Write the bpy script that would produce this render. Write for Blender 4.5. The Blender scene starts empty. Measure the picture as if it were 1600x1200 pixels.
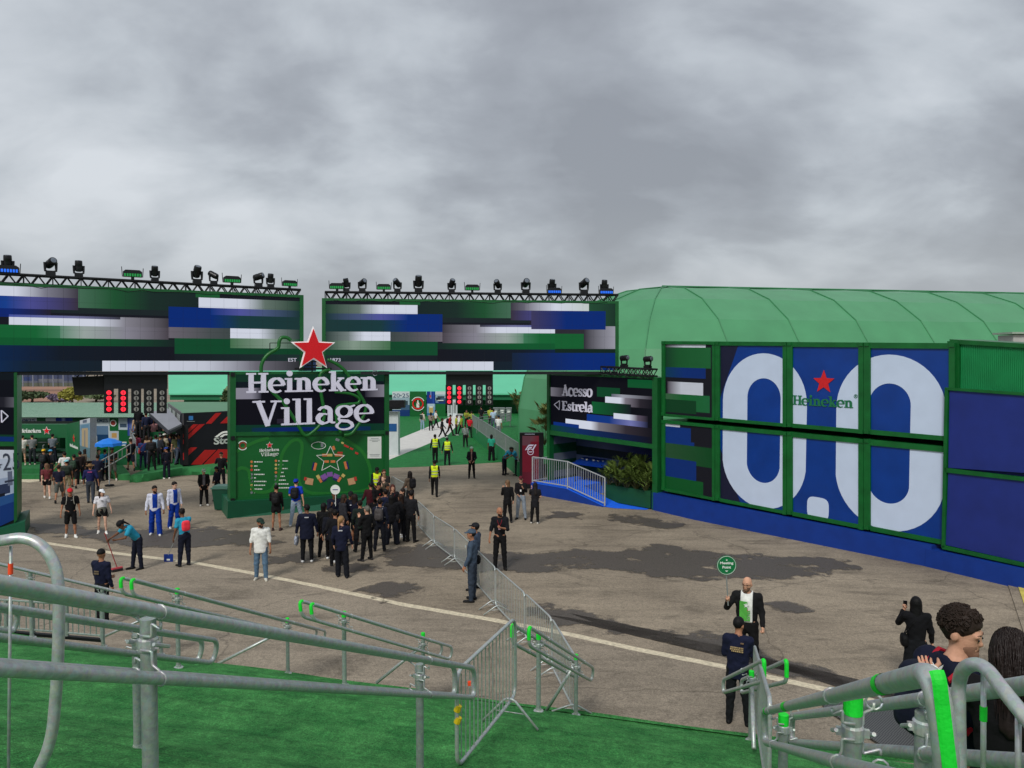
import bpy, math, random
import numpy as np
from mathutils import Vector, Matrix
random.seed(7); R=math.radians; sc=bpy.context.scene; COL=sc.collection
# ---------------- camera, light ----------------
FPX=1155.0; CH=6.6; PITCH=math.atan(40/FPX)
cd=bpy.data.cameras.new('camera'); cam=bpy.data.objects.new('camera',cd); COL.objects.link(cam)
cam.location=(0,0,CH); cam.rotation_euler=(R(90)-PITCH,0,0)
cd.sensor_width=36; cd.lens=FPX/1600*36; cd.clip_end=3000; cd.clip_start=.05; sc.camera=cam
cd.dof.use_dof=False
sc.view_settings.view_transform='Standard'; sc.view_settings.look='None'; sc.view_settings.exposure=0.47
sc.view_settings.gamma=1
SUN_EL,SUN_AZ=R(44),R(200)
wd=bpy.data.worlds.new('World'); sc.world=wd; wd.use_nodes=True
def lin(c):
    if isinstance(c,str):
        c=[int(c[i:i+2],16) for i in (0,2,4)]
    r=[]
    for v in c[:3]:
        v=v/255.0; r.append(v/12.92 if v<=.04045 else ((v+.055)/1.055)**2.4)
    return (r[0],r[1],r[2],1.0)
def world():
    nt=wd.node_tree; N=nt.nodes; L=nt.links; N.clear()
    out=N.new('ShaderNodeOutputWorld'); bg=N.new('ShaderNodeBackground'); L.new(bg.outputs[0],out.inputs[0])
    sky=N.new('ShaderNodeTexSky'); sky.sky_type='NISHITA'; sky.sun_disc=False
    sky.sun_elevation=SUN_EL; sky.sun_rotation=SUN_AZ; sky.air_density=1.5; sky.dust_density=4
    tc=N.new('ShaderNodeTexCoord'); sp=N.new('ShaderNodeSeparateXYZ'); L.new(tc.outputs['Generated'],sp.inputs[0])
    def m(op,a,b=None,c=None):
        n=N.new('ShaderNodeMath'); n.operation=op
        for i,v in enumerate((a,b,c)):
            if v is None: continue
            if isinstance(v,(int,float)): n.inputs[i].default_value=v
            else: L.new(v,n.inputs[i])
        return n.outputs[0]
    z=m('MAXIMUM',sp.outputs[2],0.0); d=m('ADD',z,0.42)
    cx=m('DIVIDE',sp.outputs[0],d); cy=m('DIVIDE',sp.outputs[1],d)
    cb=N.new('ShaderNodeCombineXYZ'); L.new(cx,cb.inputs[0]); L.new(cy,cb.inputs[1])
    def noise(scale,detail,rough,dist,off=(0,0,0),sx=1,sy=1):
        mp=N.new('ShaderNodeMapping'); mp.inputs['Location'].default_value=off; mp.inputs['Scale'].default_value=(sx,sy,1)
        L.new(cb.outputs[0],mp.inputs[0]); n=N.new('ShaderNodeTexNoise'); L.new(mp.outputs[0],n.inputs['Vector'])
        n.inputs['Scale'].default_value=scale; n.inputs['Detail'].default_value=detail
        n.inputs['Roughness'].default_value=rough; n.inputs['Distortion'].default_value=dist; return n.outputs[0]
    n1=noise(1.05,4,.5,.3,(5.3,2.1,0)); n2=noise(2.6,6,.5,.35,(.4,4.2,0),.85,1.1); n3=noise(8,6,.52,.3,(1,7,2),.8,1)
    mix=m('ADD',m('MULTIPLY',n1,.48),m('ADD',m('MULTIPLY',n2,.46),m('MULTIPLY',n3,.14)))
    def blob(px,py,pw,amp): # a thicker or thinner stretch of the cloud deck in one direction
        v=Vector(((px-800)/FPX,1,(600-py)/FPX-.035)).normalized(); dn=N.new('ShaderNodeVectorMath'); dn.operation='DOT_PRODUCT'; L.new(tc.outputs['Generated'],dn.inputs[0]); dn.inputs[1].default_value=v
        return m('MULTIPLY',m('POWER',m('MAXIMUM',dn.outputs['Value'],0.0),pw),amp)
    for q in((150,190,90,.05),(560,130,110,.05),(-100,120,80,.03),(1340,150,90,-.06),(930,110,240,-.012),(1000,330,60,-.02),(1250,330,60,.015),(300,20,50,-.02)): mix=m('ADD',mix,blob(*q))
    cr=N.new('ShaderNodeValToRGB'); L.new(mix,cr.inputs[0]); e=cr.color_ramp.elements
    e[0].position=.41; e[0].color=lin((148,152,160)); e[1].position=.645; e[1].color=lin((216,221,227))
    q=e.new(.485); q.color=lin((166,171,179)); q=e.new(.55); q.color=lin((190,196,203))
    # paler, flatter band low over the horizon
    hz=N.new('ShaderNodeMapRange'); L.new(sp.outputs[2],hz.inputs[0]); hz.inputs[1].default_value=0; hz.inputs[2].default_value=.20
    hz.inputs[3].default_value=.75; hz.inputs[4].default_value=0
    mh=N.new('ShaderNodeMixRGB'); L.new(hz.outputs[0],mh.inputs[0]); L.new(cr.outputs[0],mh.inputs[1]); mh.inputs[2].default_value=lin((174,180,187))
    sm=N.new('ShaderNodeMixRGB'); sm.blend_type='MULTIPLY'; sm.inputs[0].default_value=1; L.new(sky.outputs[0],sm.inputs[1]); sm.inputs[2].default_value=(.012,.012,.012,1)
    ad=N.new('ShaderNodeMixRGB'); ad.blend_type='ADD'; ad.inputs[0].default_value=1
    L.new(mh.outputs[0],ad.inputs[1]); L.new(sm.outputs[0],ad.inputs[2])
    # scaled so that the Background strength stays in its usual range
    sc2=N.new('ShaderNodeVectorMath'); sc2.operation='SCALE'; L.new(ad.outputs[0],sc2.inputs[0]); sc2.inputs['Scale'].default_value=6.75
    L.new(sc2.outputs[0],bg.inputs[0]); bg.inputs[1].default_value=.1
world()
sl=bpy.data.lights.new('sun','SUN'); sl.energy=1.5; sl.angle=R(14); sl.color=(1,.97,.92)
so=bpy.data.objects.new('sun',sl); COL.objects.link(so)
so.rotation_euler=(R(90)-SUN_EL,0,R(180)-SUN_AZ+R(0))
# ---------------- projection ----------------
def ray(px,py):
    x=(px-800)/FPX; y=-(py-600)/FPX
    return Vector((x, math.cos(PITCH)+y*math.sin(PITCH), -math.sin(PITCH)+y*math.cos(PITCH)))
def at(px,py,Y):
    r=ray(px,py); t=Y/r.y; return Vector((r.x*t,Y,CH+r.z*t))
def gz(y): return 1.0-.033*y if y<30 else .01
def G(px,py,dz=0.0):
    r=ray(px,py); Y=20.0
    for _ in range(60):
        Y=r.y*(gz(Y)+dz-CH)/r.z if r.z<0 else 900.
        Y=min(Y,900.)
    return Vector((r.x*Y/r.y,Y,gz(Y)+dz))
TP=[(-6,1.55),(0,1.55),(4,2.9),(6.0,3.85),(6.8,4.12),(8.5,4.5),(9.9,4.95),(11.9,5.95),(12.03,6.0)]
NX,NY=.2955,.9553
def sval(x,y): return NX*x+NY*y
def tz(x,y):
    s=sval(x,y); return CH-float(np.interp(s,[a for a,b in TP],[b for a,b in TP]))
def surf(x,y): return max(tz(x,y),gz(y)) if sval(x,y)<12.03 else gz(y)
# ---------------- materials ----------------
MATS={}
def mat(name,color=(128,128,128),rough=.6,metal=0,noise=.12,scale=6,bump=0.0,bscale=40,emit=0,spec=.4,coord='Object'):
    if name in MATS: return MATS[name]
    m=bpy.data.materials.new(name); m.use_nodes=True; nt=m.node_tree; N=nt.nodes; L=nt.links
    b=N['Principled BSDF']; c=lin(color); b.inputs['Roughness'].default_value=rough; b.inputs['Metallic'].default_value=metal
    b.inputs['Specular IOR Level'].default_value=spec
    tc=N.new('ShaderNodeTexCoord'); n=N.new('ShaderNodeTexNoise'); L.new(tc.outputs[coord],n.inputs['Vector'])
    n.inputs['Scale'].default_value=scale; n.inputs['Detail'].default_value=5
    mr=N.new('ShaderNodeMapRange'); L.new(n.outputs[0],mr.inputs[0]); mr.inputs[1].default_value=.25; mr.inputs[2].default_value=.75
    mr.inputs[3].default_value=1-noise; mr.inputs[4].default_value=1+noise
    mx=N.new('ShaderNodeVectorMath'); mx.operation='SCALE'; mx.inputs[0].default_value=c[:3]; L.new(mr.outputs[0],mx.inputs['Scale'])
    L.new(mx.outputs[0],b.inputs['Base Color'])
    if emit:
        L.new(mx.outputs[0],b.inputs['Emission Color']); b.inputs['Emission Strength'].default_value=emit
    if bump:
        n2=N.new('ShaderNodeTexNoise'); L.new(tc.outputs[coord],n2.inputs['Vector']); n2.inputs['Scale'].default_value=bscale
        n2.inputs['Detail'].default_value=4
        bp=N.new('ShaderNodeBump'); bp.inputs['Strength'].default_value=bump; bp.inputs['Distance'].default_value=.02
        L.new(n2.outputs[0],bp.inputs['Height']); L.new(bp.outputs[0],b.inputs['Normal'])
    MATS[name]=m; return m
def vcmat(name,emit=0.0,rough=.5,noise=.05):
    if name in MATS: return MATS[name]
    m=bpy.data.materials.new(name); m.use_nodes=True; nt=m.node_tree; N=nt.nodes; L=nt.links
    b=N['Principled BSDF']; a=N.new('ShaderNodeVertexColor'); a.layer_name='Col'
    tc=N.new('ShaderNodeTexCoord'); n=N.new('ShaderNodeTexNoise'); L.new(tc.outputs['Object'],n.inputs['Vector']); n.inputs['Scale'].default_value=3
    mr=N.new('ShaderNodeMapRange'); L.new(n.outputs[0],mr.inputs[0]); mr.inputs[3].default_value=1-noise; mr.inputs[4].default_value=1+noise
    mx=N.new('ShaderNodeVectorMath'); mx.operation='SCALE'; L.new(a.outputs[0],mx.inputs[0]); L.new(mr.outputs[0],mx.inputs['Scale'])
    if emit:
        b.inputs['Base Color'].default_value=(.004,.004,.005,1); L.new(mx.outputs[0],b.inputs['Emission Color']); b.inputs['Emission Strength'].default_value=emit
    else: L.new(mx.outputs[0],b.inputs['Base Color'])
    b.inputs['Roughness'].default_value=rough; b.inputs['Specular IOR Level'].default_value=.25 if not emit else .03
    MATS[name]=m; return m
# ---------------- mesh building ----------------
class MB:
    def __init__(s): s.v=[]; s.f=[]; s.c=None; s.m=[]
    def add(s,vs,fs,mi=0):
        o=len(s.v); s.v+= [tuple(v) for v in vs]; s.f+=[tuple(i+o for i in f) for f in fs]; s.m+=[mi]*len(fs)
    def box(s,c,size,rz=0,rx=0,ry=0,mi=0):
        M=Matrix.Rotation(rz,3,'Z')@Matrix.Rotation(ry,3,'Y')@Matrix.Rotation(rx,3,'X'); c=Vector(c); h=[a/2 for a in size]
        vs=[c+M@Vector((x*h[0],y*h[1],z*h[2])) for z in(-1,1) for y in(-1,1) for x in(-1,1)]
        s.add(vs,[(0,2,3,1),(4,5,7,6),(0,1,5,4),(2,6,7,3),(0,4,6,2),(1,3,7,5)],mi)
    def beam(s,a,b,w,h=None,mi=0):
        a=Vector(a);b=Vector(b); h=h or w; t=(b-a)
        if t.length<1e-6: return
        t.normalize(); u=Vector((0,0,1)) if abs(t.z)<.95 else Vector((1,0,0)); r=t.cross(u).normalized(); u=r.cross(t)
        vs=[p+r*(x*w/2)+u*(z*h/2) for p in(a,b) for x,z in((-1,-1),(1,-1),(1,1),(-1,1))]
        s.add(vs,[(3,2,1,0),(4,5,6,7),(0,1,5,4),(1,2,6,5),(2,3,7,6),(3,0,4,7)],mi)
    def tube(s,pts,r,n=8,mi=0,closed=False,cap=True):
        pts=[Vector(p) for p in pts]; k=len(pts); rr=r if isinstance(r,(list,tuple)) else [r]*k
        tn=[]
        for i in range(k):
            if closed: t=pts[(i+1)%k]-pts[i-1]
            else: t=pts[min(i+1,k-1)]-pts[max(i-1,0)]
            tn.append(t.normalized() if t.length>1e-9 else Vector((0,0,1)))
        u=Vector((0,0,1)) if abs(tn[0].z)<.9 else Vector((1,0,0)); u=(u-tn[0]*u.dot(tn[0])).normalized(); vs=[]
        for i in range(k):
            u=(u-tn[i]*u.dot(tn[i])); u=u.normalized() if u.length>1e-6 else tn[i].orthogonal().normalized()
            w=tn[i].cross(u)
            for j in range(n):
                a=2*math.pi*j/n; vs.append(pts[i]+(u*math.cos(a)+w*math.sin(a))*rr[i])
        fs=[]
        for i in range(k if closed else k-1):
            a=i*n; b=((i+1)%k)*n
            for j in range(n): fs.append((a+j,a+(j+1)%n,b+(j+1)%n,b+j))
        if cap and not closed: fs+= [tuple(reversed(range(n))),tuple(range((k-1)*n,k*n))]
        s.add(vs,fs,mi)
    def prism(s,poly,d,mi=0):
        d=Vector(d); n=len(poly); P=[Vector(p) for p in poly]
        s.add(P+[p+d for p in P],[tuple(reversed(range(n))),tuple(range(n,2*n))]+[(i,(i+1)%n,n+(i+1)%n,n+i) for i in range(n)],mi)
    def lathe(s,prof,c,n=14,mi=0,sx=1,sy=1):
        c=Vector(c); vs=[]; k=len(prof)
        for r,z in prof:
            for j in range(n): a=2*math.pi*j/n; vs.append(c+Vector((r*sx*math.cos(a),r*sy*math.sin(a),z)))
        fs=[(i*n+j,i*n+(j+1)%n,(i+1)*n+(j+1)%n,(i+1)*n+j) for i in range(k-1) for j in range(n)]
        fs+=[tuple(reversed(range(n))),tuple(range((k-1)*n,k*n))]; s.add(vs,fs,mi)
    def sheet(s,poly,mi=0): s.add(poly,[tuple(range(len(poly)))],mi)
def fillet(pts,r,n=5,closed=False):
    pts=[Vector(p) for p in pts]; out=[]; k=len(pts)
    for i,p in enumerate(pts):
        if not closed and i in(0,k-1): out.append(p); continue
        a=pts[i-1]-p; b=pts[(i+1)%k]-p; rr=min(r,a.length*.49,b.length*.49); a.normalize(); b.normalize()
        p0=p+a*rr; p2=p+b*rr
        for j in range(n+1):
            t=j/n; out.append(p0*(1-t)**2+p*2*t*(1-t)+p2*t*t)
    return out
def mesh_of(mb,name,smooth=False,colors=None):
    me=bpy.data.meshes.new(name); me.from_pydata([tuple(v) for v in mb.v],[],mb.f)
    if any(mb.m): me.polygons.foreach_set('material_index',mb.m)
    if smooth: me.polygons.foreach_set('use_smooth',[True]*len(me.polygons))
    if colors is not None:
        ca=me.color_attributes.new('Col','FLOAT_COLOR','CORNER'); ca.data.foreach_set('color',[x for c in colors for x in c])
    me.update(); return me
def tag(o,label=None,cat=None,group=None,kind=None):
    if label: o['label']=label
    if cat: o['category']=cat
    if group: o['group']=group
    if kind: o['kind']=kind
    return o
def thing(name,label,cat,loc=(0,0,0),rz=0,group=None):
    o=bpy.data.objects.new(name,None); COL.objects.link(o); o.location=loc; o.rotation_euler=(0,0,rz); o.empty_display_size=.1
    return tag(o,label,cat,group)
WL={}
def wloc(o):
    v=Vector((0,0,0))
    while o is not None: v=v+Vector(o.location); o=o.parent
    return v
def part(name,mb,m,parent=None,smooth=False,local=False,colors=None,label=None,autosm=False,loc=None):
    """links mb as ONE mesh; vertices are world coordinates unless local"""
    ms=m if isinstance(m,(list,tuple)) else [m]
    off=wloc(parent) if (parent is not None and not local) else Vector((0,0,0))
    if parent is None and not local and mb.v:
        a=np.array(mb.v); lo=a.min(0); hi=a.max(0); off=Vector(((lo[0]+hi[0])/2,(lo[1]+hi[1])/2,lo[2]))
        if loc is not None: off=Vector(loc)
    if off.length: mb.v=[(v[0]-off.x,v[1]-off.y,v[2]-off.z) for v in mb.v]
    me=mesh_of(mb,name,smooth,colors); o=bpy.data.objects.new(name,me); COL.objects.link(o)
    for q in ms: me.materials.append(q)
    if autosm: 
        try: me.set_sharp_from_angle(angle=R(35)); me.polygons.foreach_set('use_smooth',[True]*len(me.polygons))
        except Exception: pass
    if parent is not None: o.parent=parent
    else: o.location=off
    if label: o['label']=label
    return o
def struct(name,mb,m,**k):
    o=part(name,mb,m,loc=(0,0,0),**k); o['kind']='structure'; return o
def copy_thing(root,loc,rz,label=None,group=None):
    c=root.copy(); COL.objects.link(c); c.location=loc; c.rotation_euler=(0,0,rz)
    if label: c['label']=label
    if group: c['group']=group
    for ch in list(root.children):
        d=ch.copy(); COL.objects.link(d); d.parent=c
        for g in ch.children:
            e=g.copy(); COL.objects.link(e); e.parent=d
    return c
class Facade:
    """vertical plane through two plan points; w is metres proud of it, towards the camera"""
    def __init__(s,A,B):
        s.A=Vector((A[0],A[1],0)); s.B=Vector((B[0],B[1],0)); s.t=(s.B-s.A).normalized(); s.n=Vector((s.t.y,-s.t.x,0))
        if s.n.dot(Vector((0,0,0))-s.A)<0: s.n=-s.n
    def p(s,px,py,w=0):
        r=ray(px,py); o=Vector((0,0,CH)); A=s.A+s.n*w; t=(A-o).dot(s.n)/r.dot(s.n); return o+r*t
    def proud(s,P,w): return P+s.n*w
    def prism(s,mb,poly,w0,w1,mi=0): mb.prism([s.p(x,y)+s.n*w0 for x,y in poly],s.n*(w1-w0),mi)
    def rect(s,mb,x0,y0,x1,y1,w0,w1,y0b=None,y1b=None,mi=0):
        """pixel rectangle; y0b,y1b are top and bottom at the right edge"""
        y0b=y0 if y0b is None else y0b; y1b=y1 if y1b is None else y1b
        s.prism(mb,[(x0,y0),(x1,y0b),(x1,y1b),(x0,y1)],w0,w1,mi)
    def grid(s,tl,tr,br,bl,w=0):
        P=[s.p(*q)+s.n*w for q in(tl,tr,br,bl)]
        return lambda u,v:(P[0]*(1-u)+P[1]*u)*(1-v)+(P[3]*(1-u)+P[2]*u)*v
def paint(mb,M,rects,bg,ulim=(0,1),colors=None,div=.04):
    """flat artwork as a mesh: rects (u0,u1,v0,v1,colour or [(u,colour)...]); last one on top"""
    us={ulim[0],ulim[1]}; vs={0.0,1.0}; u=ulim[0]
    for r in rects:
        us|={r[0],r[1]}; vs|={r[2],r[3]}
        if isinstance(r[4],list): us|={q[0] for q in r[4]}
    us=sorted(x for x in us if ulim[0]<=x<=ulim[1]); vs=sorted(x for x in vs if 0<=x<=1)
    uu=[us[0]]
    for x in us[1:]:
        k=int((x-uu[-1])/div)
        a=uu[-1]
        for j in range(1,k+1): uu.append(a+(x-a)*j/(k+1))
        if x-uu[-1]>1e-5: uu.append(x)
    us=uu; vs=[v for i,v in enumerate(vs) if i==0 or v-vs[i-1]>1e-5]
    def cf(c,u):
        if not isinstance(c,list): return lin(c)
        if u<=c[0][0]: return lin(c[0][1])
        for (a,ca),(b,cb) in zip(c,c[1:]):
            if u<=b: 
                t=(u-a)/max(1e-6,b-a); A=lin(ca);B=lin(cb); return tuple(A[i]+(B[i]-A[i])*t for i in range(4))
        return lin(c[-1][1])
    for i in range(len(us)-1):
        for j in range(len(vs)-1):
            um=(us[i]+us[i+1])/2; vm=(vs[j]+vs[j+1])/2; top=bg
            for r in rects:
                if r[0]<=um<=r[1] and r[2]<=vm<=r[3]: top=r[4]
            a=cf(top,us[i]); b=cf(top,us[i+1])
            mb.add([M(us[i],vs[j]),M(us[i+1],vs[j]),M(us[i+1],vs[j+1]),M(us[i],vs[j+1])],[(3,2,1,0)])
            colors+=[a,b,b,a]
def text(name,s,o,rt,up,w,h,depth,m,parent,bold=0.0,label=None,align='L'):
    """sans text in the box w x h whose lower left corner is o; rt, up are unit vectors"""
    cu=bpy.data.curves.new(name,'FONT'); cu.body=s; cu.size=1; cu.extrude=.5; cu.offset=bold; cu.resolution_u=3
    ob=bpy.data.objects.new(name,cu); COL.objects.link(ob); bpy.context.view_layer.update()
    dg=bpy.context.evaluated_depsgraph_get(); me=bpy.data.meshes.new_from_object(ob.evaluated_get(dg)); bpy.data.objects.remove(ob)
    co=np.array([v.co[:] for v in me.vertices]); lo=co.min(0); hi=co.max(0); nn=rt.cross(up)
    sx=w/(hi[0]-lo[0]); sy=h/(hi[1]-lo[1])
    mb=MB(); mb.v=[tuple(o+rt*((c[0]-lo[0])*sx)+up*((c[1]-lo[1])*sy)+nn*((c[2]+.5)*depth)) for c in co]
    mb.f=[tuple(p.vertices) for p in me.polygons]; mb.m=[0]*len(mb.f); bpy.data.meshes.remove(me)
    return part(name,mb,m,parent,label=label)
# slab serif letters drawn as strokes: (points, width[, smooth])
def arc(cx,cy,rx,ry,a0,a1,n=14): return [(cx+rx*math.cos(R(a0+(a1-a0)*i/n)),cy+ry*math.sin(R(a0+(a1-a0)*i/n))) for i in range(n+1)]
def slab(s,wd,T):
    """returns (strokes, advance); x height .5, cap height .72, T stem width"""
    S=[]; t=T*.42; X=.52
    def st(p,w): S.append((p,w))
    def stem(x,y0,y1,l=.07,r=.07,foot=True,head=True,hl=None,hr=None):
        st([(x,y0),(x,y1)],T)
        if foot: st([(x-T/2-l,y0+t/2),(x+T/2+r,y0+t/2)],t)
        if head: st([(x-T/2-(l if hl is None else hl),y1-t/2),(x+T/2+(r if hr is None else hr),y1-t/2)],t)
    def prof(n,lo,hi,pw=1): return [lo+(hi-lo)*abs(math.sin(math.pi*i/n))**pw for i in range(n+1)]
    a=T/2+.07
    if s=='H': stem(a,0,.72); stem(a+.36,0,.72); st([(a,.37),(a+.36,.37)],t*1.15); return S,2*a+.36
    if s=='E': stem(a,0,.72,r=0); st([(a,.72-t/2),(a+.32,.72-t/2)],t); st([(a,t/2),(a+.34,t/2)],t); st([(a,.37),(a+.22,.37)],t); st([(a+.31,.72),(a+.31,.55)],t); st([(a+.33,0),(a+.33,.19)],t); return S,a+.40
    if s=='A':
        st([(.12,0),(.31,.72)],t*1.1); st([(.30,.74),(.52,0)],T); st([(.19,.24),(.42,.24)],t); st([(0,t/2),(.24,t/2)],t); st([(.38,t/2),(.66,t/2)],t); return S,.64
    if s=='V':
        st([(.12,.72),(.33,0)],T); st([(.33,.0),(.52,.72)],t*1.1); st([(0,.72-t/2),(.27,.72-t/2)],t); st([(.40,.72-t/2),(.64,.72-t/2)],t); return S,.62
    if s=='i': stem(a,0,X,hr=0); S.append((arc(a,.69,.001,.001,0,360,2),-T*.62)); return S,2*a
    if s=='l': stem(a,0,.76,hr=0); return S,2*a
    if s=='n':
        stem(a,0,X,hr=0); p=arc(a+.13,.34,.135,.15,150,0,8)+[(a+.27,.1)]; st(p,[t*.7]+[t*1.2+(T-t)*min(1,i/6) for i in range(len(p)-1)])
        st([(a+.27,.2),(a+.27,0)],T); st([(a+.27-T/2-.05,t/2),(a+.27+T/2+.07,t/2)],t); return S,a+.27+T/2+.09
    if s=='k':
        stem(a,0,.76,hr=0); st([(a,.19),(a+.26,X-t/2)],t*1.1); st([(a+.10,.30),(a+.29,0)],T); st([(a+.14,X-t/2),(a+.34,X-t/2)],t); st([(a+.2,t/2),(a+.40,t/2)],t); return S,a+.40
    if s in'ecgoa':
        r=.2; cx=.235
    if s=='e':
        p=arc(cx,.26,r,.25,0,310,22); st(p,[t*1.0+(T-t)*max(0,math.sin(math.pi*(i/22*310-80)/200))if 80<i/22*310<280 else t*1.0+(T*.45)*(i<6) for i in range(23)]); st([(cx-r,.26),(cx+r+.02,.26)],t*.9); return S,.47
    if s=='c':
        p=arc(cx,.26,r,.25,42,315,20); st(p,[t+(T-t)*max(0,math.sin(math.pi*i/20)) for i in range(21)]); st([(cx+r*.75,.34),(cx+r*.75,.5)],t); return S,.45
    if s=='o':
        p=arc(cx,.26,r,.25,0,360,28); st(p,[t+(T-t)*abs(math.cos(2*math.pi*i/28)) for i in range(29)]); return S,.47
    if s=='a':
        p=arc(.22,.36,.135,.13,165,0,10)+[(.355,.2)]; st(p,[t*1.3]*5+[T]*(len(p)-5)); st([(.355,.3),(.355,.06),(.40,t/2),(.47,t/2)],[T,T,t*1.3,t])
        p=arc(.21,.15,.145,.14,60,370,16); st(p,[t]*3+[T*.95]*8+[t]*6); return S,.47
    if s=='g':
        p=arc(.21,.34,.165,.165,0,360,24); st(p,[t+(T-t)*.9*abs(math.cos(2*math.pi*i/24)) for i in range(25)]); st([(.33,.46),(.47,.52)],t)
        st([(.12,.2),(.07,.12),(.12,.07),(.3,.045),(.40,-.03)],[t,t*1.3,T*.8,T*.8,T*.8]); p=arc(.22,-.085,.19,.115,30,-210,16); st(p,[T*.7]*4+[t]*9+[T*.6]*4); st([(.055,-.03),(.14,.06)],t); return S,.46
    if s=='s':
        p=[(.33,.40),(.26,.49),(.16,.49),(.08,.42),(.10,.33),(.2,.27),(.31,.2),(.33,.1),(.26,.03),(.14,.03),(.06,.13)]; st(p,[t,t,t,T*.8,T*.9,T,T*.9,T*.8,t,t,t]); st([(.345,.36),(.345,.51)],t*.8); st([(.05,.0),(.05,.16)],t*.8); return S,.40
    if s=='t':
        st([(.14,.66),(.14,.12),(.19,.03),(.28,.03),(.32,.1)],[T,T,T*.9,t,t]); st([(.02,X-t/2),(.30,X-t/2)],t); return S,.33
    if s=='r':
        stem(a,0,X,hr=0,r=.1); st([(a+T*.3,.33),(a+.1,.46),(a+.2,.48)],[t*.8,t*1.1,T*.8]); S.append((arc(a+.21,.44,.001,.001,0,360,2),-T*.55)); return S,a+.29
    return S,.25
def slabword(mb,word,T,sp=.0):
    x=0; k=0; out=[]
    for ch in word:
        S,w=slab(ch,0,T); out.append((x,S)); x+=w+sp
    return out,x-sp
def slabtext(name,word,o,rt,up,w,h,depth,m,parent,T=.135,sp=.02,asc=.74,label=None,skew=0):
    """word set in slab serifs; o is the left end of the base line, h the cap height"""
    L,W=slabword(None,word,T,sp); nn=rt.cross(up); mb=MB(); sx=w/W; sy=h/asc; k=0
    def P(x,y,d): return o+rt*(x*sx)+up*(y*sy+ x*sx*skew)+nn*d
    for x0,S in L:
        for pts,wd in S:
            k+=1; dd=depth+.0012*(k%9)*max(.3,min(4,h))
            if not isinstance(wd,list) and wd<0:
                c=pts[0]; c=(pts[0][0],pts[0][1]); ring=[(x0+c[0]-wd*math.cos(2*math.pi*i/14),c[1]-wd*math.sin(2*math.pi*i/14)*sx/sy*1.0) for i in range(14)]
                mb.prism([P(a,b,0) for a,b in ring],nn*dd); continue
            n=len(pts); ww=wd if isinstance(wd,list) else [wd]*n; Lf=[];Rt=[]
            for i in range(n):
                a=Vector(pts[max(0,i-1)]); b=Vector(pts[min(n-1,i+1)]); t=(b-a)
                t=t.normalized() if t.length>1e-6 else Vector((1,0)); q=Vector((-t.y,t.x)); p=Vector(pts[i])
                Lf.append(p+q*ww[i]/2); Rt.append(p-q*ww[i]/2)
            V=[P(x0+a.x,a.y,0) for a in Lf]+[P(x0+a.x,a.y,0) for a in Rt]; V2=[v+nn*dd for v in V]; F=[]; N2=2*n
            for i in range(n-1):
                F+=[(N2+i,N2+n+i,N2+n+i+1,N2+i+1),(i,i+1,N2+i+1,N2+i),(n+i,N2+n+i,N2+n+i+1,n+i+1)]
            F+=[(0,N2,N2+n,n),(n-1,2*n-1,N2+2*n-1,N2+n-1)]
            mb.add(V+V2,F)
    return part(name,mb,m,parent,label=label)
def starpoly(cx,cy,r,ri=.40,rot=90): return [(cx+(r if i%2==0 else r*ri)*math.cos(R(rot+36*i)),cy+(r if i%2==0 else r*ri)*math.sin(R(rot+36*i))) for i in range(10)]
def star(name,o,rt,up,r,depth,m,parent,ri=.40,label=None):
    nn=rt.cross(up); mb=MB(); mb.prism([o+rt*x+up*y for x,y in starpoly(0,0,r,ri)],nn*depth); return part(name,mb,m,parent,label=label)
GREEN=lambda:mat('frame_green',(15,88,40),.42,0,.16,3,.04,9)
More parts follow.
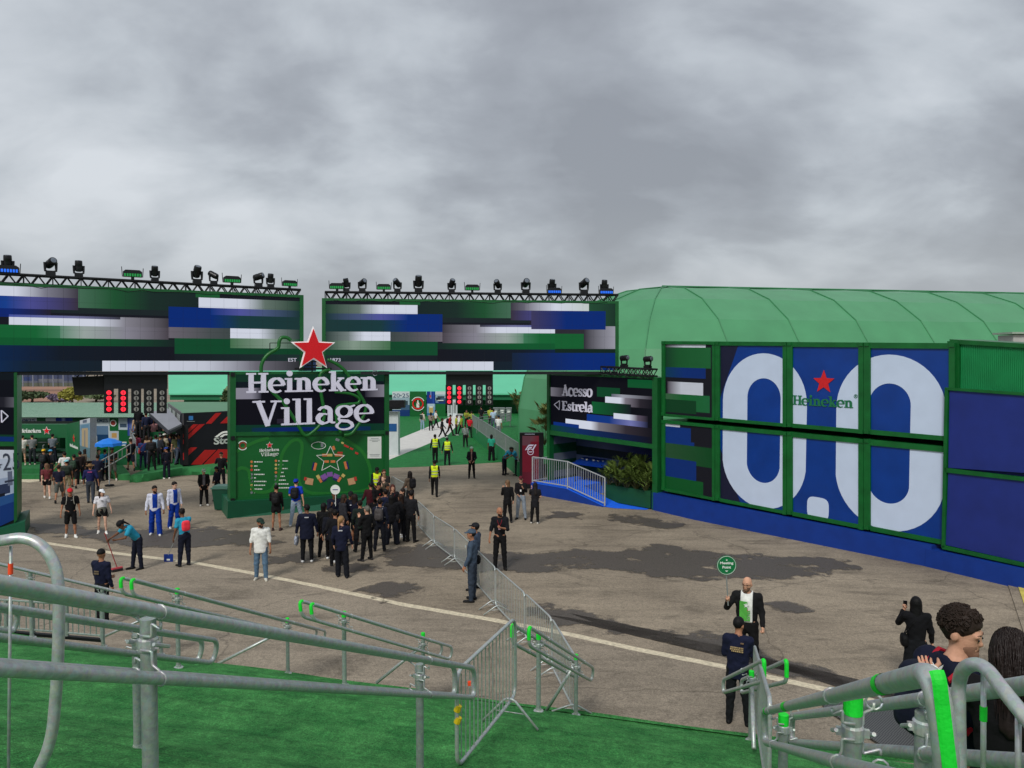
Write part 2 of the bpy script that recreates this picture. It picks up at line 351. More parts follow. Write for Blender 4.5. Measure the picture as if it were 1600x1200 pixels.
# ---------------- ground ----------------
def asphalt(name,base,dark,rough=.85,crack=True):
    m=bpy.data.materials.new(name); m.use_nodes=True; nt=m.node_tree; N=nt.nodes; L=nt.links; b=N['Principled BSDF']
    tc=N.new('ShaderNodeTexCoord')
    def noise(s,d,dist=0,rough=.6,sc3=(1,1,1),rot=0):
        mp=N.new('ShaderNodeMapping'); mp.inputs['Scale'].default_value=sc3; mp.inputs['Rotation'].default_value=(0,0,rot); L.new(tc.outputs['Object'],mp.inputs[0])
        n=N.new('ShaderNodeTexNoise'); L.new(mp.outputs[0],n.inputs['Vector']); n.inputs['Scale'].default_value=s; n.inputs['Detail'].default_value=d
        n.inputs['Distortion'].default_value=dist; n.inputs['Roughness'].default_value=rough; return n.outputs[0]
    def ramp(src,p):
        r=N.new('ShaderNodeValToRGB'); L.new(src,r.inputs[0]); e=r.color_ramp.elements
        e[0].position=p[0][0]; e[0].color=p[0][1]; e[1].position=p[-1][0]; e[1].color=p[-1][1]
        for q in p[1:-1]: x=e.new(q[0]); x.color=q[1]
        return r.outputs[0]
    def mul(a,bb,f=1.0):
        x=N.new('ShaderNodeMixRGB'); x.blend_type='MULTIPLY'; x.inputs[0].default_value=f; L.new(a,x.inputs[1]); L.new(bb,x.inputs[2]); return x.outputs[0]
    g=lambda v:(v,v,v,1)
    big=ramp(noise(.16,5,.6),[(.3,lin(dark)),(.5,lin(base)),(.72,tuple(min(1,v*1.16) for v in lin(base)[:3])+(1,))])
    patch=ramp(noise(.5,8,.9,.72,(1,1.8,1),.35),[(.30,g(.50)),(.39,g(.74)),(.47,g(.97)),(1,g(1.06))])
    streak=ramp(noise(1.1,6,.4,.7,(.35,1.6,1),-.25),[(.3,g(.72)),(.48,g(1)),(.75,g(1.12))])
    grit=ramp(noise(34,5,0,.85),[(.3,g(.5)),(.48,g(.95)),(.68,g(1.5))])
    peb=ramp(noise(11,6,.3,.85),[(.32,g(.66)),(.5,g(1)),(.7,g(1.26))]); scuff=ramp(noise(.9,7,1.2,.75,(.5,2.6,1),-.32),[(.52,g(1)),(.60,g(1.07)),(.72,g(1.28))])
    c=mul(mul(mul(mul(mul(big,patch),streak),grit,1),peb,1),scuff)
    if crack:
        v=N.new('ShaderNodeTexVoronoi'); v.feature='DISTANCE_TO_EDGE'; v.inputs['Scale'].default_value=.13
        mp=N.new('ShaderNodeMixRGB'); mp.inputs[0].default_value=.18; L.new(tc.outputs['Object'],mp.inputs[1])
        nn=N.new('ShaderNodeTexNoise'); nn.inputs['Scale'].default_value=.8; nn.inputs['Detail'].default_value=6; L.new(tc.outputs['Object'],nn.inputs['Vector'])
        L.new(nn.outputs[1],mp.inputs[2]); mp.blend_type='ADD'; mp.inputs[0].default_value=1.5; L.new(mp.outputs[0],v.inputs['Vector'])
        c=mul(c,ramp(v.outputs[0],[(.0,g(.5)),(.0012,g(.7)),(.003,g(1))]),.8)
    L.new(c,b.inputs['Base Color']); b.inputs['Roughness'].default_value=rough; b.inputs['Specular IOR Level'].default_value=.25
    bp=N.new('ShaderNodeBump'); bp.inputs['Strength'].default_value=.5; bp.inputs['Distance'].default_value=.02; L.new(noise(30,5),bp.inputs['Height']); L.new(bp.outputs[0],b.inputs['Normal'])
    return m
ASPH=asphalt('asphalt',(144,132,115),(120,109,95)); ROAD=asphalt('road_asphalt',(142,131,116),(128,118,104))
mb=MB(); xs=[-900,-300,-120,-60,-40,-30,-20,-10,0,10,20,30,40,60,120,300,900]; ys=[-15,-5,0,5,10,15,20,25,30,40,60,100,200,400,1500]
mb.v=[(x,y,gz(y)) for y in ys for x in xs]; w=len(xs)
mb.f=[(j*w+i,j*w+i+1,(j+1)*w+i+1,(j+1)*w+i) for j in range(len(ys)-1) for i in range(w-1)]
struct('ground',mb,ASPH)
def ground_strip(poly,dz,sub=1.5):
    """thin sheet on the bent ground: cut where the ground bends by fine strips"""
    P=[Vector(p) for p in poly]; out=MB()
    out.v=[(p.x,p.y,gz(p.y)+dz) for p in P]; out.f=[tuple(range(len(P)))]; return out
LINE=[(30,842),(87,851),(175,864),(300,879),(400,897),(500,917),(625,944),(775,970),(887,991),(1000,1016),(1131,1042),(1200,1058),(1300,1080),(1425,1110),(1560,1142)]
# lower pavement between the line and the turf: slightly smoother asphalt
mb=MB(); A=[G(x,y) for x,y in LINE]
for i,p in enumerate(A): mb.v+=[(p.x,p.y,gz(p.y)+.004),(p.x-1.4,p.y-6.2,gz(p.y-6.2)+.004)]
mb.v=[(-30,26.5,gz(26.5)+.004),(-30,18,gz(18)+.004)]+mb.v
k=len(mb.v)//2; mb.f=[(2*i+1,2*i+3,2*i+2,2*i) for i in range(k-1)]; struct('road',mb,ROAD)
mb=MB()
pl=mat('line_paint',(206,194,168),.8,0,.3,14,.3,60)
A=[(-25,24.6)]+[(p.x,p.y) for p in A]; q=[]
for i in range(len(A)-1):
    n=6
    for j in range(n): t=j/n; q.append((A[i][0]*(1-t)+A[i+1][0]*t,A[i][1]*(1-t)+A[i+1][1]*t))
rnd=random.Random(3)
for x,y in q:
    a=rnd.uniform(-.012,.012); b=rnd.uniform(-.012,.012); mb.v+=[(x,y+.13+a,gz(y+.1)+.008),(x,y-.13+b,gz(y-.1)+.008)]
k=len(q); mb.f=[(2*i+1,2*i+3,2*i+2,2*i) for i in range(k-1)]; struct('road_marking',mb,pl)
# wet and oily stains on the asphalt
def stainmat():
    m=bpy.data.materials.new('damp_asphalt'); m.use_nodes=True; nt=m.node_tree; N=nt.nodes; L=nt.links; b=N['Principled BSDF']
    tc=N.new('ShaderNodeTexCoord'); n=N.new('ShaderNodeTexNoise'); n.inputs['Scale'].default_value=1.1; n.inputs['Detail'].default_value=9; n.inputs['Roughness'].default_value=.66; L.new(tc.outputs['Object'],n.inputs['Vector'])
    n2=N.new('ShaderNodeTexNoise'); n2.inputs['Scale'].default_value=36; n2.inputs['Detail'].default_value=3; L.new(tc.outputs['Object'],n2.inputs['Vector'])
    cr=N.new('ShaderNodeValToRGB'); L.new(n2.outputs[0],cr.inputs[0]); cr.color_ramp.elements[0].position=.3; cr.color_ramp.elements[0].color=lin((62,57,52)); cr.color_ramp.elements[1].position=.7; cr.color_ramp.elements[1].color=lin((104,96,88))
    L.new(cr.outputs[0],b.inputs['Base Color']); b.inputs['Roughness'].default_value=.6
    a=N.new('ShaderNodeVertexColor'); a.layer_name='Col'; s=N.new('ShaderNodeSeparateColor'); L.new(a.outputs[0],s.inputs[0])
    ad=N.new('ShaderNodeMath'); ad.operation='MULTIPLY_ADD'; L.new(n.outputs[0],ad.inputs[0]); ad.inputs[1].default_value=3.6; ad.inputs[2].default_value=-1.66
    ad2=N.new('ShaderNodeMath'); ad2.operation='ADD'; L.new(ad.outputs[0],ad2.inputs[0]); L.new(s.outputs[0],ad2.inputs[1])
    mr=N.new('ShaderNodeMapRange'); L.new(ad2.outputs[0],mr.inputs[0]); mr.inputs[1].default_value=.30; mr.inputs[2].default_value=.62; mr.inputs[4].default_value=.88
    L.new(mr.outputs[0],b.inputs['Alpha']); return m
STM=stainmat()
STAINS=[[(590,868),(640,852),(700,858),(760,866),(840,868),(900,862),(980,866),(1020,850),(1075,862),(1150,868),(1240,872),(1320,878),(1330,888),(1250,900),(1150,905),(1060,903),(1020,897),(980,888),(900,888),(820,892),(740,890),(680,884),(620,880)],
 [(840,946),(900,955),(980,985),(1080,990),(1150,1010),(1230,1040),(1330,1072),(1440,1090),(1430,1096),(1330,1068),(1220,1042),(1120,1016),(1020,994),(940,982),(880,970),(830,962)],
 [(40,818),(110,824),(180,832),(250,828),(330,826),(400,836),(440,848),(400,854),(320,852),(230,852),(130,838),(60,832)],
 [(570,925),(600,915),(650,912),(640,925),(600,936)],[(1290,790),(1330,800),(1340,812),(1300,806)],
 [(960,806),(1000,808),(1060,820),(1050,826),(1000,818),(962,812)],
 [(520,885),(560,880),(580,888),(550,896),(525,895)],[(420,870),(470,866),(500,872),(470,880),(430,880)],
 [(1200,945),(1230,946),(1250,952),(1225,954)],[(860,800),(910,803),(900,810),(865,808)]]
for k,S in enumerate(STAINS):
    P=[G(x,y) for x,y in S]; c=sum(P,Vector())/len(P); mb=MB(); cols=[]; n=len(P)
    ring=[(P[i],P[i]+(c-P[i])*.0) for i in range(n)]
    # strip mesh: outer edge fades to nothing, centre line is full
    inn=[]
    for i in range(n):
        d=(P[(i+1)%n]-P[i-1]); nn=Vector((-d.y,d.x,0)).normalized(); 
        if nn.dot(c-P[i])<0 and n<13: nn=-nn
        inn.append(P[i]+nn*.42)
    V=[P[i] for i in range(n)]
    z=.012+.0005*k
    outp=[]
    for i in range(n):
        d=(P[(i+1)%n]-P[i-1]); nn=Vector((-d.y,d.x,0)).normalized()
        outp.append(nn)
    area=sum(P[i].x*P[(i+1)%n].y-P[(i+1)%n].x*P[i].y for i in range(n)); sg=1 if area>0 else -1
    inner=[P[i]+outp[i]*sg*.26 for i in range(n)]; outer=[P[i]-outp[i]*sg*.45 for i in range(n)]
    lift=lambda p:(p.x,p.y,gz(p.y)+z)
    for i in range(n):
        j=(i+1)%n; mb.add([lift(outer[i]),lift(outer[j]),lift(inner[j]),lift(inner[i])],[(0,1,2,3) if sg>0 else (3,2,1,0)])
        cc=[(0,0,0,1),(0,0,0,1),(.75,.75,.75,1),(.75,.75,.75,1)]; cols+=cc if sg>0 else cc[::-1]
    mb.add([lift(p) for p in inner],[tuple(range(n)) if sg>0 else tuple(reversed(range(n)))]); cols+=[(.75,.75,.75,1)]*n
    struct('asphalt_stain',mb,STM,colors=cols)
# ---------------- near turf slope ----------------
def turfmat(name,a,b,ridge=False,bump=.9):
    m=bpy.data.materials.new(name); m.use_nodes=True; nt=m.node_tree; N=nt.nodes; L=nt.links; p=N['Principled BSDF']; tc=N.new('ShaderNodeTexCoord')
    def noise(s,d,sc3=(1,1,1),rot=0,r=.65):
        mp=N.new('ShaderNodeMapping'); mp.inputs['Scale'].default_value=sc3; mp.inputs['Rotation'].default_value=(0,0,rot); L.new(tc.outputs['Object'],mp.inputs[0])
        n=N.new('ShaderNodeTexNoise'); L.new(mp.outputs[0],n.inputs['Vector']); n.inputs['Scale'].default_value=s; n.inputs['Detail'].default_value=d; n.inputs['Roughness'].default_value=r; return n.outputs[0]
    def ramp(src,q):
        r=N.new('ShaderNodeValToRGB'); L.new(src,r.inputs[0]); e=r.color_ramp.elements; e[0].position=q[0][0]; e[0].color=q[0][1]; e[1].position=q[-1][0]; e[1].color=q[-1][1]
        for z in q[1:-1]: x=e.new(z[0]); x.color=z[1]
        return r.outputs[0]
    g=lambda v:(v,v,v,1)
    c=ramp(noise(1.6,6,r=.75),[(.3,lin(a)),(.7,lin(b))])
    f=ramp(noise(55,3),[(.3,g(.4)),(.5,g(1)),(.7,g(1.8))]); f2=ramp(noise(7,4,(1,.35,1),.5),[(.3,g(.8)),(.7,g(1.2))])
    mp1=N.new('ShaderNodeMapping'); mp1.inputs['Rotation'].default_value=(0,0,R(17.2)); L.new(tc.outputs['Object'],mp1.inputs[0]); mp2=N.new('ShaderNodeMapping'); mp2.inputs['Scale'].default_value=(.35,7,1); L.new(mp1.outputs[0],mp2.inputs[0])
    nz=N.new('ShaderNodeTexNoise'); nz.inputs['Scale'].default_value=1; nz.inputs['Detail'].default_value=4; L.new(mp2.outputs[0],nz.inputs['Vector']); f3=ramp(nz.outputs[0],[(.34,g(.8)),(.46,g(1)),(.58,g(1)),(.68,g(1.16))])
    f4=ramp(noise(19,6,(1,.5,1),.7,.8),[(.32,g(.66)),(.5,g(1)),(.68,g(1.4))])
    for q in((f,f2,f3,f4) if ridge else (f,f2)):
        x=N.new('ShaderNodeMixRGB'); x.blend_type='MULTIPLY'; x.inputs[0].default_value=.85; L.new(c,x.inputs[1]); L.new(q,x.inputs[2]); c=x.outputs[0]
    L.new(c,p.inputs['Base Color']); p.inputs['Roughness'].default_value=.75; p.inputs['Specular IOR Level'].default_value=.15
    bp=N.new('ShaderNodeBump'); bp.inputs['Strength'].default_value=bump; bp.inputs['Distance'].default_value=.03; L.new(noise(70,3),bp.inputs['Height']); L.new(bp.outputs[0],p.inputs['Normal'])
    return m
TURF=turfmat('turf_near',(32,104,48),(84,158,86),True); TURF2=turfmat('turf_far',(26,96,48),(40,122,62),bump=.4)  # near turf's lighter colour paints in patchy highlights of the brushed pile
mb=MB(); ss=[-6,-2,0]+[i*.1 for i in range(1,120)]+[12.03]; ts=[-30+.5*i for i in range(101)]
ux,uy=.9553,-.2955
rn=random.Random(5)
for s in ss:
    for t in ts:
        x=NX*s+ux*t; y=NY*s+uy*t; h=CH-float(np.interp(s,[a for a,b in TP],[b for a,b in TP]))
        # nosings of the covered steps near the camera, slack in the carpet elsewhere
        h+= .020*math.sin(s*14.0+.3*math.sin(t*1.3)) *(1 if s<5.6 else .2) + rn.uniform(-.004,.004)
        if s>=12.0: h=gz(y)+.02
        mb.v.append((x,y,h))
w=len(ts)
mb.f=[(j*w+i,j*w+i+1,(j+1)*w+i+1,(j+1)*w+i) for j in range(len(ss)-1) for i in range(w-1)]
struct('turf_slope',mb,TURF,smooth=True)
# folded hem of the carpet on the asphalt
mb=MB(); 
for t in ts:
    x=NX*11.98+ux*t; y=NY*11.98+uy*t
    for k,(ds,dz) in enumerate([(0,.05),(.05,.05),(.08,.03),(.12,.04+.01*math.sin(t*2)),(.16,.012)]):
        mb.v.append((x+NX*ds,y+NY*ds,gz(y)+dz))
mb.f=[(j*5+i,(j+1)*5+i,(j+1)*5+i+1,j*5+i+1) for j in range(len(ts)-1) for i in range(4)]
struct('turf_hem',mb,TURF,smooth=True)
# ---------------- far turf, white path ----------------
def gsheet(pix,dz): return [ (p.x,p.y,gz(p.y)+dz) for p in (G(x,y) for x,y in pix)]
mb=MB(); mb.sheet(gsheet([(612,731),(668,729),(740,725),(786,722),(900,700),(980,640),(600,640),(570,690),(560,725)],.006)); struct('far_turf',mb,TURF2)
wp=mat('white_deck',(205,203,198),.7,0,.10,2,.1,30)
mb=MB(); mb.sheet(gsheet([(575,735),(612,717),(664,696),(700,680),(716,663),(724,647),(712,646),(690,658),(660,671),(608,692),(560,712)],.014)); struct('path',mb,wp)
mb=MB()
for i,(a,b) in enumerate([((20,722),(152,722)),((20,732),(158,732)),((20,738),(160,742))]): pass
mb.sheet(gsheet([(20,752),(46,754),(158,738),(152,733),(20,742)],.006)); struct('white_marking',mb,pl)
# far slope: dirt, blue grandstand, trees
mb=MB(); dirt=mat('far_dirt',(150,112,92),.9,0,.25,.02)
mb.sheet([(-125,112,.04),(-68,112,.04),(-98,185,.06),(-200,185,.06)]); struct('hill',mb,dirt)
mb=MB(); mb.sheet([(-70,70,.03),(-140,70,.03),(-190,96,.04),(-90,100,.04)]); struct('verge',mb,mat('verge_grass',(70,84,58),.9,0,.3,.2))
# ---------------- entrance gate ----------------
gr=GREEN(); blk=mat('black_metal',(20,21,24),.5,.2,.2,5); dark=mat('dark_panel',(16,18,24),.5,0,.1,2)
LED=vcmat('led_display',.70,.4,.03); PRINT=vcmat('printed_vinyl',0,.5,.06); white=mat('white_letter',(206,204,222),.5,0,.03,3,emit=.08)
W='CDD2E1'; W=(205,210,224); BL=(4,40,112); DG=(12,70,38); GR=(18,92,46); DK=(20,22,30); PG=(62,56,68)
LEDC=[ # (t0,t1,v0,v1,colour) t runs outwards from the gap between the two screens
 (0,1.2,.05,.30,(26,36,38)),(.34,.74,0,.23,[(.34,(22,36,36)),(.50,(24,44,38)),(.62,(28,78,46)),(.74,(66,104,82))]),
 (.27,.35,0,.05,(26,84,46)),
 (0,.34,.05,.18,[(0,(28,60,44)),(.12,(96,112,104)),(.2,W),(.34,W)]),
 (.74,1.1,0,.115,[(.74,(58,54,64)),(.85,(120,120,134)),(.95,W),(1.1,W)]),
 (.74,1.1,.115,.26,[(.74,(54,46,60)),(.9,(72,74,140)),(.98,(20,60,136)),(1.1,BL)]),
 (.83,1.1,.26,.36,[(.83,(34,30,40)),(.97,(10,36,108)),(1.1,(6,34,100))]),
 (0,.44,.18,.44,[(0,(24,52,52)),(.2,(22,56,60)),(.28,(8,44,104)),(.3,BL),(.44,BL)]),
 (0,.30,.18,.27,[(0,(22,50,50)),(.12,(70,84,120)),(.2,(78,82,152)),(.30,(10,48,120))]),
 (.44,.97,.33,.46,[(.44,(58,54,60)),(.58,(126,124,134)),(.68,W),(.97,W)]),
 (.60,.97,.33,.36,[(.60,(50,50,60)),(.75,(110,112,150)),(.97,(70,84,160))]),
 (.44,.97,.45,.67,[(.44,(70,64,72)),(.58,(130,128,140)),(.72,(150,162,158)),(.82,(70,124,94)),(.9,(22,98,52)),(.97,(18,92,48))]),
 (.80,1.1,.45,.67,[(.80,(60,116,84)),(.88,(20,96,50)),(1.1,(14,90,46))]),
 (.42,1.1,.60,.69,[(.42,(20,34,34)),(.6,(16,70,42)),(.8,(14,84,44)),(1.1,(12,82,42))]),
 (.10,.44,.44,.58,[(.10,(28,50,42)),(.3,(70,76,78)),(.44,(104,98,108))]),
 (0,.11,.44,.58,(22,48,44)),(0,.235,.44,.57,[(0,(40,58,54)),(.08,(110,122,120)),(.14,W),(.235,W)]),
 (0,.235,.57,.70,[(0,(16,64,38)),(.10,(130,150,134)),(.235,(70,112,78))]),
 (0,.42,.58,.78,[(0,(14,62,38)),(.42,(12,72,42))]),(0,.235,.575,.70,[(0,(18,62,40)),(.1,(128,148,134)),(.235,(66,108,74))]),
 (0,1.1,.78,.87,[(0,(26,46,44)),(.5,(18,22,30)),(.9,(16,28,42)),(1.1,(6,38,76))]),
 (.42,1.1,.69,.87,[(.42,(18,20,28)),(.8,(15,24,36)),(1.1,(4,38,80))]),
 (0,.66,.87,1,[(0,(40,42,46)),(.15,(104,102,112)),(.32,(190,194,208)),(.66,W)]),
 (.66,1.1,.87,1,[(.66,(18,30,40)),(.9,(16,32,48)),(1.1,(4,42,88))])]
FL=Facade((-18.4,26.6),(-9.06,31.9)); FR=Facade((-8.4,32.7),(4.96,34.1))
_in=FL.p(468,520); _w=(FR.p(961,520)-FR.p(509,520)); _w.z=0; _w=_w.length
def _d(t): q=FL.p(470-470*t,520)-_in; q.z=0; return q.length*(1 if t>0 else 0)
LEDC=[(_d(r[0]),_d(r[1]),r[2],r[3],[( _d(a),c) for a,c in r[4]] if isinstance(r[4],list) else r[4]) for r in LEDC]
_wl=(FL.p(-60,520)-_in); _wl.z=0; _wl=_wl.length; _x=lambda px:(lambda q:math.sqrt(q.x*q.x+q.y*q.y))(FR.p(px,520)-FR.p(509,520))
LEDR=[(0,_w,0,1,DK)]+LEDC+[(_x(867),_w,.31,.70,[(_x(867),(40,38,46)),(_x(912),(44,42,50)),(_w,(150,150,162))]),(_x(918),_w,0,.34,[(_x(918),(34,74,50)),(_w,(24,50,38))]),(_x(820),_x(920),0,.115,[(_x(820),(110,108,120)),(_x(868),W),(_x(920),(190,200,196))]),(_x(830),_x(946),.115,.39,[(_x(830),(60,56,90)),(_x(884),BL),(_x(946),BL)]),(_x(867),_x(912),.455,.68,GR),(_x(867),_w,.68,.74,(14,36,26)),(_x(800),_w,.74,1,[(_x(800),(18,34,56)),(_x(900),BL),(_w,BL)])]
def screen(name,label,F,tl,tr,br,bl,cont,ulim,flip,fr=.16,depth=.9,umap=None,mt=None):
    t=thing(name,label,'screen',F.p(*bl)*.5+F.p(*br)*.5)
    M=F.grid(tl,tr,br,bl,.03)
    f=(lambda u,v:M(1-(u-ulim[0])/(ulim[1]-ulim[0]),v)) if flip else (lambda u,v:M((u-ulim[0])/(ulim[1]-ulim[0]),v))
    mb=MB(); c=[]; paint(mb,f,cont,DK,ulim,c,.4); part('display',mb,mt or LED,t,colors=c)
    P=[F.p(*q) for q in (tl,tr,br,bl)]; n=F.n; mb=MB(); nu=int((P[1]-P[0]).length/.5); nv=int((P[0]-P[3]).length/.5)
    for i in range(1,nu): mb.beam(M(i/nu,0)+n*.002,M(i/nu,1)+n*.002,.004,.003)
    for i in range(1,nv): mb.beam(M(0,i/nv)+n*.003,M(1,i/nv)+n*.003,.004,.003)
    part('module_seams',mb,dark,t); mb=MB()
    mb.prism([P[3],P[2],P[1],P[0]],-n*depth); part('cabinet',mb,dark,t)
    up=Vector((0,0,1)); e=fr; mb=MB(); r=F.t
    def bar(a,b,c,d,w0,w1): mb.prism([q+n*w0 for q in(a,b,c,d)],n*(w1-w0))
    bar(P[0]-r*e-up*0,P[1]+r*e,P[1]+r*e+up*e*.7,P[0]-r*e+up*e*.7,-depth,.06)
    bar(P[1],P[1]+r*e,P[2]+r*e,P[2],-depth,.06); bar(P[0]-r*e,P[0],P[3],P[3]-r*e,-depth,.06)
    part('frame',mb,gr,t); return t
SL=screen('led_screen','wide LED screen left of the red star, nearest the left edge',FL,(-60,444),(468,465),(468,579),(-60,581),LEDC,(0,_wl),True)
SRt=screen('led_screen','wide LED screen right of the red star, above the yellow vested guards',FR,(509,470),(961,474.5),(961,578.5),(509,579),LEDR,(0,_w),False)
# sky-side structure closing the gate behind the screens
mb=MB()
for F,x0,x1 in((FL,-60,472),(FR,503,966)):
    a=F.p(x0,581,0); b=F.p(x1,581,0); mb.prism([a-F.n*.02,b-F.n*.02,b-F.n*.85,a-F.n*.85],Vector((0,0,-.12)))
t=thing('gate_beam','dark steel beam running under both wide screens of the entrance gate','beam',(0,33,6)); part('beam',mb,dark,t)
# thin link mast between the screens
blue=mat('blue_steel',(60,84,130),.5,.3,.15,6)
# centre board
FB=Facade((-11.7,30.3),(-5.6,33.6))
t=thing('entrance_sign','tall green framed sign tower with white lettering, red star and village map board','sign tower',FB.p(480,795))
dg=mat('sign_plinth',(10,84,58),.5,0,.10,2)
mb=MB(); P=[FB.p(355,782),FB.p(607,769),FB.p(607,790),FB.p(355,810)]
q=[G(355,810),G(609,788)]; mb.prism([P[0]+FB.n*.25,P[1]+FB.n*.25,Vector((q[1].x,q[1].y,0))+FB.n*.05,Vector((q[0].x,q[0].y,0))+FB.n*.05],-FB.n*2.4); part('plinth',mb,dg,t)
mb=MB(); 
for (x0,x1,y0,y1,y0b,y1b) in [(359,368,581,783,581,783),(600,607,580,768,580,768)]: FB.rect(mb,x0,y0,x1,y1,-.7,.10,y0b,y1b)
FB.rect(mb,368,581,600,585,-.3,.08,580,584); FB.rect(mb,368,675,600,681,-.3,.08,672,678); FB.rect(mb,368,780,600,785,-.3,.08,766,770)
part('frame',mb,gr,t)
mb=MB()
for x,y in((363,684),(363,781),(603.5,676),(603.5,767),(363,585),(603.5,584)): 
    c=FB.p(x,y)+FB.n*.115; mb=MB(); mb.box(c,(.16,.05,.16),math.atan2(FB.t.y,FB.t.x)); part('corner_casting',mb,blk,t)
mb=MB(); c=[]; cont=[(0,1,0,.13,(16,48,34)),(0,1,.13,.235,(12,22,28)),(0,.16,.235,.43,[(0,(132,130,142)),(.10,(128,126,140)),(.16,(40,40,52))]),(.86,1,.19,.41,[(.86,(30,30,42)),(.95,(104,102,112)),(1,(122,120,132))]),
 (0,1,.88,1,(10,50,36)),(.1,.9,.93,1,[(.1,(10,44,60)),(.3,(10,34,96)),(.9,(12,40,70))]),(.26,.32,.78,.86,(38,34,46))]
paint(mb,FB.grid((368,585),(600,584),(600,672),(368,675),.02),cont,(12,12,20),(0,1),c); part('display',mb,LED,t,colors=c)
mb=MB(); FB.rect(mb,368,675,600,585,-.3,.0,672,584); part('display_back',mb,dark,t)
bg=mat('map_green',(10,92,38),.5,0,.10,1); mb=MB(); FB.rect(mb,368,681,600,780,-.2,.02,678,766); bd=part('map_board',mb,bg,t)
lt=mat('track_green',(30,112,40),.5,0,.08,2); wt=mat('print_white',(222,226,222),.6,0,.03,3)
def ribbon(mb,F,pts,wpx,w0,w1):
    """smooth painted band through pixel points"""
    P=[Vector(p) for p in pts]; Q=[]
    for i in range(len(P)-1):
        a,b,c,d=P[max(0,i-1)],P[i],P[i+1],P[min(len(P)-1,i+2)]
        for j in range(6):
            s=j/6; Q.append(.5*((2*b)+(c-a)*s+(2*a-5*b+4*c-d)*s*s+(3*b-a-3*c+d)*s**3))
    Q.append(P[-1]); L_=[];R_=[]
    for i in range(len(Q)):
        tt=(Q[min(i+1,len(Q)-1)]-Q[max(0,i-1)]).normalized(); n=Vector((-tt.y,tt.x)); L_.append(Q[i]+n*wpx/2); R_.append(Q[i]-n*wpx/2)
    A=[F.p(*q) for q in L_]; B=[F.p(*q) for q in R_]; n=len(Q)
    V=[p+F.n*w1 for p in A]+[p+F.n*w1 for p in B]+[p+F.n*w0 for p in A]+[p+F.n*w0 for p in B]; Fc=[]
    for i in range(n-1): Fc+=[(i,n+i,n+i+1,i+1),(2*n+i,i,i+1,2*n+i+1),(n+i,3*n+i,3*n+i+1,n+i+1)]
    mb.add(V,Fc)
mb=MB(); ribbon(mb,FB,[(369,706),(385,697),(400,690),(420,684)],5,.02,.028); ribbon(mb,FB,[(369,735),(378,731),(388,735),(391,750),(396,766),(410,769),(424,765),(434,748),(438,730),(440,712),(448,697),(458,688),(468,688),(472,697),(470,715),(467,735),(468,755),(480,768),(500,771),(545,770),(575,764),(579,750),(577,728),(566,706),(550,693),(535,684)],5,.02,.030); part('track_outline',mb,lt,bd)
# raised circuit outline in front of the lettering
rt,up=FB.t,Vector((0,0,1)); tubeg=mat('neon_green',(22,92,34),.4,0,.05,3,emit=.08)
def curve3(F,pts,w,nsub=6):
    P=[Vector(p) for p in pts]; Q=[]
    for i in range(len(P)-1):
        a,b,c,d=P[max(0,i-1)],P[i],P[i+1],P[min(len(P)-1,i+2)]
        for j in range(nsub):
            s=j/nsub; Q.append(.5*((2*b)+(c-a)*s+(2*a-5*b+4*c-d)*s*s+(3*b-a-3*c+d)*s**3))
    Q.append(P[-1]); return [F.p(q.x,q.y,0)+F.n*w for q in Q]
mb=MB(); mb.tube(curve3(FB,[(452,532),(446,528),(438,528),(434,534),(432,544),(418,553),(410,562),(406,575),(409,590),(422,610),(440,628),(455,650),(466,668),(474,679),(484,676),(500,660),(504,645),(500,620),(497,600),(498,585),(505,579),(513,578)],.30),.075,7)
mb.tube(curve3(FB,[(509,562),(522,568),(535,578),(545,592),(555,610),(566,628),(568,640),(562,655),(552,670),(545,677),(535,679)],.30),.075,7)
mb.tube(curve3(FB,[(520,612),(545,615),(558,622),(556,629),(540,631),(526,634),(522,643),(524,660),(530,676)],.30),.065,7)
part('circuit_outline',mb,tubeg,t,smooth=True)
def lw(F,name,word,x0,x1,yb,cap,depth,m,par,w=0,**k):
    a=F.p(x0,yb)+F.n*w; b=F.p(x1,yb)+F.n*w; yb2=k.pop('yb2',None)
    if yb2: b=F.p(x1,yb2)+F.n*w
    h=(F.p(x0,cap)-F.p(x0,yb)).z; r=(b-a); r.z=0; r.normalize(); ww=(b-a).length
    return slabtext(name,word,a,r,up,ww,h,depth,m,par,**k)
lw(FB,'lettering','Heineken',383,587,613.5,581,.12,white,t,w=.25,T=.145,sp=.015,asc=.76)
lw(FB,'lettering','Village',393,580,665.5,624,.12,white,t,w=.25,T=.11,sp=.01,asc=.76)
o=FB.p(579,587)+FB.n*.25; text('registered_mark','®',o,rt,up,.25,.25,.03,white,t)
fb_s=FB.p(486,546)+FB.n*.45
star('star_border',fb_s-FB.n*.10,rt,up,.99,.07,mat('star_white',(236,234,236),.5,0,.02,2,emit=.15),t,.42)
star('star',fb_s,rt,up,.87,.06,mat('star_red',(196,14,26),.4,0,.05,2,emit=.12),t,.41)
for s_,x0,x1 in(('EST',448,461),('1873',513.5,529)):
    o=FB.p(x0,565)+FB.n*.3; text('date_lettering',s_,o,rt,up,(FB.p(x1,565)-FB.p(x0,565)).length,.15,.03,white,t,bold=.01)
mb=MB()
for a,b in(((486,562),(486,581)),((478,565),(494,565)),((478,571),(494,571))): mb.beam(FB.p(*a)+FB.n*.2,FB.p(*b)+FB.n*.2,.05)
mb.beam(FB.p(459,576)+FB.n*.2,FB.p(516,576)+FB.n*.2,.08); mb.beam(FB.p(421,536)+FB.n*.1,FB.p(455,536)+FB.n*.1,.03); mb.beam(FB.p(421,536)+FB.n*.1,FB.p(421,548)+FB.n*.1,.03); part('star_bracket',mb,blk,t)
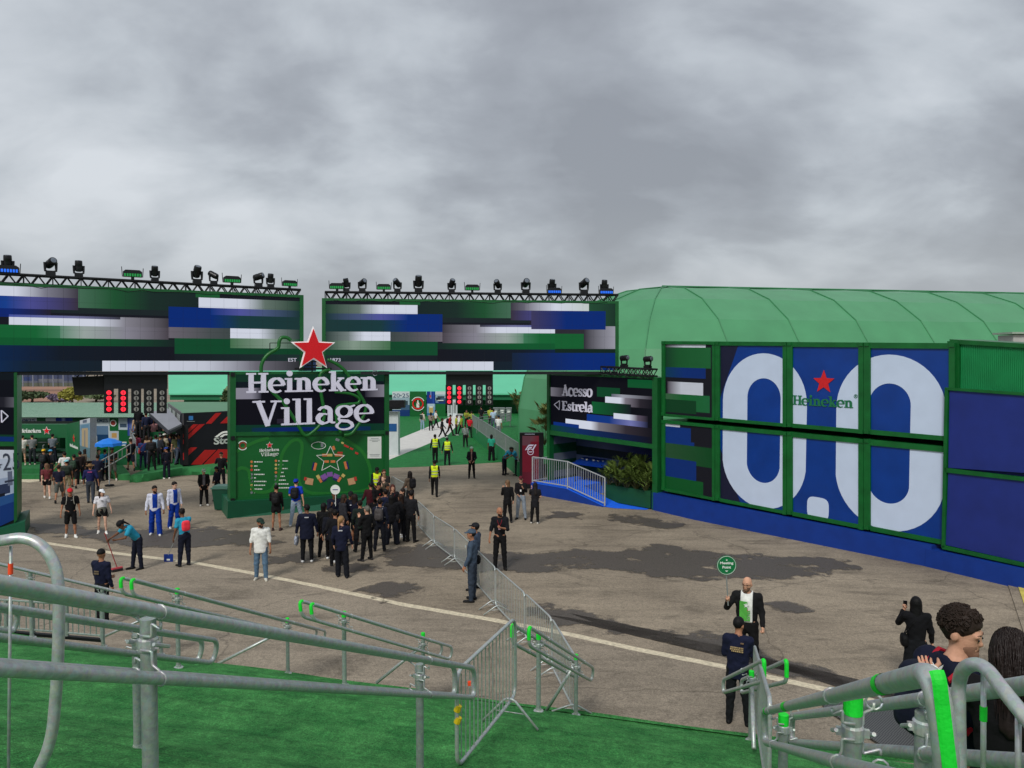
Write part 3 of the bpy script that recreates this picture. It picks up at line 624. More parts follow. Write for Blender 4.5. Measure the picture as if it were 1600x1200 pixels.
mb=MB(); c=FB.p(486,571)-FB.n*.7; mb.box(c,(.7,.3,.5),.5); part('light_box',mb,blue,t)
# map contents
def onmap(mb,pts,w=.032): FB.prism(mb,pts,.02,w)
def rotrect(cx,cy,w,h,a):
    a=R(a); return [(cx+x*math.cos(a)-y*math.sin(a),cy+x*math.sin(a)+y*math.cos(a)) for x,y in((-w/2,-h/2),(w/2,-h/2),(w/2,h/2),(-w/2,h/2))]
mb=MB(); st=[(516+23*math.cos(R(-90+36*i))*(1 if i%2==0 else .46),718+21*math.sin(R(-90+36*i))*(1 if i%2==0 else .46)) for i in range(11)]
for a,b in zip(st,st[1:]): mb.beam(FB.p(*a)+FB.n*.03,FB.p(*b)+FB.n*.03,.03,.02)
part('map_star',mb,wt,bd)
mb=MB(); st=[(497.5+11*(1 if k<9 or k>26 else 1)*math.cos(R(10*k)),696+5.5*math.sin(R(10*k))) for k in range(37)]
for a,b in zip(st,st[1:]): mb.beam(FB.p(*a)+FB.n*.03,FB.p(*b)+FB.n*.03,.02,.02)
part('map_arena',mb,wt,bd)
col={'o':(206,118,66),'y':(198,176,104),'p':(128,84,160),'n':(24,32,90),'r':(188,52,44),'t':(192,150,110),'g':(120,124,130)}
MP={'o':[(508,711,10,4,0),(529,711,12,4,0),(510,721,7,3.6,0),(520,721,7,3.6,0),(521,700,4,6,-20),(492,729,4,12,14),(540,727,4,12,-14),(530,749,4,8,32),(500,750,4,8,-32)],
 'y':[(515,711,8,4,0),(497,745,5,6,-30),(536,743,5,5,35),(535,692,4,3,30)],'p':[(506,745,9,8,-30),(515,741,9,7,-6),(525,744,9,7,24)],'n':[(489,728,2.6,12,14),(543,727,2.6,12,-14),(507,750,7,3,-30),(523,749,7,3,24)],
 'r':[(541,697,8,3,25),(549,701,5,3,25),(557,708,5,3,25),(531,707,8,2.4,0),(477,748,4,5,10),(555,748,4,6,-10)],'t':[(483,752,12,10,10),(549,752,11,10,-12)],'g':[(503,695,4,7,0),(527,687,6,4,20)]}
for k,v in MP.items():
    for q in v: mb=MB(); onmap(mb,rotrect(*q),.036 if k!='o' else .034); part('map_block',mb,mat('map_'+k,col[k],.6,0,.1,4),bd)
lc=[(393,721.5,'o',410),(393,728,'o',402),(393,734,'r',406),(393,741,'g',413),(393,746.5,'g',400),(393,752,'g',416),(393,758,'y',414),(393,764,'y',410),(393,769.5,'g',417)]
lc+=[(431,720,'o',450),(431,726,'y',442),(431,732,'y',449),(431,738,'o',443),(431,744,'g',445),(431,750,'g',446),(431,756,'g',451),(431,762,'o',458)]
for k in 'oyrg':
    for x,y,kk,xe in lc:
        if kk==k: mb=MB(); onmap(mb,[(x+2*math.cos(R(45*i)),y+2*math.sin(R(45*i))) for i in range(8)],.03); part('legend_dot',mb,mat('map_'+k,col[k]),bd)
mb=MB(); rn=random.Random(2)
for x,y,kk,xe in lc:
    xx=x+4; mb=MB()
    while xx<xe:
        l=rn.uniform(1.2,3.2); onmap(mb,[(xx,y-.8),(min(xe,xx+l),y-.8),(min(xe,xx+l),y+.9),(xx,y+.9)],.028); xx+=l+.7
    part('legend_line',mb,wt,bd)
lw(FB,'map_title','Heineken',405,436,706,701.5,.012,wt,bd,w=.02,T=.15,yb2=704); lw(FB,'map_title','Village',407,435,713,707.5,.012,wt,bd,w=.02,T=.11,yb2=711.5)
star('map_emblem',FB.p(421,695.5)+FB.n*.02,rt,up,.15,.012,wt,bd,.45); star('map_emblem',FB.p(421,695.5)+FB.n*.033,rt,up,.12,.008,mat('star_red',(196,14,26)),bd,.42)
def ring(mb,F,c,r0,r1,w0,w1,a0=0,a1=360,n=24):
    for i in range(n):
        a,b=R(a0+(a1-a0)*i/n),R(a0+(a1-a0)*(i+1)/n); P=[F.p(*c)+F.t*(r*math.cos(z))+up*(r*math.sin(z))+F.n*w0 for r,z in((r0,a),(r0,b),(r1,b),(r1,a))]; mb.prism(P,F.n*(w1-w0))
mb=MB(); ring(mb,FB,(379,696),.10,.145,.02,.03); part('no_minors_badge',mb,mat('badge_brown',(150,50,40),.6),bd)
mb=MB(); ring(mb,FB,(379,696),.165,.20,.02,.03,30,150,8); ring(mb,FB,(379,696),.165,.20,.02,.03,210,330,8); part('badge_text',mb,wt,bd)
mb=MB(); P=[]
pn=[(574,682.5),(595.5,682),(595.5,716),(574,716)]; FB.prism(mb,pn,.02,.035); part('notice_panel',mb,wt,bd)
for y,x0,x1 in((684.5,579,591),(687,577,593),(689,581,590),(709.5,577,593),(711.8,578,592)): mb=MB(); FB.prism(mb,[(x0,y),(x1,y),(x1,y+.9),(x0,y+.9)],.035,.04); part('notice_line',mb,mat('print_grey',(150,156,156),.6),bd)
# left leg of the gate
t=thing('gate_pillar','left gate pillar with dark arrow screen above a pale race poster','pillar',FL.p(0,820))
mb=MB(); FL.rect(mb,22,582,27,818,-2.0,.08,582,812); FL.rect(mb,-60,690,22,697,-.3,.06,690,697); part('frame',mb,gr,t)
mb=MB(); c=[]; paint(mb,FL.grid((-60,583),(22,583),(22,690),(-60,688),.02),[(0,1,.35,.5,[(0,(20,20,28)),(.8,(30,30,38)),(1,(84,84,92))]),(0,1,.0,.10,(12,20,26)),(0,1,.9,1,(10,50,34)),(.4,1,.93,1,(10,40,96))],(10,12,20),(0,1),c); part('display',mb,LED,t,colors=c)
mb=MB(); FL.prism(mb,[(-60,583),(24,583),(24,820),(-60,830)],-2,-.01); part('core',mb,dark,t)
mb=MB()
for a,b in(((2.5,641),(13,650)),((13,650),(3,660)),((2.5,641),(3,660))): mb.beam(FL.p(*a)+FL.n*.05,FL.p(*b)+FL.n*.05,.035)
part('arrow',mb,white,t)
mb=MB(); c=[]; paint(mb,FL.grid((-60,702),(22,703),(26,810),(-60,850),.03),[(0,1,0,.12,(206,212,228)),(0,1,.12,.42,(186,196,216)),(.5,1,.38,.5,(150,164,192)),(0,.9,.46,.6,(40,52,84)),(.3,.8,.58,.66,(16,20,34)),(0,1,.62,.74,(36,80,140)),(0,1,.74,1,(10,52,120)),(.86,.95,.3,.5,(96,104,128)),(.8,1,.42,.45,(50,56,76))],(160,176,204),(0,1),c); part('poster',mb,PRINT,t,colors=c)
o=FL.p(5,735)+FL.n*.035; text('poster_digits','25',o,FL.t,up,.5,.62,.01,mat('ink_dark',(50,56,76),.6),t)
mb=MB(); star_=FL.p(-3,727)+FL.n*.035; mb.prism([star_+FL.t*x+up*y for x,y in starpoly(0,0,.13)],FL.n*.01); part('poster_star',mb,mat('ink_dark',(50,56,76)),t)
mb=MB(); P=[FL.p(-60,842)+FL.n*.3,FL.p(40,812)+FL.n*.3]; P2=[Vector((p.x,p.y,0)) for p in P]; mb.prism([P[0],P[1],P2[1],P2[0]],-FL.n*2.4); part('plinth',mb,dg,t)
# right leg: access structure
FA=Facade((1.84,36.6),(6.23,32.0))
t=thing('access_gate','black LED wall with white arrow lettering above a blue ramp and plant bed','gate',FA.p(940,780))
mb=MB(); FA.rect(mb,857,583,861,765,-.2,.12,583,767); FA.rect(mb,1022,588,1030,800,-.3,.14,590,802); FA.rect(mb,860,673,1024,693,-.2,.10,694,0) if 0 else None
FA.prism(mb,[(861,672),(1022,694),(1022,701),(861,679)],-.3,.1); FA.prism(mb,[(861,583),(1022,588),(1022,592),(861,586)],-.3,.08)
a=FA.p(861,679)-FA.n*2.4; part('frame',mb,gr,t)
ACC=[(0,.17,.22,.38,[(0,(110,108,118)),(.06,(90,88,98)),(.17,(20,18,26))]),(.48,.70,.17,.33,(10,66,38)),(.77,1,.02,.15,(12,80,42)),(.62,1,.27,.32,[(.62,(90,96,110)),(.72,(150,152,164)),(1,(40,34,42))]),(.56,1,.32,.46,[(.56,W),(.7,W),(.75,(120,114,126)),(.88,(40,36,44)),(1,(14,14,22))]),
 (.43,.8,.42,.62,[(.43,(12,88,46)),(.6,(12,70,40)),(.8,(16,22,30))]),(.38,.95,.64,.82,[(.38,(8,50,130)),(.6,(14,52,124)),(.8,(110,114,170)),(.95,(20,24,44))]),(.64,.95,.58,.67,[(.64,W),(.78,W),(.86,(90,80,96)),(.95,(24,22,32))]),
 (.16,1,.76,.93,[(.16,W),(.42,W),(.5,(120,116,124)),(.75,(48,42,50)),(1,(12,12,20))]),(0,1,.90,1,[(0,(10,60,40)),(.3,(10,40,90)),(1,(12,12,20))]),(.03,.3,.84,.9,(8,44,116))]
mb=MB(); c=[]; paint(mb,FA.grid((861,586),(1022,592),(1022,694),(861,672),.02),ACC,(9,10,18),(0,1),c); part('display',mb,LED,t,colors=c)
mb=MB(); FA.prism(mb,[(861,586),(1022,592),(1022,694),(861,672)],-.4,0); part('display_back',mb,dark,t)
lw(FA,'lettering','Acesso',879,926,618,601,.03,white,t,w=.03,T=.16,yb2=625,skew=0,sp=.0); lw(FA,'lettering','Estrela',879,927,641,626,.03,white,t,w=.03,T=.16,yb2=648,sp=.0)
mb=MB()
for a,b in(((867,632),(875.5,626)),((875.5,626),(875,640)),((867,632),(875,640))): mb.beam(FA.p(*a)+FA.n*.05,FA.p(*b)+FA.n*.05,.035)
part('arrow',mb,white,t)
# alcove: back wall, side walls, floor
q=lambda x,y,w:FA.p(x,y)+FA.n*w
BK=[(0,1,0,.12,(10,60,34)),(0,1,.12,.3,[(0,(60,70,84)),(.3,(84,92,120)),(.6,(12,30,90)),(1,(8,30,96))]),(0,1,.3,.5,[(0,(8,40,28)),(.5,(10,14,30)),(1,(8,24,84))]),(0,1,.5,.72,[(0,(96,104,116)),(.4,(80,90,120)),(.75,(10,30,96)),(1,(8,34,110))]),(0,1,.72,.85,[(0,(12,70,40)),(.6,(10,14,30)),(1,(10,20,60))]),(0,1,.85,1,[(0,(70,74,90)),(.6,(90,96,110)),(1,(10,30,90))])]
A0=q(861,679,-1.9); B0=q(1022,701,-1.9); fz=.55
mb=MB(); c=[]; M=lambda u,v:(A0*(1-u)+B0*u)*(1-v)+(Vector((A0.x,A0.y,fz))*(1-u)+Vector((B0.x,B0.y,fz))*u)*v
paint(mb,M,BK,(10,40,40),(0,1),c); bw=part('back_wall',mb,PRINT,t,colors=c)
SD=[(0,1,.05,.22,(92,100,104)),(0,1,.22,.42,(12,70,36)),(0,1,.42,.58,(96,104,108)),(0,1,.58,.8,(12,74,40)),(0,1,.8,.95,(90,100,104))]
C0=q(861,679,-.05); mb=MB(); c=[]; M=lambda u,v:(C0*(1-u)+A0*u)*(1-v)+(Vector((C0.x,C0.y,fz))*(1-u)+Vector((A0.x,A0.y,fz))*u)*v
paint(mb,M,SD,(10,56,34),(0,1),c); part('side_wall',mb,PRINT,t,colors=c)
D0=q(1022,701,-.05); mb=MB(); mb.prism([D0,B0,Vector((B0.x,B0.y,0)),Vector((D0.x,D0.y,0))],FA.t*.06); part('side_wall',mb,gr,t)
mb=MB(); mb.prism([C0,D0,B0,A0],Vector((0,0,.08))); part('ceiling',mb,dark,t)
# platform and ramp
bc=mat('blue_carpet',(14,104,245),.85,0,.10,8,.3,60); bdk=mat('blue_skirt',(8,52,138),.55,0,.14,2,.06,5)
E=[q(861,679,0),q(1022,701,0)]; e0=Vector((E[0].x,E[0].y,0)); e1=Vector((E[1].x,E[1].y,0))
t2=thing('blue_ramp','bright blue carpeted platform and ramp below the arrow screen','ramp',(3.5,34,0))
n=FA.n; tt=FA.t; L0=(e1-e0).length
mb=MB(); a=e0-n*1.9-tt*.2; b=e0+n*1.15-tt*.2; c_=e0+tt*L0*.34+n*1.15; d_=e0+tt*L0*.34-n*1.9
mb.prism([p+Vector((0,0,.02)) for p in(a,b,c_,d_)],Vector((0,0,.53))); part('platform',mb,bc,t2)
mb=MB(); g1=e0+tt*(L0*.70)+n*1.15; g2=e0+tt*(L0*.70)-n*.0; hh=Vector((0,0,.55)); zz=Vector((0,0,.03)); dd=e0+tt*L0*.34
mb.add([c_+zz,dd+zz,g2+zz,g1+zz,c_+hh,dd+hh],[(0,1,2,3),(4,3,2,5),(0,4,5,1),(1,5,2),(0,3,4)])
mb.add([g1+zz,g2+zz,g2+tt*L0*.27+zz*.7,g2+tt*L0*.27+n*.35+zz*.7,g1+tt*.5-n*.1+zz*.7],[(4,3,2,1,0)]); part('ramp',mb,bc,t2)
mb=MB(); s1=b+n*.03; s2=c_+n*.03; s3=g1+n*.03; mb.prism([s1+Vector((0,0,.01)),s2+Vector((0,0,.01)),s3+Vector((0,0,.01)),s3+Vector((0,0,.05)),s2+hh,s1+hh],n*.04); part('skirt',mb,bdk,t2)
# fence on the ramp
wf=mat('white_rail',(176,180,182),.45,.3,.06,8)
t3=thing('ramp_fence','pale grey baluster fence along the edge of the blue ramp','fence',tuple(b+hh))
def fence(t,P,h,step,rp,rr,rb,m,ends=True):
    mb=MB(); 
    for p in P: mb=MB(); mb.tube([p,p+Vector((0,0,h))],rp,8); part('post',mb,m,t)
    mb=MB()
    for a,b in zip(P,P[1:]):
        mb.tube([a+Vector((0,0,h)),b+Vector((0,0,h))],rr,6); mb.tube([a+Vector((0,0,.1)),b+Vector((0,0,.1))],rr,6)
    part('rail',mb,m,t); mb=MB()
    for a,b in zip(P,P[1:]):
        n_=int((b-a).length/step)
        for i in range(1,n_): p=a+(b-a)*(i/n_); mb.tube([p+Vector((0,0,.1)),p+Vector((0,0,h))],rb,4,cap=False)
    part('baluster',mb,m,t)
mid=e0+tt*L0*.34; F1=b+hh-n*.06; F2=c_+hh-n*.06; F3=g1+Vector((0,0,.06))-n*.06; F0=e0-n*.2-tt*.15+hh
fence(t3,[F0,F1],1.15,.14,.03,.024,.013,wf); fence(t3,[F1,F2,F3],1.25,.14,.04,.028,.013,wf)
# info table inside
t4=thing('info_table','slanted blue table with printed lines inside the dark alcove','table',tuple(q(912,735,-1.0)))
c0=e0+tt*(L0*.30)-n*1.0; mb=MB(); mb.box(c0+Vector((0,0,fz+1.0)),(1.9,.9,.06),math.atan2(tt.y,tt.x),R(14)); part('tabletop',mb,mat('table_blue',(10,48,128),.4,0,.2,9),t4)
for dx,dy in((-.85,-.35),(.85,-.35),(-.85,.35),(.85,.35)):
    mb=MB(); p=c0+tt*dx+n*-dy; mb.beam(p+Vector((0,0,fz)),p+Vector((0,0,fz+1.0)),.05); part('leg',mb,blk,t4)
mb=MB()
for i in range(7):
    p=c0+tt*(-.7+.2*i)+n*random.uniform(-.2,.25)+Vector((0,0,fz+1.09+.0)); mb.box(p,(.12,.03,.01),math.atan2(tt.y,tt.x),R(14))
part('printed_lines',mb,wt,t4)
# ---------------- container wall with the big digits ----------------
FC=Facade((6.5,31.8),(13.0,22.2))
t=thing('container_building','two-storey green container building with huge white digits on blue panels','container building',FC.p(1260,850))
cols_=[(1035,1119),(1119,1231),(1231,1351),(1351,1494)]
def yl(x,k): # pixel rows of the long horizontals
    return {0:533+(x-1040)*3/440,1:650+(x-1035)*38/435,2:656+(x-1035)*41/435,3:766+(x-1035)*85/440,4:802+(x-1025)*88/455}[k]
gd=mat('container_green',(14,94,40),.36,0,.25,2.5,.12,7)
for i,(x0,x1) in enumerate(cols_):
    for lv in(0,1):
        mb=MB(); k0,k1=(0,1) if lv==0 else (2,3)
        wl=5+i*1.7; ht=4.5+i*1.2
        FC.prism(mb,[(x0,yl(x0,k0)),(x0+wl,yl(x0,k0)),(x0+wl,yl(x0,k1)),(x0,yl(x0,k1))],-1.5,.06)
        FC.prism(mb,[(x1-wl,yl(x1,k0)),(x1-.7,yl(x1,k0)),(x1-.7,yl(x1,k1)),(x1-wl,yl(x1,k1))],-1.5,.06)
        a,b=x0+wl,x1-wl
        FC.prism(mb,[(a,yl(a,k0)),(b,yl(b,k0)),(b,yl(b,k0)+ht*1.1),(a,yl(a,k0)+ht*1.1)],-1.5,.05)
        FC.prism(mb,[(a,yl(a,k1)-ht*.9),(b,yl(b,k1)-ht*.9),(b,yl(b,k1)),(a,yl(a,k1))],-1.5,.05)
        fr=part('container_frame',mb,gd,t,autosm=True)
        mb=MB()
        for x,y in((x0+wl/2,yl(x0,k0)+3),(x1-wl/2,yl(x1,k0)+3),(x0+wl/2,yl(x0,k1)-3),(x1-wl/2,yl(x1,k1)-3)):
            mb=MB(); mb.box(FC.p(x,y)+FC.n*.07,(.15,.04,.12),math.atan2(FC.t.y,FC.t.x)); part('corner_casting',mb,gd,fr)
mb=MB(); mb.prism([FC.p(1036,534)-FC.n*1.5,FC.p(1493,537)-FC.n*1.5,FC.p(1493,850)-FC.n*1.5,FC.p(1036,770)-FC.n*1.5],-FC.n*.9); part('core',mb,dark,t)
# panels and clipped digits, worked in plane metres
def sz(x,y): p=FC.p(x,y); return ((p-FC.A).dot(FC.t),p.z)
def S2(s,z,w): return FC.A+FC.t*s+Vector((0,0,z))+FC.n*w
def clip(poly,pl):
    for (nx,nz,d) in pl:
        out=[]
        for i in range(len(poly)):
            a=poly[i-1]; b=poly[i]; da=a[0]*nx+a[1]*nz-d; db=b[0]*nx+b[1]*nz-d
            if da>=0: out.append(a)
            if (da>=0)!=(db>=0): u=da/(da-db); out.append((a[0]+(b[0]-a[0])*u,a[1]+(b[1]-a[1])*u))
        poly=out
        if len(poly)<3: return []
    return poly
def quadhalf(q):
    r=[]; cx=sum(a for a,b in q)/4; cz=sum(b for a,b in q)/4
    for i in range(4):
        a=q[i];b=q[(i+1)%4]; nx,nz=-(b[1]-a[1]),(b[0]-a[0]); d=a[0]*nx+a[1]*nz
        if cx*nx+cz*nz<d: nx,nz,d=-nx,-nz,-d
        r.append((nx,nz,d))
    return r
def sup(cx,cz,rx,rz,e,n=48): # stadium like: straight sides with round ends
    out=[]
    for i in range(n):
        a=2*math.pi*i/n; c_,s_=math.cos(a),math.sin(a); r=rx; L_=rz-rx
        out.append((cx+r*c_,cz+(L_ if s_>=0 else -L_)+r*s_*1.0))
    return out
def box4(xl,yt,xr,yb,xm):
    s0=sz(xl,700)[0]; s1=sz(xr,700)[0]; zt=sz(xm,yt)[1]; zb=sz(xm+4,yb)[1]; return s0,s1,zt,zb
o1=box4(1129,552,1260,796,1196); i1=box4(1167,591,1219,755,1192); o2=box4(1306,554,1478,832,1397); i2=box4(1357,599,1422,787,1386)
shapes=[]
for o,i in((o1,i1),(o2,i2)):
    A=sup((o[0]+o[1])/2,(o[2]+o[3])/2,(o[1]-o[0])/2,(o[2]-o[3])/2,2); B=sup((i[0]+i[1])/2,(i[2]+i[3])/2,(i[1]-i[0])/2,(i[2]-i[3])/2,2)
    n_=len(A); shapes+=[[A[k],A[(k+1)%n_],B[(k+1)%n_],B[k]] for k in range(n_)]
d0=sz(1261,800); d1=sz(1295,800); zt=sz(1278,777)[1]; zb=sz(1278,812)[1]; cx=(d0[0]+d1[0])/2; hw=(d1[0]-d0[0])/2; hz=(zt-zb)/2; cz=(zt+zb)/2
shapes.append([(cx+hw*(abs(math.cos(a))**.55)*(1 if math.cos(a)>0 else -1),cz+hz*(abs(math.sin(a))**.55)*(1 if math.sin(a)>0 else -1)) for a in[2*math.pi*k/28 for k in range(28)]])
pb=mat('panel_blue',(10,56,136),.30,0,.22,.9,.22,2.2); pw=mat('digit_white',(198,212,236),.4,0,.04,2,.2,2.2); pn_=mat('panel_navy',(22,24,52),.4,0,.1,1)
STR0=[(.0,.85,.0,.05,[(0,(60,50,60)),(.4,W),(.85,W)]),(0,.95,.05,.33,[(0,(20,60,40)),(.3,(24,90,46)),(.95,(30,100,54))]),(0,.85,.33,.47,[(0,(10,60,90)),(.4,(8,48,120)),(.85,(8,44,116))]),(.05,.8,.53,.70,[(.05,(80,70,84)),(.35,W),(.8,W)]),(0,.93,.70,.93,[(0,(60,100,70)),(.4,(24,100,50)),(.93,(30,104,60))]),(0,.66,.78,.96,(10,64,34))]
STR1=[(0,.32,0,.05,W),(0,.55,.05,.30,(8,50,124)),(0,.62,.25,.3,(8,50,124)),(0,1,.30,.58,[(0,(40,80,50)),(1,(8,72,32))]),(0,.66,.52,.82,(8,46,118)),(0,.8,.80,1,(10,84,36))]
for i,(x0,x1) in enumerate(cols_):
    for lv in(0,1):
        k0,k1=(0,1) if lv==0 else (2,3); wl=4.5+i*1.6
        a,b=x0+wl,x1-wl; ht=4+i
        cor=[(a,yl(a,k0)+ht),(b,yl(b,k0)+ht),(b,yl(b,k1)-ht*.7),(a,yl(a,k1)-ht*.7)]
        mb=MB()
        if i==0:
            c=[]; paint(mb,FC.grid(*cor,w=.0),STR0 if lv==0 else STR1,(22,22,32),(0,1),c); part('striped_panel',mb,PRINT,t,colors=c)
            continue
        mb.prism([FC.p(*q_) for q_ in cor],-FC.n*.1); pp=part('blue_panel',mb,pb,t)
        pl=quadhalf([sz(*q_) for q_ in cor])
        for grp,nm in((shapes[:48],'zero_digit'),(shapes[48:96],'zero_digit'),(shapes[96:],'decimal_point')):
            mb=MB()
            for sh in grp:
                cl=clip(sh,pl)
                if len(cl)>2: mb.prism([S2(s_,z_,.0) for s_,z_ in cl],FC.n*.006)
            if mb.f: part(nm,mb,pw,pp)
        if i==1:
            s0=sz(a,600)[0]; mb=MB(); qd=[sz(*q_) for q_ in cor]
            nv=[(qd[0][0],qd[0][1]),(qd[0][0]+.9,qd[0][1]),(qd[0][0],qd[0][1]-2.2)] if lv==0 else [(qd[3][0],qd[3][1]),(qd[3][0]+1.0,qd[3][1]),(qd[3][0],qd[3][1]+2.0)]
            mb.prism([S2(s_,z_,.0) for s_,z_ in nv],FC.n*.003); part('navy_corner',mb,pn_,pp)
        if i==2 and lv==0:
            cc=FC.p(1287.5,597)+FC.n*.01; star('star',cc,FC.t,up,.42,.012,mat('star_red2',(206,30,36),.5),pp,.42)
            lw(FC,'lettering','Heineken',1239,1334,632,617,.012,mat('letter_green',(28,110,70),.5),pp,w=.01,T=.15,yb2=634,sp=.0)
            oo=FC.p(1334.5,622)+FC.n*.01; text('registered_mark','®',oo,FC.t,up,.13,.13,.01,mat('letter_green',(28,110,70)),pp)
mb=MB(); P=[FC.p(1025,768)+FC.n*.25,FC.p(1462,851)+FC.n*.25]; 
mb.prism([P[0],P[1],Vector((P[1].x,P[1].y,.05)),Vector((P[0].x,P[0].y,-.1))],-FC.n*2.2); part('plinth',mb,bdk,t)
# corrugated side section above the mesh wall
FD=Facade((13.05,22.4),(14.6,19.2))
sg=mat('corrugated_green',(24,134,76),.5,0,.12,2)
mb=MB(); A=FD.p(1496,534,0); Bq=FD.p(1640,541,0); A2=FD.p(1496,620,0); ln=(Bq-A); nr=46
hz_=A.z-A2.z
for i in range(nr):
    u0=i/nr; u1=(i+.5)/nr; u2=(i+1)/nr; f=lambda u,d:A+ln*u-FD.n*(.02+d)
    p0,p1,p2=f(u0,0),f(u1,0),f(u2,.02); dn=Vector((0,0,-hz_))
    mb.add([p0,p1,p1+dn,p0+dn],[(3,2,1,0)]); p3=f(u1,.02); mb.add([p1,p3,p3+dn,p1+dn],[(3,2,1,0)]); mb.add([p3,p2,p2+dn,p3+dn],[(3,2,1,0)])
    mb.add([p2,f(u2,0),f(u2,0)+dn,p2+dn],[(3,2,1,0)])
t=thing('side_container','green corrugated container end with blue mesh panels at right edge','container',(13.8,21,0)); part('corrugated_wall',mb,sg,t)
mb=MB(); FD.rect(mb,1485,530,1640,537,-1.5,.04,539,546); FD.rect(mb,1482,533,1500,606,-1.0,.06); part('top_rail',mb,gd,t)
meshb=mat('blue_mesh',(30,46,124),.5,0,.16,1.2,.05,6); mb=MB()
for cor in([(1492,610),(1640,620),(1640,740),(1490,730)],[(1490,738),(1640,754),(1640,884),(1486,850)]):
    mb.prism([FD.p(*q_)+FD.n*.25 for q_ in cor],-FD.n*.04)
part('mesh_panel',mb,meshb,t)
mb=MB(); FD.prism(mb,[(1486,608),(1640,618),(1640,892),(1482,856)],-.2,.04); part('backing_sheet',mb,meshb,t)
mb=MB()
for cor in([(1486,605),(1640,615),(1640,620),(1486,609)],[(1486,730),(1640,748),(1640,754),(1486,737)],[(1482,850),(1640,884),(1640,890),(1482,856)],[(1486,607),(1491,607),(1486,854),(1481,854)]):
    mb.prism([FD.p(*q_)+FD.n*.30 for q_ in cor],-FD.n*.10)
part('mesh_frame',mb,gd,t)
mb=MB()
for (x0,y0,x1,y1) in((1496,618,1640,629),(1496,715,1640,731)):
    n_=12
    for i in range(n_):
        u0,u1=i/n_,(i+1)/n_; g=lambda u,yy,d:(x0+(x1-x0)*u,yy+d+(y1-y0)*u)
        mb.beam(FD.p(*g(u0,y0,0 if i%2 else 8))+FD.n*.1,FD.p(*g(u1,y0,8 if i%2 else 0))+FD.n*.1,.03)
    for d in(0,8): mb.beam(FD.p(x0,y0+d)+FD.n*.1,FD.p(x1,y1+d)+FD.n*.1,.035)
part('rear_truss',mb,mat('truss_blue',(46,54,104),.6),t)  # rear truss in one plain dark blue
mb=MB(); P=[FD.p(1461,855)+FD.n*.45,FD.p(1640,892)+FD.n*.45]; mb.prism([P[0],P[1],Vector((P[1].x,P[1].y,.2)),Vector((P[0].x,P[0].y,.1))],-FD.n*1.2); part('plinth',mb,bdk,t)
mb=MB(); mb.sheet(gsheet([(1590,917),(1640,925),(1640,1020),(1606,964)],.05)); o=struct('yellow_marking',mb,mat('yellow_paint',(206,190,90),.7,0,.2,3))
mb=MB(); mb.sheet(gsheet([(1575,915),(1592,918),(1640,1060),(1606,1010)],.03)); o=struct('pavement',mb,ASPH)
# ---------------- trusses and stage lights ----------------
tl_s=thing
def truss(label,F,xs,ys,w0,dia=.34,loc=None):
    """box truss; xs,ys pixel ends of the bottom line"""
    A=F.p(xs[0],ys[0])+F.n*w0; B=F.p(xs[1],ys[1])+F.n*w0; t=(B-A).normalized(); L_=(B-A).length; n=F.n; u=Vector((0,0,1))
    o=thing('lighting_truss',label,'truss',tuple(A*.5+B*.5)); mb=MB(); h=dia
    C=[Vector((0,0,0)),u*h,-n*h,u*h-n*h]
    for c in C: mb.tube([A+c,B+c],.042,6)
    part('chord',mb,blk,o); mb=MB(); k=max(2,int(L_/h*1.5)); 
    for i in range(k):
        a=A+t*(L_*i/k); b=A+t*(L_*(i+1)/k)
        for c,d in((0,1),(2,3),(0,2),(1,3)):
            p,q_=(C[c],C[d]) if i%2 else (C[d],C[c]); mb.tube([a+p,b+q_],.025,4,cap=False)
        if i%4==0:
            for c,d in((0,1),(2,3),(0,2),(1,3)): mb.tube([a+C[c],a+C[d]],.018,4,cap=False)
    part('lattice',mb,blk,o)
    mb=MB(); rn=random.Random(int(L_*100)); p=[A+C[0]+n*.03]
    for i in range(1,25): q_=A+t*(L_*i/25)+n*.04+u*(-.02-.06*rn.random()*(i%3)); p.append(q_)
    mb.tube(p,.012,4); part('cable',mb,blk,o)
    return o,A,B,t,u*h
yt=lambda x:432+(x-0)*31/470
TA=truss('black lighting truss along the top of the left wide screen',FL,(-60,470),(439,465),.02)
TB=truss('black lighting truss along the top of the right wide screen',FR,(508,966),(468,472),.02)
TC=truss('short black lighting truss above the arrow lettering screen',FA,(944,1026),(583,588),.25,.30)
hbl=mat('lamp_black',(18,19,22),.35,.1,.15,8)
lens=mat('lamp_lens',(120,128,138),.1,.5,.05,5)
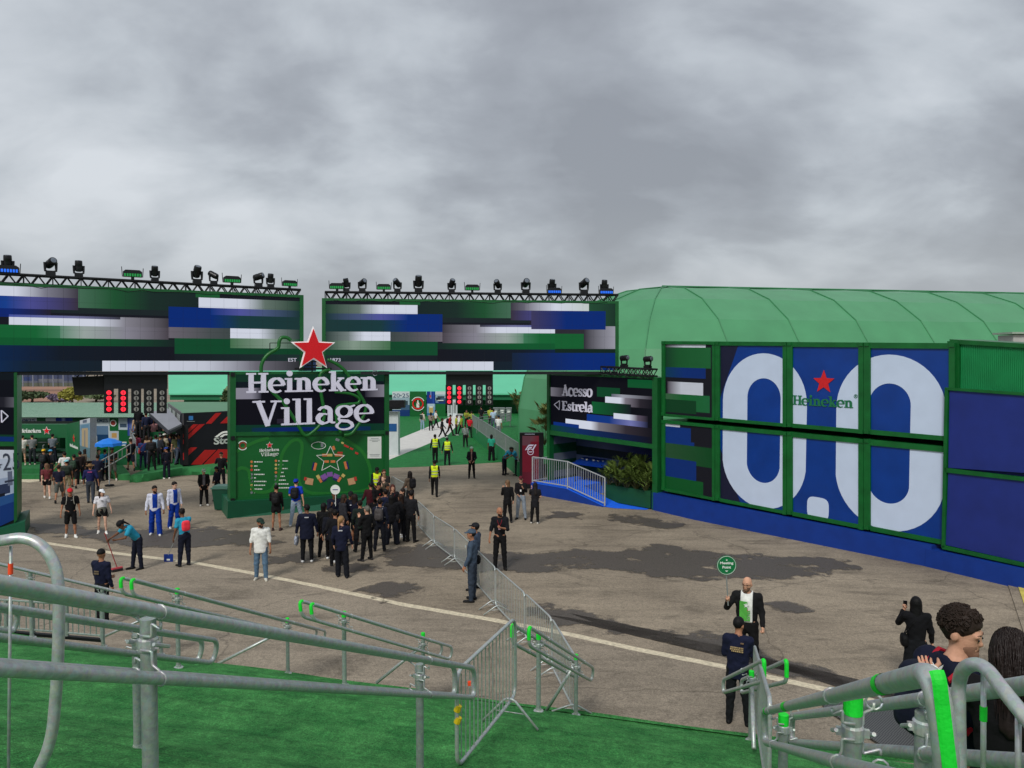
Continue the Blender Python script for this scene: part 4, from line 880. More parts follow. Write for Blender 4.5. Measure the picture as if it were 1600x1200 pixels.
def head(label,base,s,tilt,turn,face):
    o=thing('moving_head_light',label,'stage light',tuple(base),face)
    mb=MB(); mb.box((0,0,.07*s),(.36*s,.30*s,.14*s)); mb.box((0,0,.15*s),(.30*s,.24*s,.04*s)); mb.tube([(0,0,-.06*s),(0,0,.02)],.05*s,8); part('base',mb,hbl,o,local=True)
    mb=MB(); 
    for x in(-.20,.20):
        mb.tube([(x*.5*s,0,.17*s),(x*.98*s,0,.20*s),(x*s,0,.30*s),(x*s,0,.55*s)],[.035*s,.05*s,.05*s,.06*s],8)
    mb.box((0,0,.18*s),(.34*s,.12*s,.05*s)); part('yoke',mb,hbl,o,local=True)
    mb=MB(); M=Matrix.Translation((0,0,.52*s))@Matrix.Rotation(turn,4,'Z')@Matrix.Rotation(tilt,4,'X')
    b=MB(); b.lathe([(.10*s,-.26*s),(.155*s,-.22*s),(.17*s,-.05*s),(.155*s,.02*s),(.165*s,.06*s),(.16*s,.24*s),(.14*s,.28*s)],(0,0,0),14); mb.v=[tuple(M@Vector(v)) for v in b.v]; mb.f=b.f; mb.m=b.m
    hd=part('lamp_head',mb,hbl,o,local=True,autosm=True); mb=MB(); b=MB(); b.lathe([(.12*s,.0),(.10*s,.012*s),(.05*s,.02*s)],(0,0,.278*s),12); mb.v=[tuple(M@Vector(v)) for v in b.v]; mb.f=b.f; mb.m=b.m
    part('lens',mb,lens,hd,local=True); return o
def flood(label,base,s,col,face):
    o=thing('flood_light',label,'stage light',tuple(base),face)
    mb=MB(); mb.prism([(-.3*s,.0,.10*s),(.3*s,0,.10*s),(.3*s,0,.28*s),(.22*s,0,.34*s),(-.22*s,0,.34*s),(-.3*s,0,.28*s)],(0,.22*s,0)); mb.box((0,.1*s,.05*s),(.1*s,.1*s,.1*s))
    part('housing',mb,hbl,o,local=True); mb=MB()
    for i in range(7): mb.box((-.24*s+.08*s*i,-.02*s,.16*s),(.055*s,.03*s,.10*s))
    part('led_row',mb,mat('led_'+col,{'g':(20,110,50),'b':(30,90,200)}[col],.4,0,.1,4,emit=.7),o,local=True)
    mb=MB(); mb.tube([(-.32*s,.1*s,.1*s),(-.34*s,.1*s,.45*s)],.012*s,4); mb.tube([(.32*s,.1*s,.1*s),(.34*s,.1*s,.42*s)],.012*s,4); part('bracket',mb,hbl,o,local=True)
    return o
NB='first second third fourth fifth sixth seventh eighth ninth tenth'.split()
def placelights(T,L_,F,where,w=-.15):
    o,A,B,t,u=T; k={'h':0,'f':0}; face=math.atan2(F.t.y,F.t.x)
    n={'h':sum(1 for q_ in L_ if q_[1]=='h'),'f':sum(1 for q_ in L_ if q_[1]!='h')}
    for x,kd,s,tilt,turn in L_:
        p=F.p(x,500); p=A+t*((p-A).dot(t))+u+F.n*(.05 if kd!='h' else w)+Vector((0,0,.03))
        if kd=='h':
            k['h']+=1; head('moving head light, %s from the left on the truss %s'%(NB[k['h']-1],where),p,s*.82,tilt,turn,face)
        else:
            k['f']+=1; flood('%s flood light, %s from the left on the truss %s'%({'g':'small green','b':'small blue'}[kd],NB[k['f']-1],where),p-Vector((0,0,.1)) if kd=='b' else p,s*1.1,kd,face)
placelights(TA,[(13,'h',1.0,.2,0),(14,'b',1.0,0,0),(80,'h',1.08,1.2,.5),(124,'h',.95,.15,0),(208,'g',1.0,0,0),(243,'h',.92,.3,0),(309,'h',1.1,.5,.3),(335,'h',.9,-1.1,.9),(363,'g',1.0,0,0),(405,'h',1.0,1.3,.9),(424,'h',.9,.2,.2),(453,'g',.9,0,0)],FL,'above the left wide screen')
placelights(TB,[(527,'g',.95,0,0),(541,'h',.9,.3,-.6),(566,'h',.95,1.2,.7),(600,'g',.9,0,0),(621,'h',.95,.9,-.7),(654,'h',1.15,.4,.1),(706,'h',.95,.7,.4),(738,'g',.95,0,0),(778,'h',.95,.9,-.5),(822,'h',1.1,1.2,.1),(863,'h',1.0,.3,.2),(866,'b',.95,0,0),(913,'h',1.15,1.1,.5),(945,'h',1.0,.2,.1),(947,'b',.95,0,0)],FR,'above the right wide screen')
placelights(TC,[(980,'h',.95,1.5,1.5),(1017,'h',.95,1.5,1.5)],FA,'over the arrow screen')
# ---------------- hanging race start lights, loudspeaker ----------------
red=mat('red_lamp',(255,40,60),.3,0,.05,2,emit=.8); grey=mat('grey_lamp',(140,138,134),.25,0,.1,9)
def startlight(label,F,x0,x1,yb0,yb1,xc,yl0,dy,rw,w,cw):
    o=thing('start_light',label,'signal light',tuple(F.p((x0+x1)/2,yb1)+F.n*w)); mb=MB()
    F.prism(mb,[(x0,yb0),(x1,yb0),(x1,yb1),(x0,yb1)],w-.35,w); part('housing',mb,dark,o)
    for k,x in enumerate(xc):
        mb=MB(); F.prism(mb,[(x-cw,yb1),(x+cw,yb1),(x+cw,yl0+dy*3.75),(x-cw,yl0+dy*3.75)],w-.2,w+.02); cl=part('lamp_column',mb,blk,o)
        for j in range(4):
            c=F.p(x,yl0+dy*j)+F.n*(w+.02); mb=MB(); r=rw; ring_=[c+F.t*(r*math.cos(2*math.pi*i/14))+up*(r*math.sin(2*math.pi*i/14)) for i in range(14)]
            mb.prism(ring_,F.n*.03)
            part('lamp',mb,red if k<2 else grey,cl)
        for j in range(4):
            mb=MB(); mb.box(F.p(x,yl0+dy*j)+F.n*(w+.055),(.03 if k>=2 else .02,.02,rw*1.4),math.atan2(F.t.y,F.t.x)); part('lamp_bar',mb,blk,cl)
startlight('hanging race start lights over the left crowd, two red columns lit',FL,163,263,583,608,[170.5,193,213.5,233.5,254],614,8.7,.088,-.3,7.8)
startlight('hanging race start lights over the white path, two red columns lit',FR,697,771,580,602,[702,718,734,749.5,765.5],607,7.1,.085,-.3,5.6)
t=thing('loudspeaker','black hanging loudspeaker box left of the start lights','loudspeaker',tuple(FL.p(138,618)-FL.n*.4))
mb=MB(); a=[FL.p(*q_)-FL.n*.4 for q_ in((112,590),(163,588),(163,617),(116,619))]; mb.prism(a,-FL.n*.8); part('cabinet',mb,mat('speaker_black',(10,10,12),.7,0,.2,20),t)
mb=MB(); 
for x in(120,135,150,160): mb.beam(FL.p(x,590)-FL.n*.7,FL.p(x+7,581)-FL.n*.7,.04); mb.beam(FL.p(x,590)-FL.n*.7,FL.p(x-7,581)-FL.n*.7,.02)
part('rigging',mb,blk,t)
# ---------------- big ribbed tent ----------------
tg=mat('tent_green',(74,142,97),.42,0,.10,.6,.5,.9); tg2=mat('tent_seam',(62,128,86),.5,0,.1,2)
C0=Vector((11.6,55.5,0)); ax=Vector((1,.19,0)).normalized(); fn=Vector((ax.y,-ax.x,0)) # towards camera
prof=[(11.3,.0),(11.3,3.0),(10.9,5.2),(10.0,7.2),(8.4,9.1),(6.0,10.6),(3.2,11.55),(0,11.95)]
rnd=random.Random(9)
t=thing('event_tent','huge pale green ribbed tent arching behind the container wall','tent',tuple(C0))
NR=11; SP=4.9; secs=[]
dirs=[(C0,-fn)]
rows=[]
def rib(c,d): return [c+d*r+Vector((0,0,z)) for r,z in prof]
# rounded end: five directions, then the straight bays
mb=MB(); seq=[]
for k in range(7):
    a=math.pi*k/6; d=(-fn)*math.cos(a)*1+(-ax)*math.sin(a); seq.append(rib(C0,d))
for k in range(1,NR+1):
    seq.append(rib(C0+ax*SP*k,fn))
def skin(mb,a,b,sag=.06):
    n=len(a); 
    for i in range(n-1):
        m0=(a[i]+b[i])/2; m1=(a[i+1]+b[i+1])/2
        nm=(b[i]-a[i]).cross(a[i+1]-a[i]); nm=nm.normalized() if nm.length>1e-6 else Vector((0,0,1))
        if i>0 : m0=m0-Vector((0,0,sag*(i/n)))
        m1=m1-Vector((0,0,sag*((i+1)/n)))
        mb.add([a[i],m0,m1,a[i+1]],[(0,1,2,3)]); mb.add([m0,b[i],b[i+1],m1],[(0,1,2,3)])
for a,b in zip(seq,seq[1:]): skin(mb,a,b)
for k in range(NR): # rear side
    a=rib(C0+ax*SP*k,-fn); b=rib(C0+ax*SP*(k+1),-fn); 
    for i in range(len(a)-1): mb.add([a[i],b[i],b[i+1],a[i+1]],[(0,1,2,3)])
part('canopy',mb,tg,t)
mb=MB()
for s_ in seq: mb.tube([p+Vector((0,0,.03)) for p in s_],.045,5)
part('rib',mb,tg2,t)
mb=MB(); wl=mat('white_seam',(170,200,180),.5)
for a,b in zip(seq,seq[1:]):
    pass
mb.tube([C0+ax*(-.4)+Vector((0,0,12.0)),C0+ax*SP*NR+Vector((0,0,12.0))],.06,5); part('ridge',mb,tg2,t)
# small white building top beside it
t=thing('white_cabin','small white cabin top behind the container at the right edge','cabin',tuple(at(1595,560,30)))
mb=MB(); c=at(1600,530,32); mb.box(c,(1.6,1.0,.34)); part('wall',mb,mat('cabin_white',(176,176,172),.7,0,.1,3),t); mb=MB(); mb.box(c+Vector((0,0,.25)),(1.9,1.3,.08)); part('roof',mb,mat('cabin_roof',(150,166,150),.7),t)
# mint hall far behind the gate
mint=mat('mint_roof',(96,196,154),.5,0,.06,.3); hallg=mat('hall_green',(14,104,66),.6,0,.08,.3)
t=thing('mint_hall','long low mint green hall roof seen through both gate openings','hall',(0,92,0))
mb=MB(); mb.add([(-40,86,2.5),(5,86,2.5),(5,100,5.4),(-46.5,100,5.4),(-40,86,2.35),(5,86,2.35)],[(0,1,2,3),(4,5,1,0)]); part('roof',mb,mint,t)
mb=MB(); mb.prism([(-40,86.3,1.75),(5.2,86.3,1.75),(5.2,86.3,2.45),(-40,86.3,2.45)],(0,.3,0)); part('fascia',mb,hallg,t)
mb=MB(); mb.prism([(-40,90,0),(9,90,0),(9,90,2.4),(-40,90,2.4)],(0,.3,0)); part('wall',mb,mat('hall_wall',(40,110,70),.7,0,.15,.5),t)
# slanting pale green tent wing at the right of the path
# ---------------- poster walls on the far turf ----------------
def carposter(M,mb,c,top=.25): 
    paint(mb,M,[(0,1,0,top,(196,206,210)),(0,1,top,.6,(150,172,184)),(.2,.9,.38,.62,(54,72,84)),(.05,.6,.5,.72,(24,36,48)),(.5,1,.55,.75,(60,90,120)),(0,1,.75,1,(14,52,110)),(0,.3,.8,.9,(120,150,180))],(160,180,190),(0,1),c)
def wallstrip(label,y,segs,z0,z1,x0px,x1px,loc=None):
    t=thing('poster_wall',label,'poster wall',tuple(at((x0px+x1px)/2,640,y)))
    for xa,xb,kind,*r in segs:
        P=[at(xa,640,y),at(xb,640,y)]; za,zb=(z1,z0) if not r else (z0+(z1-z0)*r[1],z0+(z1-z0)*r[0])
        M=lambda u,v:Vector((P[0].x*(1-u)+P[1].x*u,y,za+(zb-za)*v)); mb=MB(); c=[]
        if kind=='car': carposter(M,mb,c)
        elif kind=='green': paint(mb,M,[],(16,94,44),(0,1),c)
        elif kind=='glass': paint(mb,M,[(.1,.9,.0,.25,(170,190,205)),(.25,.75,.2,.75,(190,160,100)),(.3,.7,.2,.32,(220,220,214)),(0,1,.75,1,(60,110,150))],(110,150,180),(0,1),c)
        elif kind=='blue': paint(mb,M,[(.1,.25,.0,1,(16,44,130)),(.4,.55,0,.6,(120,140,190)),(.7,.85,0,1,(30,70,160)),(.3,.5,.3,.5,(170,60,70))],(12,50,130),(0,1),c)
        elif kind=='white': paint(mb,M,[(0,1,.7,1,(40,110,170))],(196,206,206),(0,1),c)
        part('panel',mb,PRINT,t,colors=c)
        w_=P[1].x-P[0].x
        if kind in('car','white') and w_>1.4:
            text('poster_digits','20 25',Vector((P[0].x+w_*.04,y-.02,za-.24*(za-zb))),Vector((1,0,0)),up,w_*.92,(za-zb)*.16,.01,mat('ink_blue',(70,90,120),.6),t)
            mb=MB(); mb.prism([Vector((P[0].x+w_*.5+x_,y-.02,za-(za-zb)*.16+z_)) for x_,z_ in starpoly(0,0,w_*.06)],(0,-.01,0)); part('poster_star',mb,mat('ink_blue',(70,90,120)),t)
    return t
tw=wallstrip('far wall of car posters and a green no drinking sign beyond the white path',84,[(600,608,'green'),(613,640,'car'),(640.5,666,'green'),(667,680,'glass',0,.5),(667,680,'blue',.5,1),(680.5,696,'green',0,.5),(680.5,696,'car',.5,1)],.03,2.85,610,700)
c=at(653,631,83.9); mb=MB(); q_=[]
Ff=Facade((-20,83.9),(0,83.9)); ring(mb,Ff,(653,631),.5,.64,0,.03); mb.beam(Ff.p(647,624)+Vector((0,-.04,0)),Ff.p(659,638)+Vector((0,-.04,0)),.13,.02); part('prohibition_ring',mb,mat('star_red',(196,14,26)),tw)
mb=MB(); mb.prism([c+Vector((x_,-.02,z_)) for x_,z_ in((-.16,-.42),(.16,-.42),(.16,.05),(.07,.2),(.07,.4),(-.07,.4),(-.07,.2),(-.16,.05))],(0,-.01,0)); ring(mb,Ff,(653,631),.72,.80,0,.02,25,155,10); ring(mb,Ff,(653,631),.72,.80,0,.02,205,335,10); part('bottle_and_caption',mb,wt,tw)
mb=MB(); mb.prism([Ff.p(x_,y_)+Vector((0,-.01,0)) for x_,y_ in((684,625),(693,625),(693,626.3),(684,626.3))],(0,-.01,0)); part('small_lettering',mb,wt,tw)
# kiosk with blue stripe just right of the sign
t=thing('white_kiosk','narrow white kiosk with blue stripe standing right of the sign tower','kiosk',tuple(G(615,687)))
y=50.; mb=MB(); a=at(600,640,y); b=at(622,640,y); zc=at(0,644,y).z; mb.box(((a.x+b.x)/2,y+.4,zc/2),(b.x-a.x,.8,zc)); part('body',mb,mat('kiosk_white',(196,204,206),.6,0,.08,3),t)
mb=MB(); z0=at(0,674,y).z; z1=at(0,662,y).z; mb.box(((a.x+b.x)/2-.05,y-.01,(z0+z1)/2),(b.x-a.x-.1,.03,z1-z0)); part('stripe',mb,mat('stripe_blue',(20,80,140),.5),t)
mb=MB(); mb.box(((a.x+b.x)/2+.3,y,at(0,631,y).z),(1.3,.6,.5)); mb.box(((a.x+b.x)/2+.1,y,at(0,638,y).z),(1.0,1.0,.06)); part('top_screen',mb,blk,t)
# raised green walkway with barrier along its edge
pA=G(738,683); pB=G(783,722); dr=(pB-pA); dr.z=0; dr.normalize()
t=thing('raised_walkway','raised green turf walkway with green side wall beside the staff group','walkway',tuple(pA))
pC=pB+dr*6; H0=.85
mb=MB(); a=pA.copy(); a.z=0; c_=pC.copy(); c_.z=0; side=Vector((-dr.y,dr.x,0)); side=side if side.x>0 else -side
mb.prism([a,c_,c_+Vector((0,0,H0)),a+Vector((0,0,H0+.15))],side*.12); part('side_wall',mb,mat('walk_green',(14,120,66),.6,0,.08,2),t)
mb=MB(); mb.add([a+Vector((0,0,.7)),c_+Vector((0,0,.7)),c_+side*14+Vector((0,0,.7)),a+side*22+Vector((0,0,.7))],[(0,1,2,3)]); part('turf_top',mb,TURF2,t)
galv_far=mat('galvanised_far',(150,156,156),.45,.5,.12,10)
t=thing('walkway_fence','long grey bar fence along the top of the green side wall','fence',tuple(a)); P=[a+(c_-a)*k/5+Vector((0,0,.86)) for k in range(6)]
fence(t,P,1.05,.16,.03,.025,.012,galv_far)
# bins / lockers on the walkway, rails, far staff rails
for k,x in enumerate((775,784.5,795)):
    t=thing('steel_bin','grey steel bin on the raised walkway, %s of three in a row'%(['leftmost','middle','rightmost'][k]),'bin',tuple(at(x,654,70)),0,'steel bins in a row'); y=70.
    mb=MB(); z1=at(0,638,y).z; mb.box((at(x,640,y).x,y,(z1+.7)/2),(.5,.5,z1-.7)); part('body',mb,mat('steel_bin',(140,146,148),.4,.5,.1,6),t); mb=MB(); mb.box((at(x,640,y).x,y-.26,z1-.28),(.3,.02,.3)); part('label_plate',mb,wt,t)
    mb=MB(); mb.box((at(x,640,y).x,y,z1+.03),(.56,.56,.07)); part('lid',mb,galv_far,t)
for k,x in enumerate((703,711)):
    t=thing('grey_cabinet','pale grey cabinet below the start lights, %s one'%(['left','right'][k]),'cabinet',tuple(at(x,650,86))); mb=MB(); y=84.; mb.box((at(x,640,y).x,y,.95),(.52,.5,1.9)); part('body',mb,mat('kiosk_white',(196,204,206)),t); mb=MB(); mb.box((at(x,640,y).x,y-.26,1.0),(.3,.02,1.2)); part('door',mb,galv_far,t)
for k in range(4):
    t=thing('queue_rail','grey metal queue rail on the raised walkway, %s from the front'%NB[k],'railing',tuple(at(750,650,60+3*k)),0,'queue rails on the walkway'); mb=MB()
    y=58+3*k; a=at(745+3*k,655,y); a.z=.72; b=a+Vector((2.6,5.5,0))
    for z in(.5,1.0): mb.tube([a+Vector((0,0,z)),b+Vector((0,0,z))],.03,5)
    part('rail',mb,galv_far,t); mb=MB()
    for u_ in(0,.33,.66,1): p=a+(b-a)*u_; mb.tube([p,p+Vector((0,0,1.0))],.03,5)
    part('post',mb,galv_far,t)
# info totem
t=thing('info_totem','tall dark red display totem in a black case by the ramp fence','totem',tuple(G(833,740)))
y=37.2; mb=MB(); a=at(812,700,y); b=at(849.5,700,y); zt=at(0,677,y).z; ww=b.x-a.x; rz=.0
mb.box(((a.x+b.x)/2,y+.15,zt/2+.02),(ww,.3,zt)); part('case',mb,blk,t)
mb=MB(); c=[]; xa,xb=a.x+ww*.11,b.x-ww*.2; M=lambda u,v:Vector((xa+(xb-xa)*u,y-.012,zt*.955+(.25-zt*.955)*v)); paint(mb,M,[(0,1,0,.12,[(0,(70,70,76)),(1,(96,30,40))]),(0,.5,.0,.2,(82,50,58)),(0,1,.75,1,[(0,(74,22,32)),(1,(90,30,44))])],(92,22,34),(0,1),c); part('display',mb,LED,t,colors=c)
def f1logo(o,w,h,depth,m,par,name='racing_emblem'):
    mb=MB(); S=lambda pts:mb.prism([o+Vector((x_*w,-.0,z_*h)) for x_,z_ in pts],(0,-depth,0))
    S([(0,0),(.12,0),(.34,.60),(.44,.72),(.76,.72),(.88,1),(.46,1),(.34,.92),(.27,.78)]); S([(.20,0),(.33,0),(.45,.32),(.62,.32),(.71,.56),(.46,.56),(.37,.48)]); S([(.68,0),(.82,0),(1.12,1),(.96,1)])
    return part(name,mb,m,par)
f1logo(Vector((xa+(xb-xa)*.16,y-.03,zt*.70)),(xb-xa)*.62,.28,.01,white,t)
Ft=Facade((-20,y-.02),(20,y-.02)); mb=MB(); ring(mb,Ft,(829,706),.13,.16,.01,.02); mb.box(Ft.p(829,706)+Vector((0,-.02,0)),(.2,.01,.04)); part('round_emblem',mb,white,t)
mb=MB(); mb.box(((a.x+b.x)/2-.1,y-.01,zt*.985),(.5,.02,.03)); part('top_lettering',mb,white,t)
# ---------------- left village behind the gate ----------------
def zpx(py,Y): return at(0,py,Y).z
def xpx(px,Y): return at(px,600,Y).x
rb=mat('bar_green',(14,92,52),.55,0,.10,1.5)
# long corrugated roof with a poster wall below it
t=thing('market_hall','long low market hall with green corrugated roof and poster wall behind the bar','hall',(xpx(130,46),46,0))
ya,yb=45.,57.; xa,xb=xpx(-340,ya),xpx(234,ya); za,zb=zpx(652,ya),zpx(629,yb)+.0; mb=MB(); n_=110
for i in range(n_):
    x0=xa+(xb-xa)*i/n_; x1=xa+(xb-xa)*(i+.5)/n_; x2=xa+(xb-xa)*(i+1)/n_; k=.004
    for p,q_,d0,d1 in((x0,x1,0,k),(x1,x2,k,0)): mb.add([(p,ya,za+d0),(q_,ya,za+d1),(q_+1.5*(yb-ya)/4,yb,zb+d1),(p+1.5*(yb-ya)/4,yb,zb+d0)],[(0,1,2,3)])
mb.m=[i%2 for i in range(len(mb.f))]; part('roof',mb,[mat('roof_green',(176,208,184),.5,.1,.1,1),mat('roof_shadow_side',(70,118,88),.6,.0,.1,1)],t)  # alternate strips paint sky sheen and ridge shade of the corrugation into colour
mb=MB(); mb.box(((xa+xb)/2,ya+.6,za/2),(xb-xa,.2,za)); part('wall',mb,rb,t)
y=ya+.45; c=[]; mb=MB(); Z0,Z1=zpx(715,y),zpx(653,y)
M=lambda u,v:Vector((xpx(20,y)+(xpx(245,y)-xpx(20,y))*u,y,Z1+(Z0-Z1)*v)); f=lambda x:(x-20)/225
PW=[(f(20),f(56),0,.45,(198,204,210)),(f(20),f(56),.32,.40,(30,90,170)),(f(70),f(86),0,.45,(196,204,206)),(f(70),f(86),.18,.32,(60,110,150)),(f(86),f(112),0,.45,[(f(86),(16,44,140)),(f(94),(16,50,150)),(f(98),(150,170,200)),(f(102),(16,40,130)),(f(112),(30,70,160))]),
 (f(144),f(170),0,.58,(186,198,204)),(f(147),f(168),.2,.45,(90,120,150)),(f(150),f(168),.42,.58,(20,60,100)),(f(170),f(184),0,.30,(14,96,46)),(f(170),f(184),.33,.56,(180,190,200)),(f(173),f(181),.38,.5,(190,150,90)),(f(184),f(198),0,.30,(180,194,204)),(f(186),f(197),.14,.24,(60,80,100)),
 (f(198),f(226),0,.45,[(f(198),(20,50,140)),(f(207),(120,140,190)),(f(214),(16,44,140)),(f(226),(20,60,120))]),(f(144),f(196),.60,.70,(214,218,218)),(f(144),f(196),.63,.67,(60,130,180))]
paint(mb,M,PW,(12,92,48),(0,1),c); pw_=part('posters',mb,PRINT,t,colors=c)
for x0,x1 in((28,54),(146,168)): text('poster_digits','20 25',Vector((xpx(x0,y),y-.03,zpx(659.5,y))),Vector((1,0,0)),up,xpx(x1,y)-xpx(x0,y),.2,.01,mat('ink_blue',(70,90,120)),t)
for x0 in(41,157): 
    mb=MB(); mb.prism([Vector((xpx(x0,y)+x_,y-.03,zpx(657,y)+z_)) for x_,z_ in starpoly(0,0,.12)],(0,-.01,0)); part('poster_star',mb,mat('ink_blue',(70,90,120)),t)
Fw=Facade((-60,y-.02),(60,y-.02)); mb=MB(); ring(mb,Fw,(177,661),.15,.2,0,.02); part('badge_ring',mb,wt,t); mb=MB(); ring(mb,Fw,(177,661),0,.13,0,.02); part('badge',mb,mat('badge_brown',(150,50,40)),t)
# red star bar
y=43.; t=thing('drinks_bar','green drinks bar with white lettering and red star on its fascia','bar',(xpx(65,y),y,0))
x0,x1=xpx(-40,y),xpx(103,y); zt,zf=zpx(663,y),zpx(684,y)
mb=MB(); mb.box(((x0+x1)/2,y+.2,(zt+zf)/2),(x1-x0,.4,zt-zf)); part('fascia',mb,rb,t)
slabtext('lettering','Heineken',Vector((xpx(30.5,y),y-.02,zpx(676,y))),Vector((1,0,0)),up,xpx(63.5,y)-xpx(30.5,y),zpx(670,y)-zpx(676,y),.02,wt,t,T=.16,sp=0)
o=Vector((xpx(72,y),y-.02,zpx(673,y))); star('star_border',o,Vector((1,0,0)),up,.26,.02,wt,t,.45); star('star',o+Vector((0,-.025,0)),Vector((1,0,0)),up,.20,.015,mat('star_red',(196,14,26)),t,.42)
mb=MB(); mb.box(((x0+x1)/2,y+2.2,zt/2),(x1-x0,.1,zt)); part('back_wall',mb,mat('bar_dark',(14,26,24),.7,0,.2,2),t)
mb=MB(); mb.box(((x0+x1)/2,y+.4,zpx(704,y)),(x1-x0,.7,.08)); mb.box(((x0+x1)/2,y+.5,zpx(711,y)),(x1-x0,.1,.5)); part('counter',mb,mat('counter_green',(10,60,38),.5),t)
mb=MB(); mb.box(((x0+x1)/2,y+.42,zpx(712,y)),(x1-x0,.04,.16)); part('counter_stripe',mb,mat('print_grey',(150,156,156)),t)
for k,x in enumerate((38,52,71,90)):
    mb=MB(); mb.box((xpx(x,y+1.8),y+1.7,1.55),(.62,.6,1.5)); fr=part('drinks_fridge',mb,mat('fridge_green',(16,78,44),.4,0,.2,6),t)
    mb=MB()
    for j in range(3): mb.box((xpx(x,y+1.8),y+1.38,1.15+.4*j),(.5,.03,.05))
    part('shelf',mb,galv_far,fr)
mb=MB()
for x in(60,74): mb.tube([(xpx(x,y),y+.3,zpx(703,y)),(xpx(x,y),y+.3,zpx(697,y)),(xpx(x,y)+.08,y+.3,zpx(696,y))],.03,5)
part('beer_tap',mb,galv_far,t)
for k,x in enumerate((27,103)): mb=MB(); mb.box((xpx(x,y),y+.1,zt/2),(.14,.3,zt)); part('corner_post',mb,rb,t)
mb=MB(); mb.box((xpx(60,y-1.3)-2,y-1.0,.26),(11,2.6,.50)); part('deck',mb,mat('deck_turf',(34,106,56),.9,0,.15,6),t)
mb=MB(); mb.box((xpx(60,y-1.3)-2,y-2.6,.13),(11,.6,.24)); part('step',mb,mat('deck_turf',(34,106,56)),t)
# angled poster block between bar and store
y=40.5; t=thing('angled_booth','angled green booth side with red star and tall bottle poster right of the bar','booth',(xpx(123,y),y,0))
Fg=Facade((xpx(103,43),43),(xpx(142,38.5),38.5)); zg=.02
mb=MB(); Fg.prism(mb,[(103,663),(124,658),(124,722),(103,716)],-.3,0); part('side_wall',mb,rb,t)
mb=MB(); c=[]; paint(mb,Fg.grid((125,657),(141,653),(141,716),(125,709),.01),[(0,1,0,.12,(186,194,202)),(.3,.7,.02,.1,(90,100,120)),(.1,.9,.15,.3,(90,130,160)),(.2,.8,.24,.75,(176,156,124)),(.45,.55,.3,.8,(110,120,130)),(0,1,.75,1,(90,120,130))],(120,150,170),(0,1),c); part('bottle_poster',mb,PRINT,t,colors=c)
mb=MB(); Fg.prism(mb,[(125,657),(141,653),(141,720),(125,722)],-.3,0); part('poster_column',mb,galv_far,t)
o=Fg.p(116.5,685)+Fg.n*.01; star('star_border',o,Fg.t,up,.30,.02,mat('leaf_green',(90,140,90),.6),t,.45); star('star',o+Fg.n*.025,Fg.t,up,.22,.02,mat('star_red',(196,14,26)),t,.42)
lw(Fg,'lettering','Heineken',110,122,697,693,.02,wt,t,w=.01,T=.16,yb2=693)
# umbrella
y=38.; ub=Vector((xpx(168,y),y,0)); t=thing('parasol','bright blue parasol open in front of the far poster wall','parasol',tuple(ub))
mb=MB(); mb.tube([(0,0,0),(0,0,2.45)],.03,6); part('pole',mb,wf,t,local=True)
mb=MB(); n_=16; ra=.72; vs=[(0,0,2.50)]; 
for j,(r,z) in enumerate(((.31,2.42),(.64,2.25),(.66,2.12))):
    for i in range(n_): a=2*math.pi*i/n_; rr=r*(1 if i%2==0 else .93); vs.append((rr*math.cos(a),rr*math.sin(a),z-(0 if i%2 or j<2 else .04)))
fs=[(0,1+i,1+(i+1)%n_) for i in range(n_)]+[(1+j*n_+i,1+(j+1)*n_+i,1+(j+1)*n_+(i+1)%n_,1+j*n_+(i+1)%n_) for j in range(2) for i in range(n_)]
mb.add(vs,fs); part('canopy',mb,mat('parasol_blue',(20,120,220),.5,0,.08,3),t,local=True); mb=MB(); mb.lathe([(.22,0),(.22,.08),(.04,.1)],(0,0,0),12); part('base',mb,blk,t,local=True)
# store
Fs=Facade((xpx(284,42),42),(xpx(420,46),46))
t=thing('merchandise_store','dark merchandise store with red slanted stripes and white lettering on its side','store',tuple(G(300,728)))
mb=MB(); Fs.prism(mb,[(285,646),(400,640),(400,728),(285,727)],-.25,0); part('wall',mb,mat('store_black',(18,20,30),.5,0,.08,2),t)
rd=mat('store_red',(196,34,34),.5,0,.06,2)
for k,pp in enumerate(([(321.5,662),(337,645.5),(346,645),(330,662)],[(344,661.5),(360,646),(372,646),(372,661)],[(286,678),(302,663),(309,663),(286,684)],[(286,687),(286,694),(320,662.5),(311,663)],[(286,708),(298,699),(308,699),(286,719)],[(298,726),(320,703),(338,703),(315,726)],[(318,726),(341,702),(364,702),(364,706),(346,725)],[(350,725),(364,710),(380,702),(380,724)])):
    mb=MB(); Fs.prism(mb,pp,0,.02); part('stripe',mb,rd,t)
oo=Fs.p(334,695)+Fs.n*.01; text('lettering','Store',oo,Fs.t,up,1.65,.42,.02,wt,t,bold=.03)
oo=Fs.p(335,683)+Fs.n*.02; f1logo(oo,1.4,.36,.02,wt,t)
mb=MB(); Fs.prism(mb,[(295,650),(301.5,650),(301.5,656.5),(295,656.5)],0,.02); part('square_emblem',mb,mat('emblem_blue',(60,130,200),.5),t); mb=MB(); Fs.prism(mb,[(292,658),(304,658),(304,658.8),(292,658.8)],0,.02); part('emblem_caption',mb,mat('print_grey',(150,156,156)),t)
mb=MB(); mb.add([Fs.p(285,646)+up*.02,Fs.p(400,641)+up*.02,at(400,628,58),at(262,628,58),at(264,634,50)],[(0,1,2,3,4)]); part('roof',mb,mat('roof_green2',(84,132,98),.6,0,.08,1),t)
mb=MB(); P=[at(233,644,44.6),at(262,638,44.6),at(284,662,41.8),at(263,672,40.8)]; mb.prism(P,Vector((0,0,-.10))); part('awning',mb,mat('awning_grey',(128,130,138),.6,0,.08,1),t)
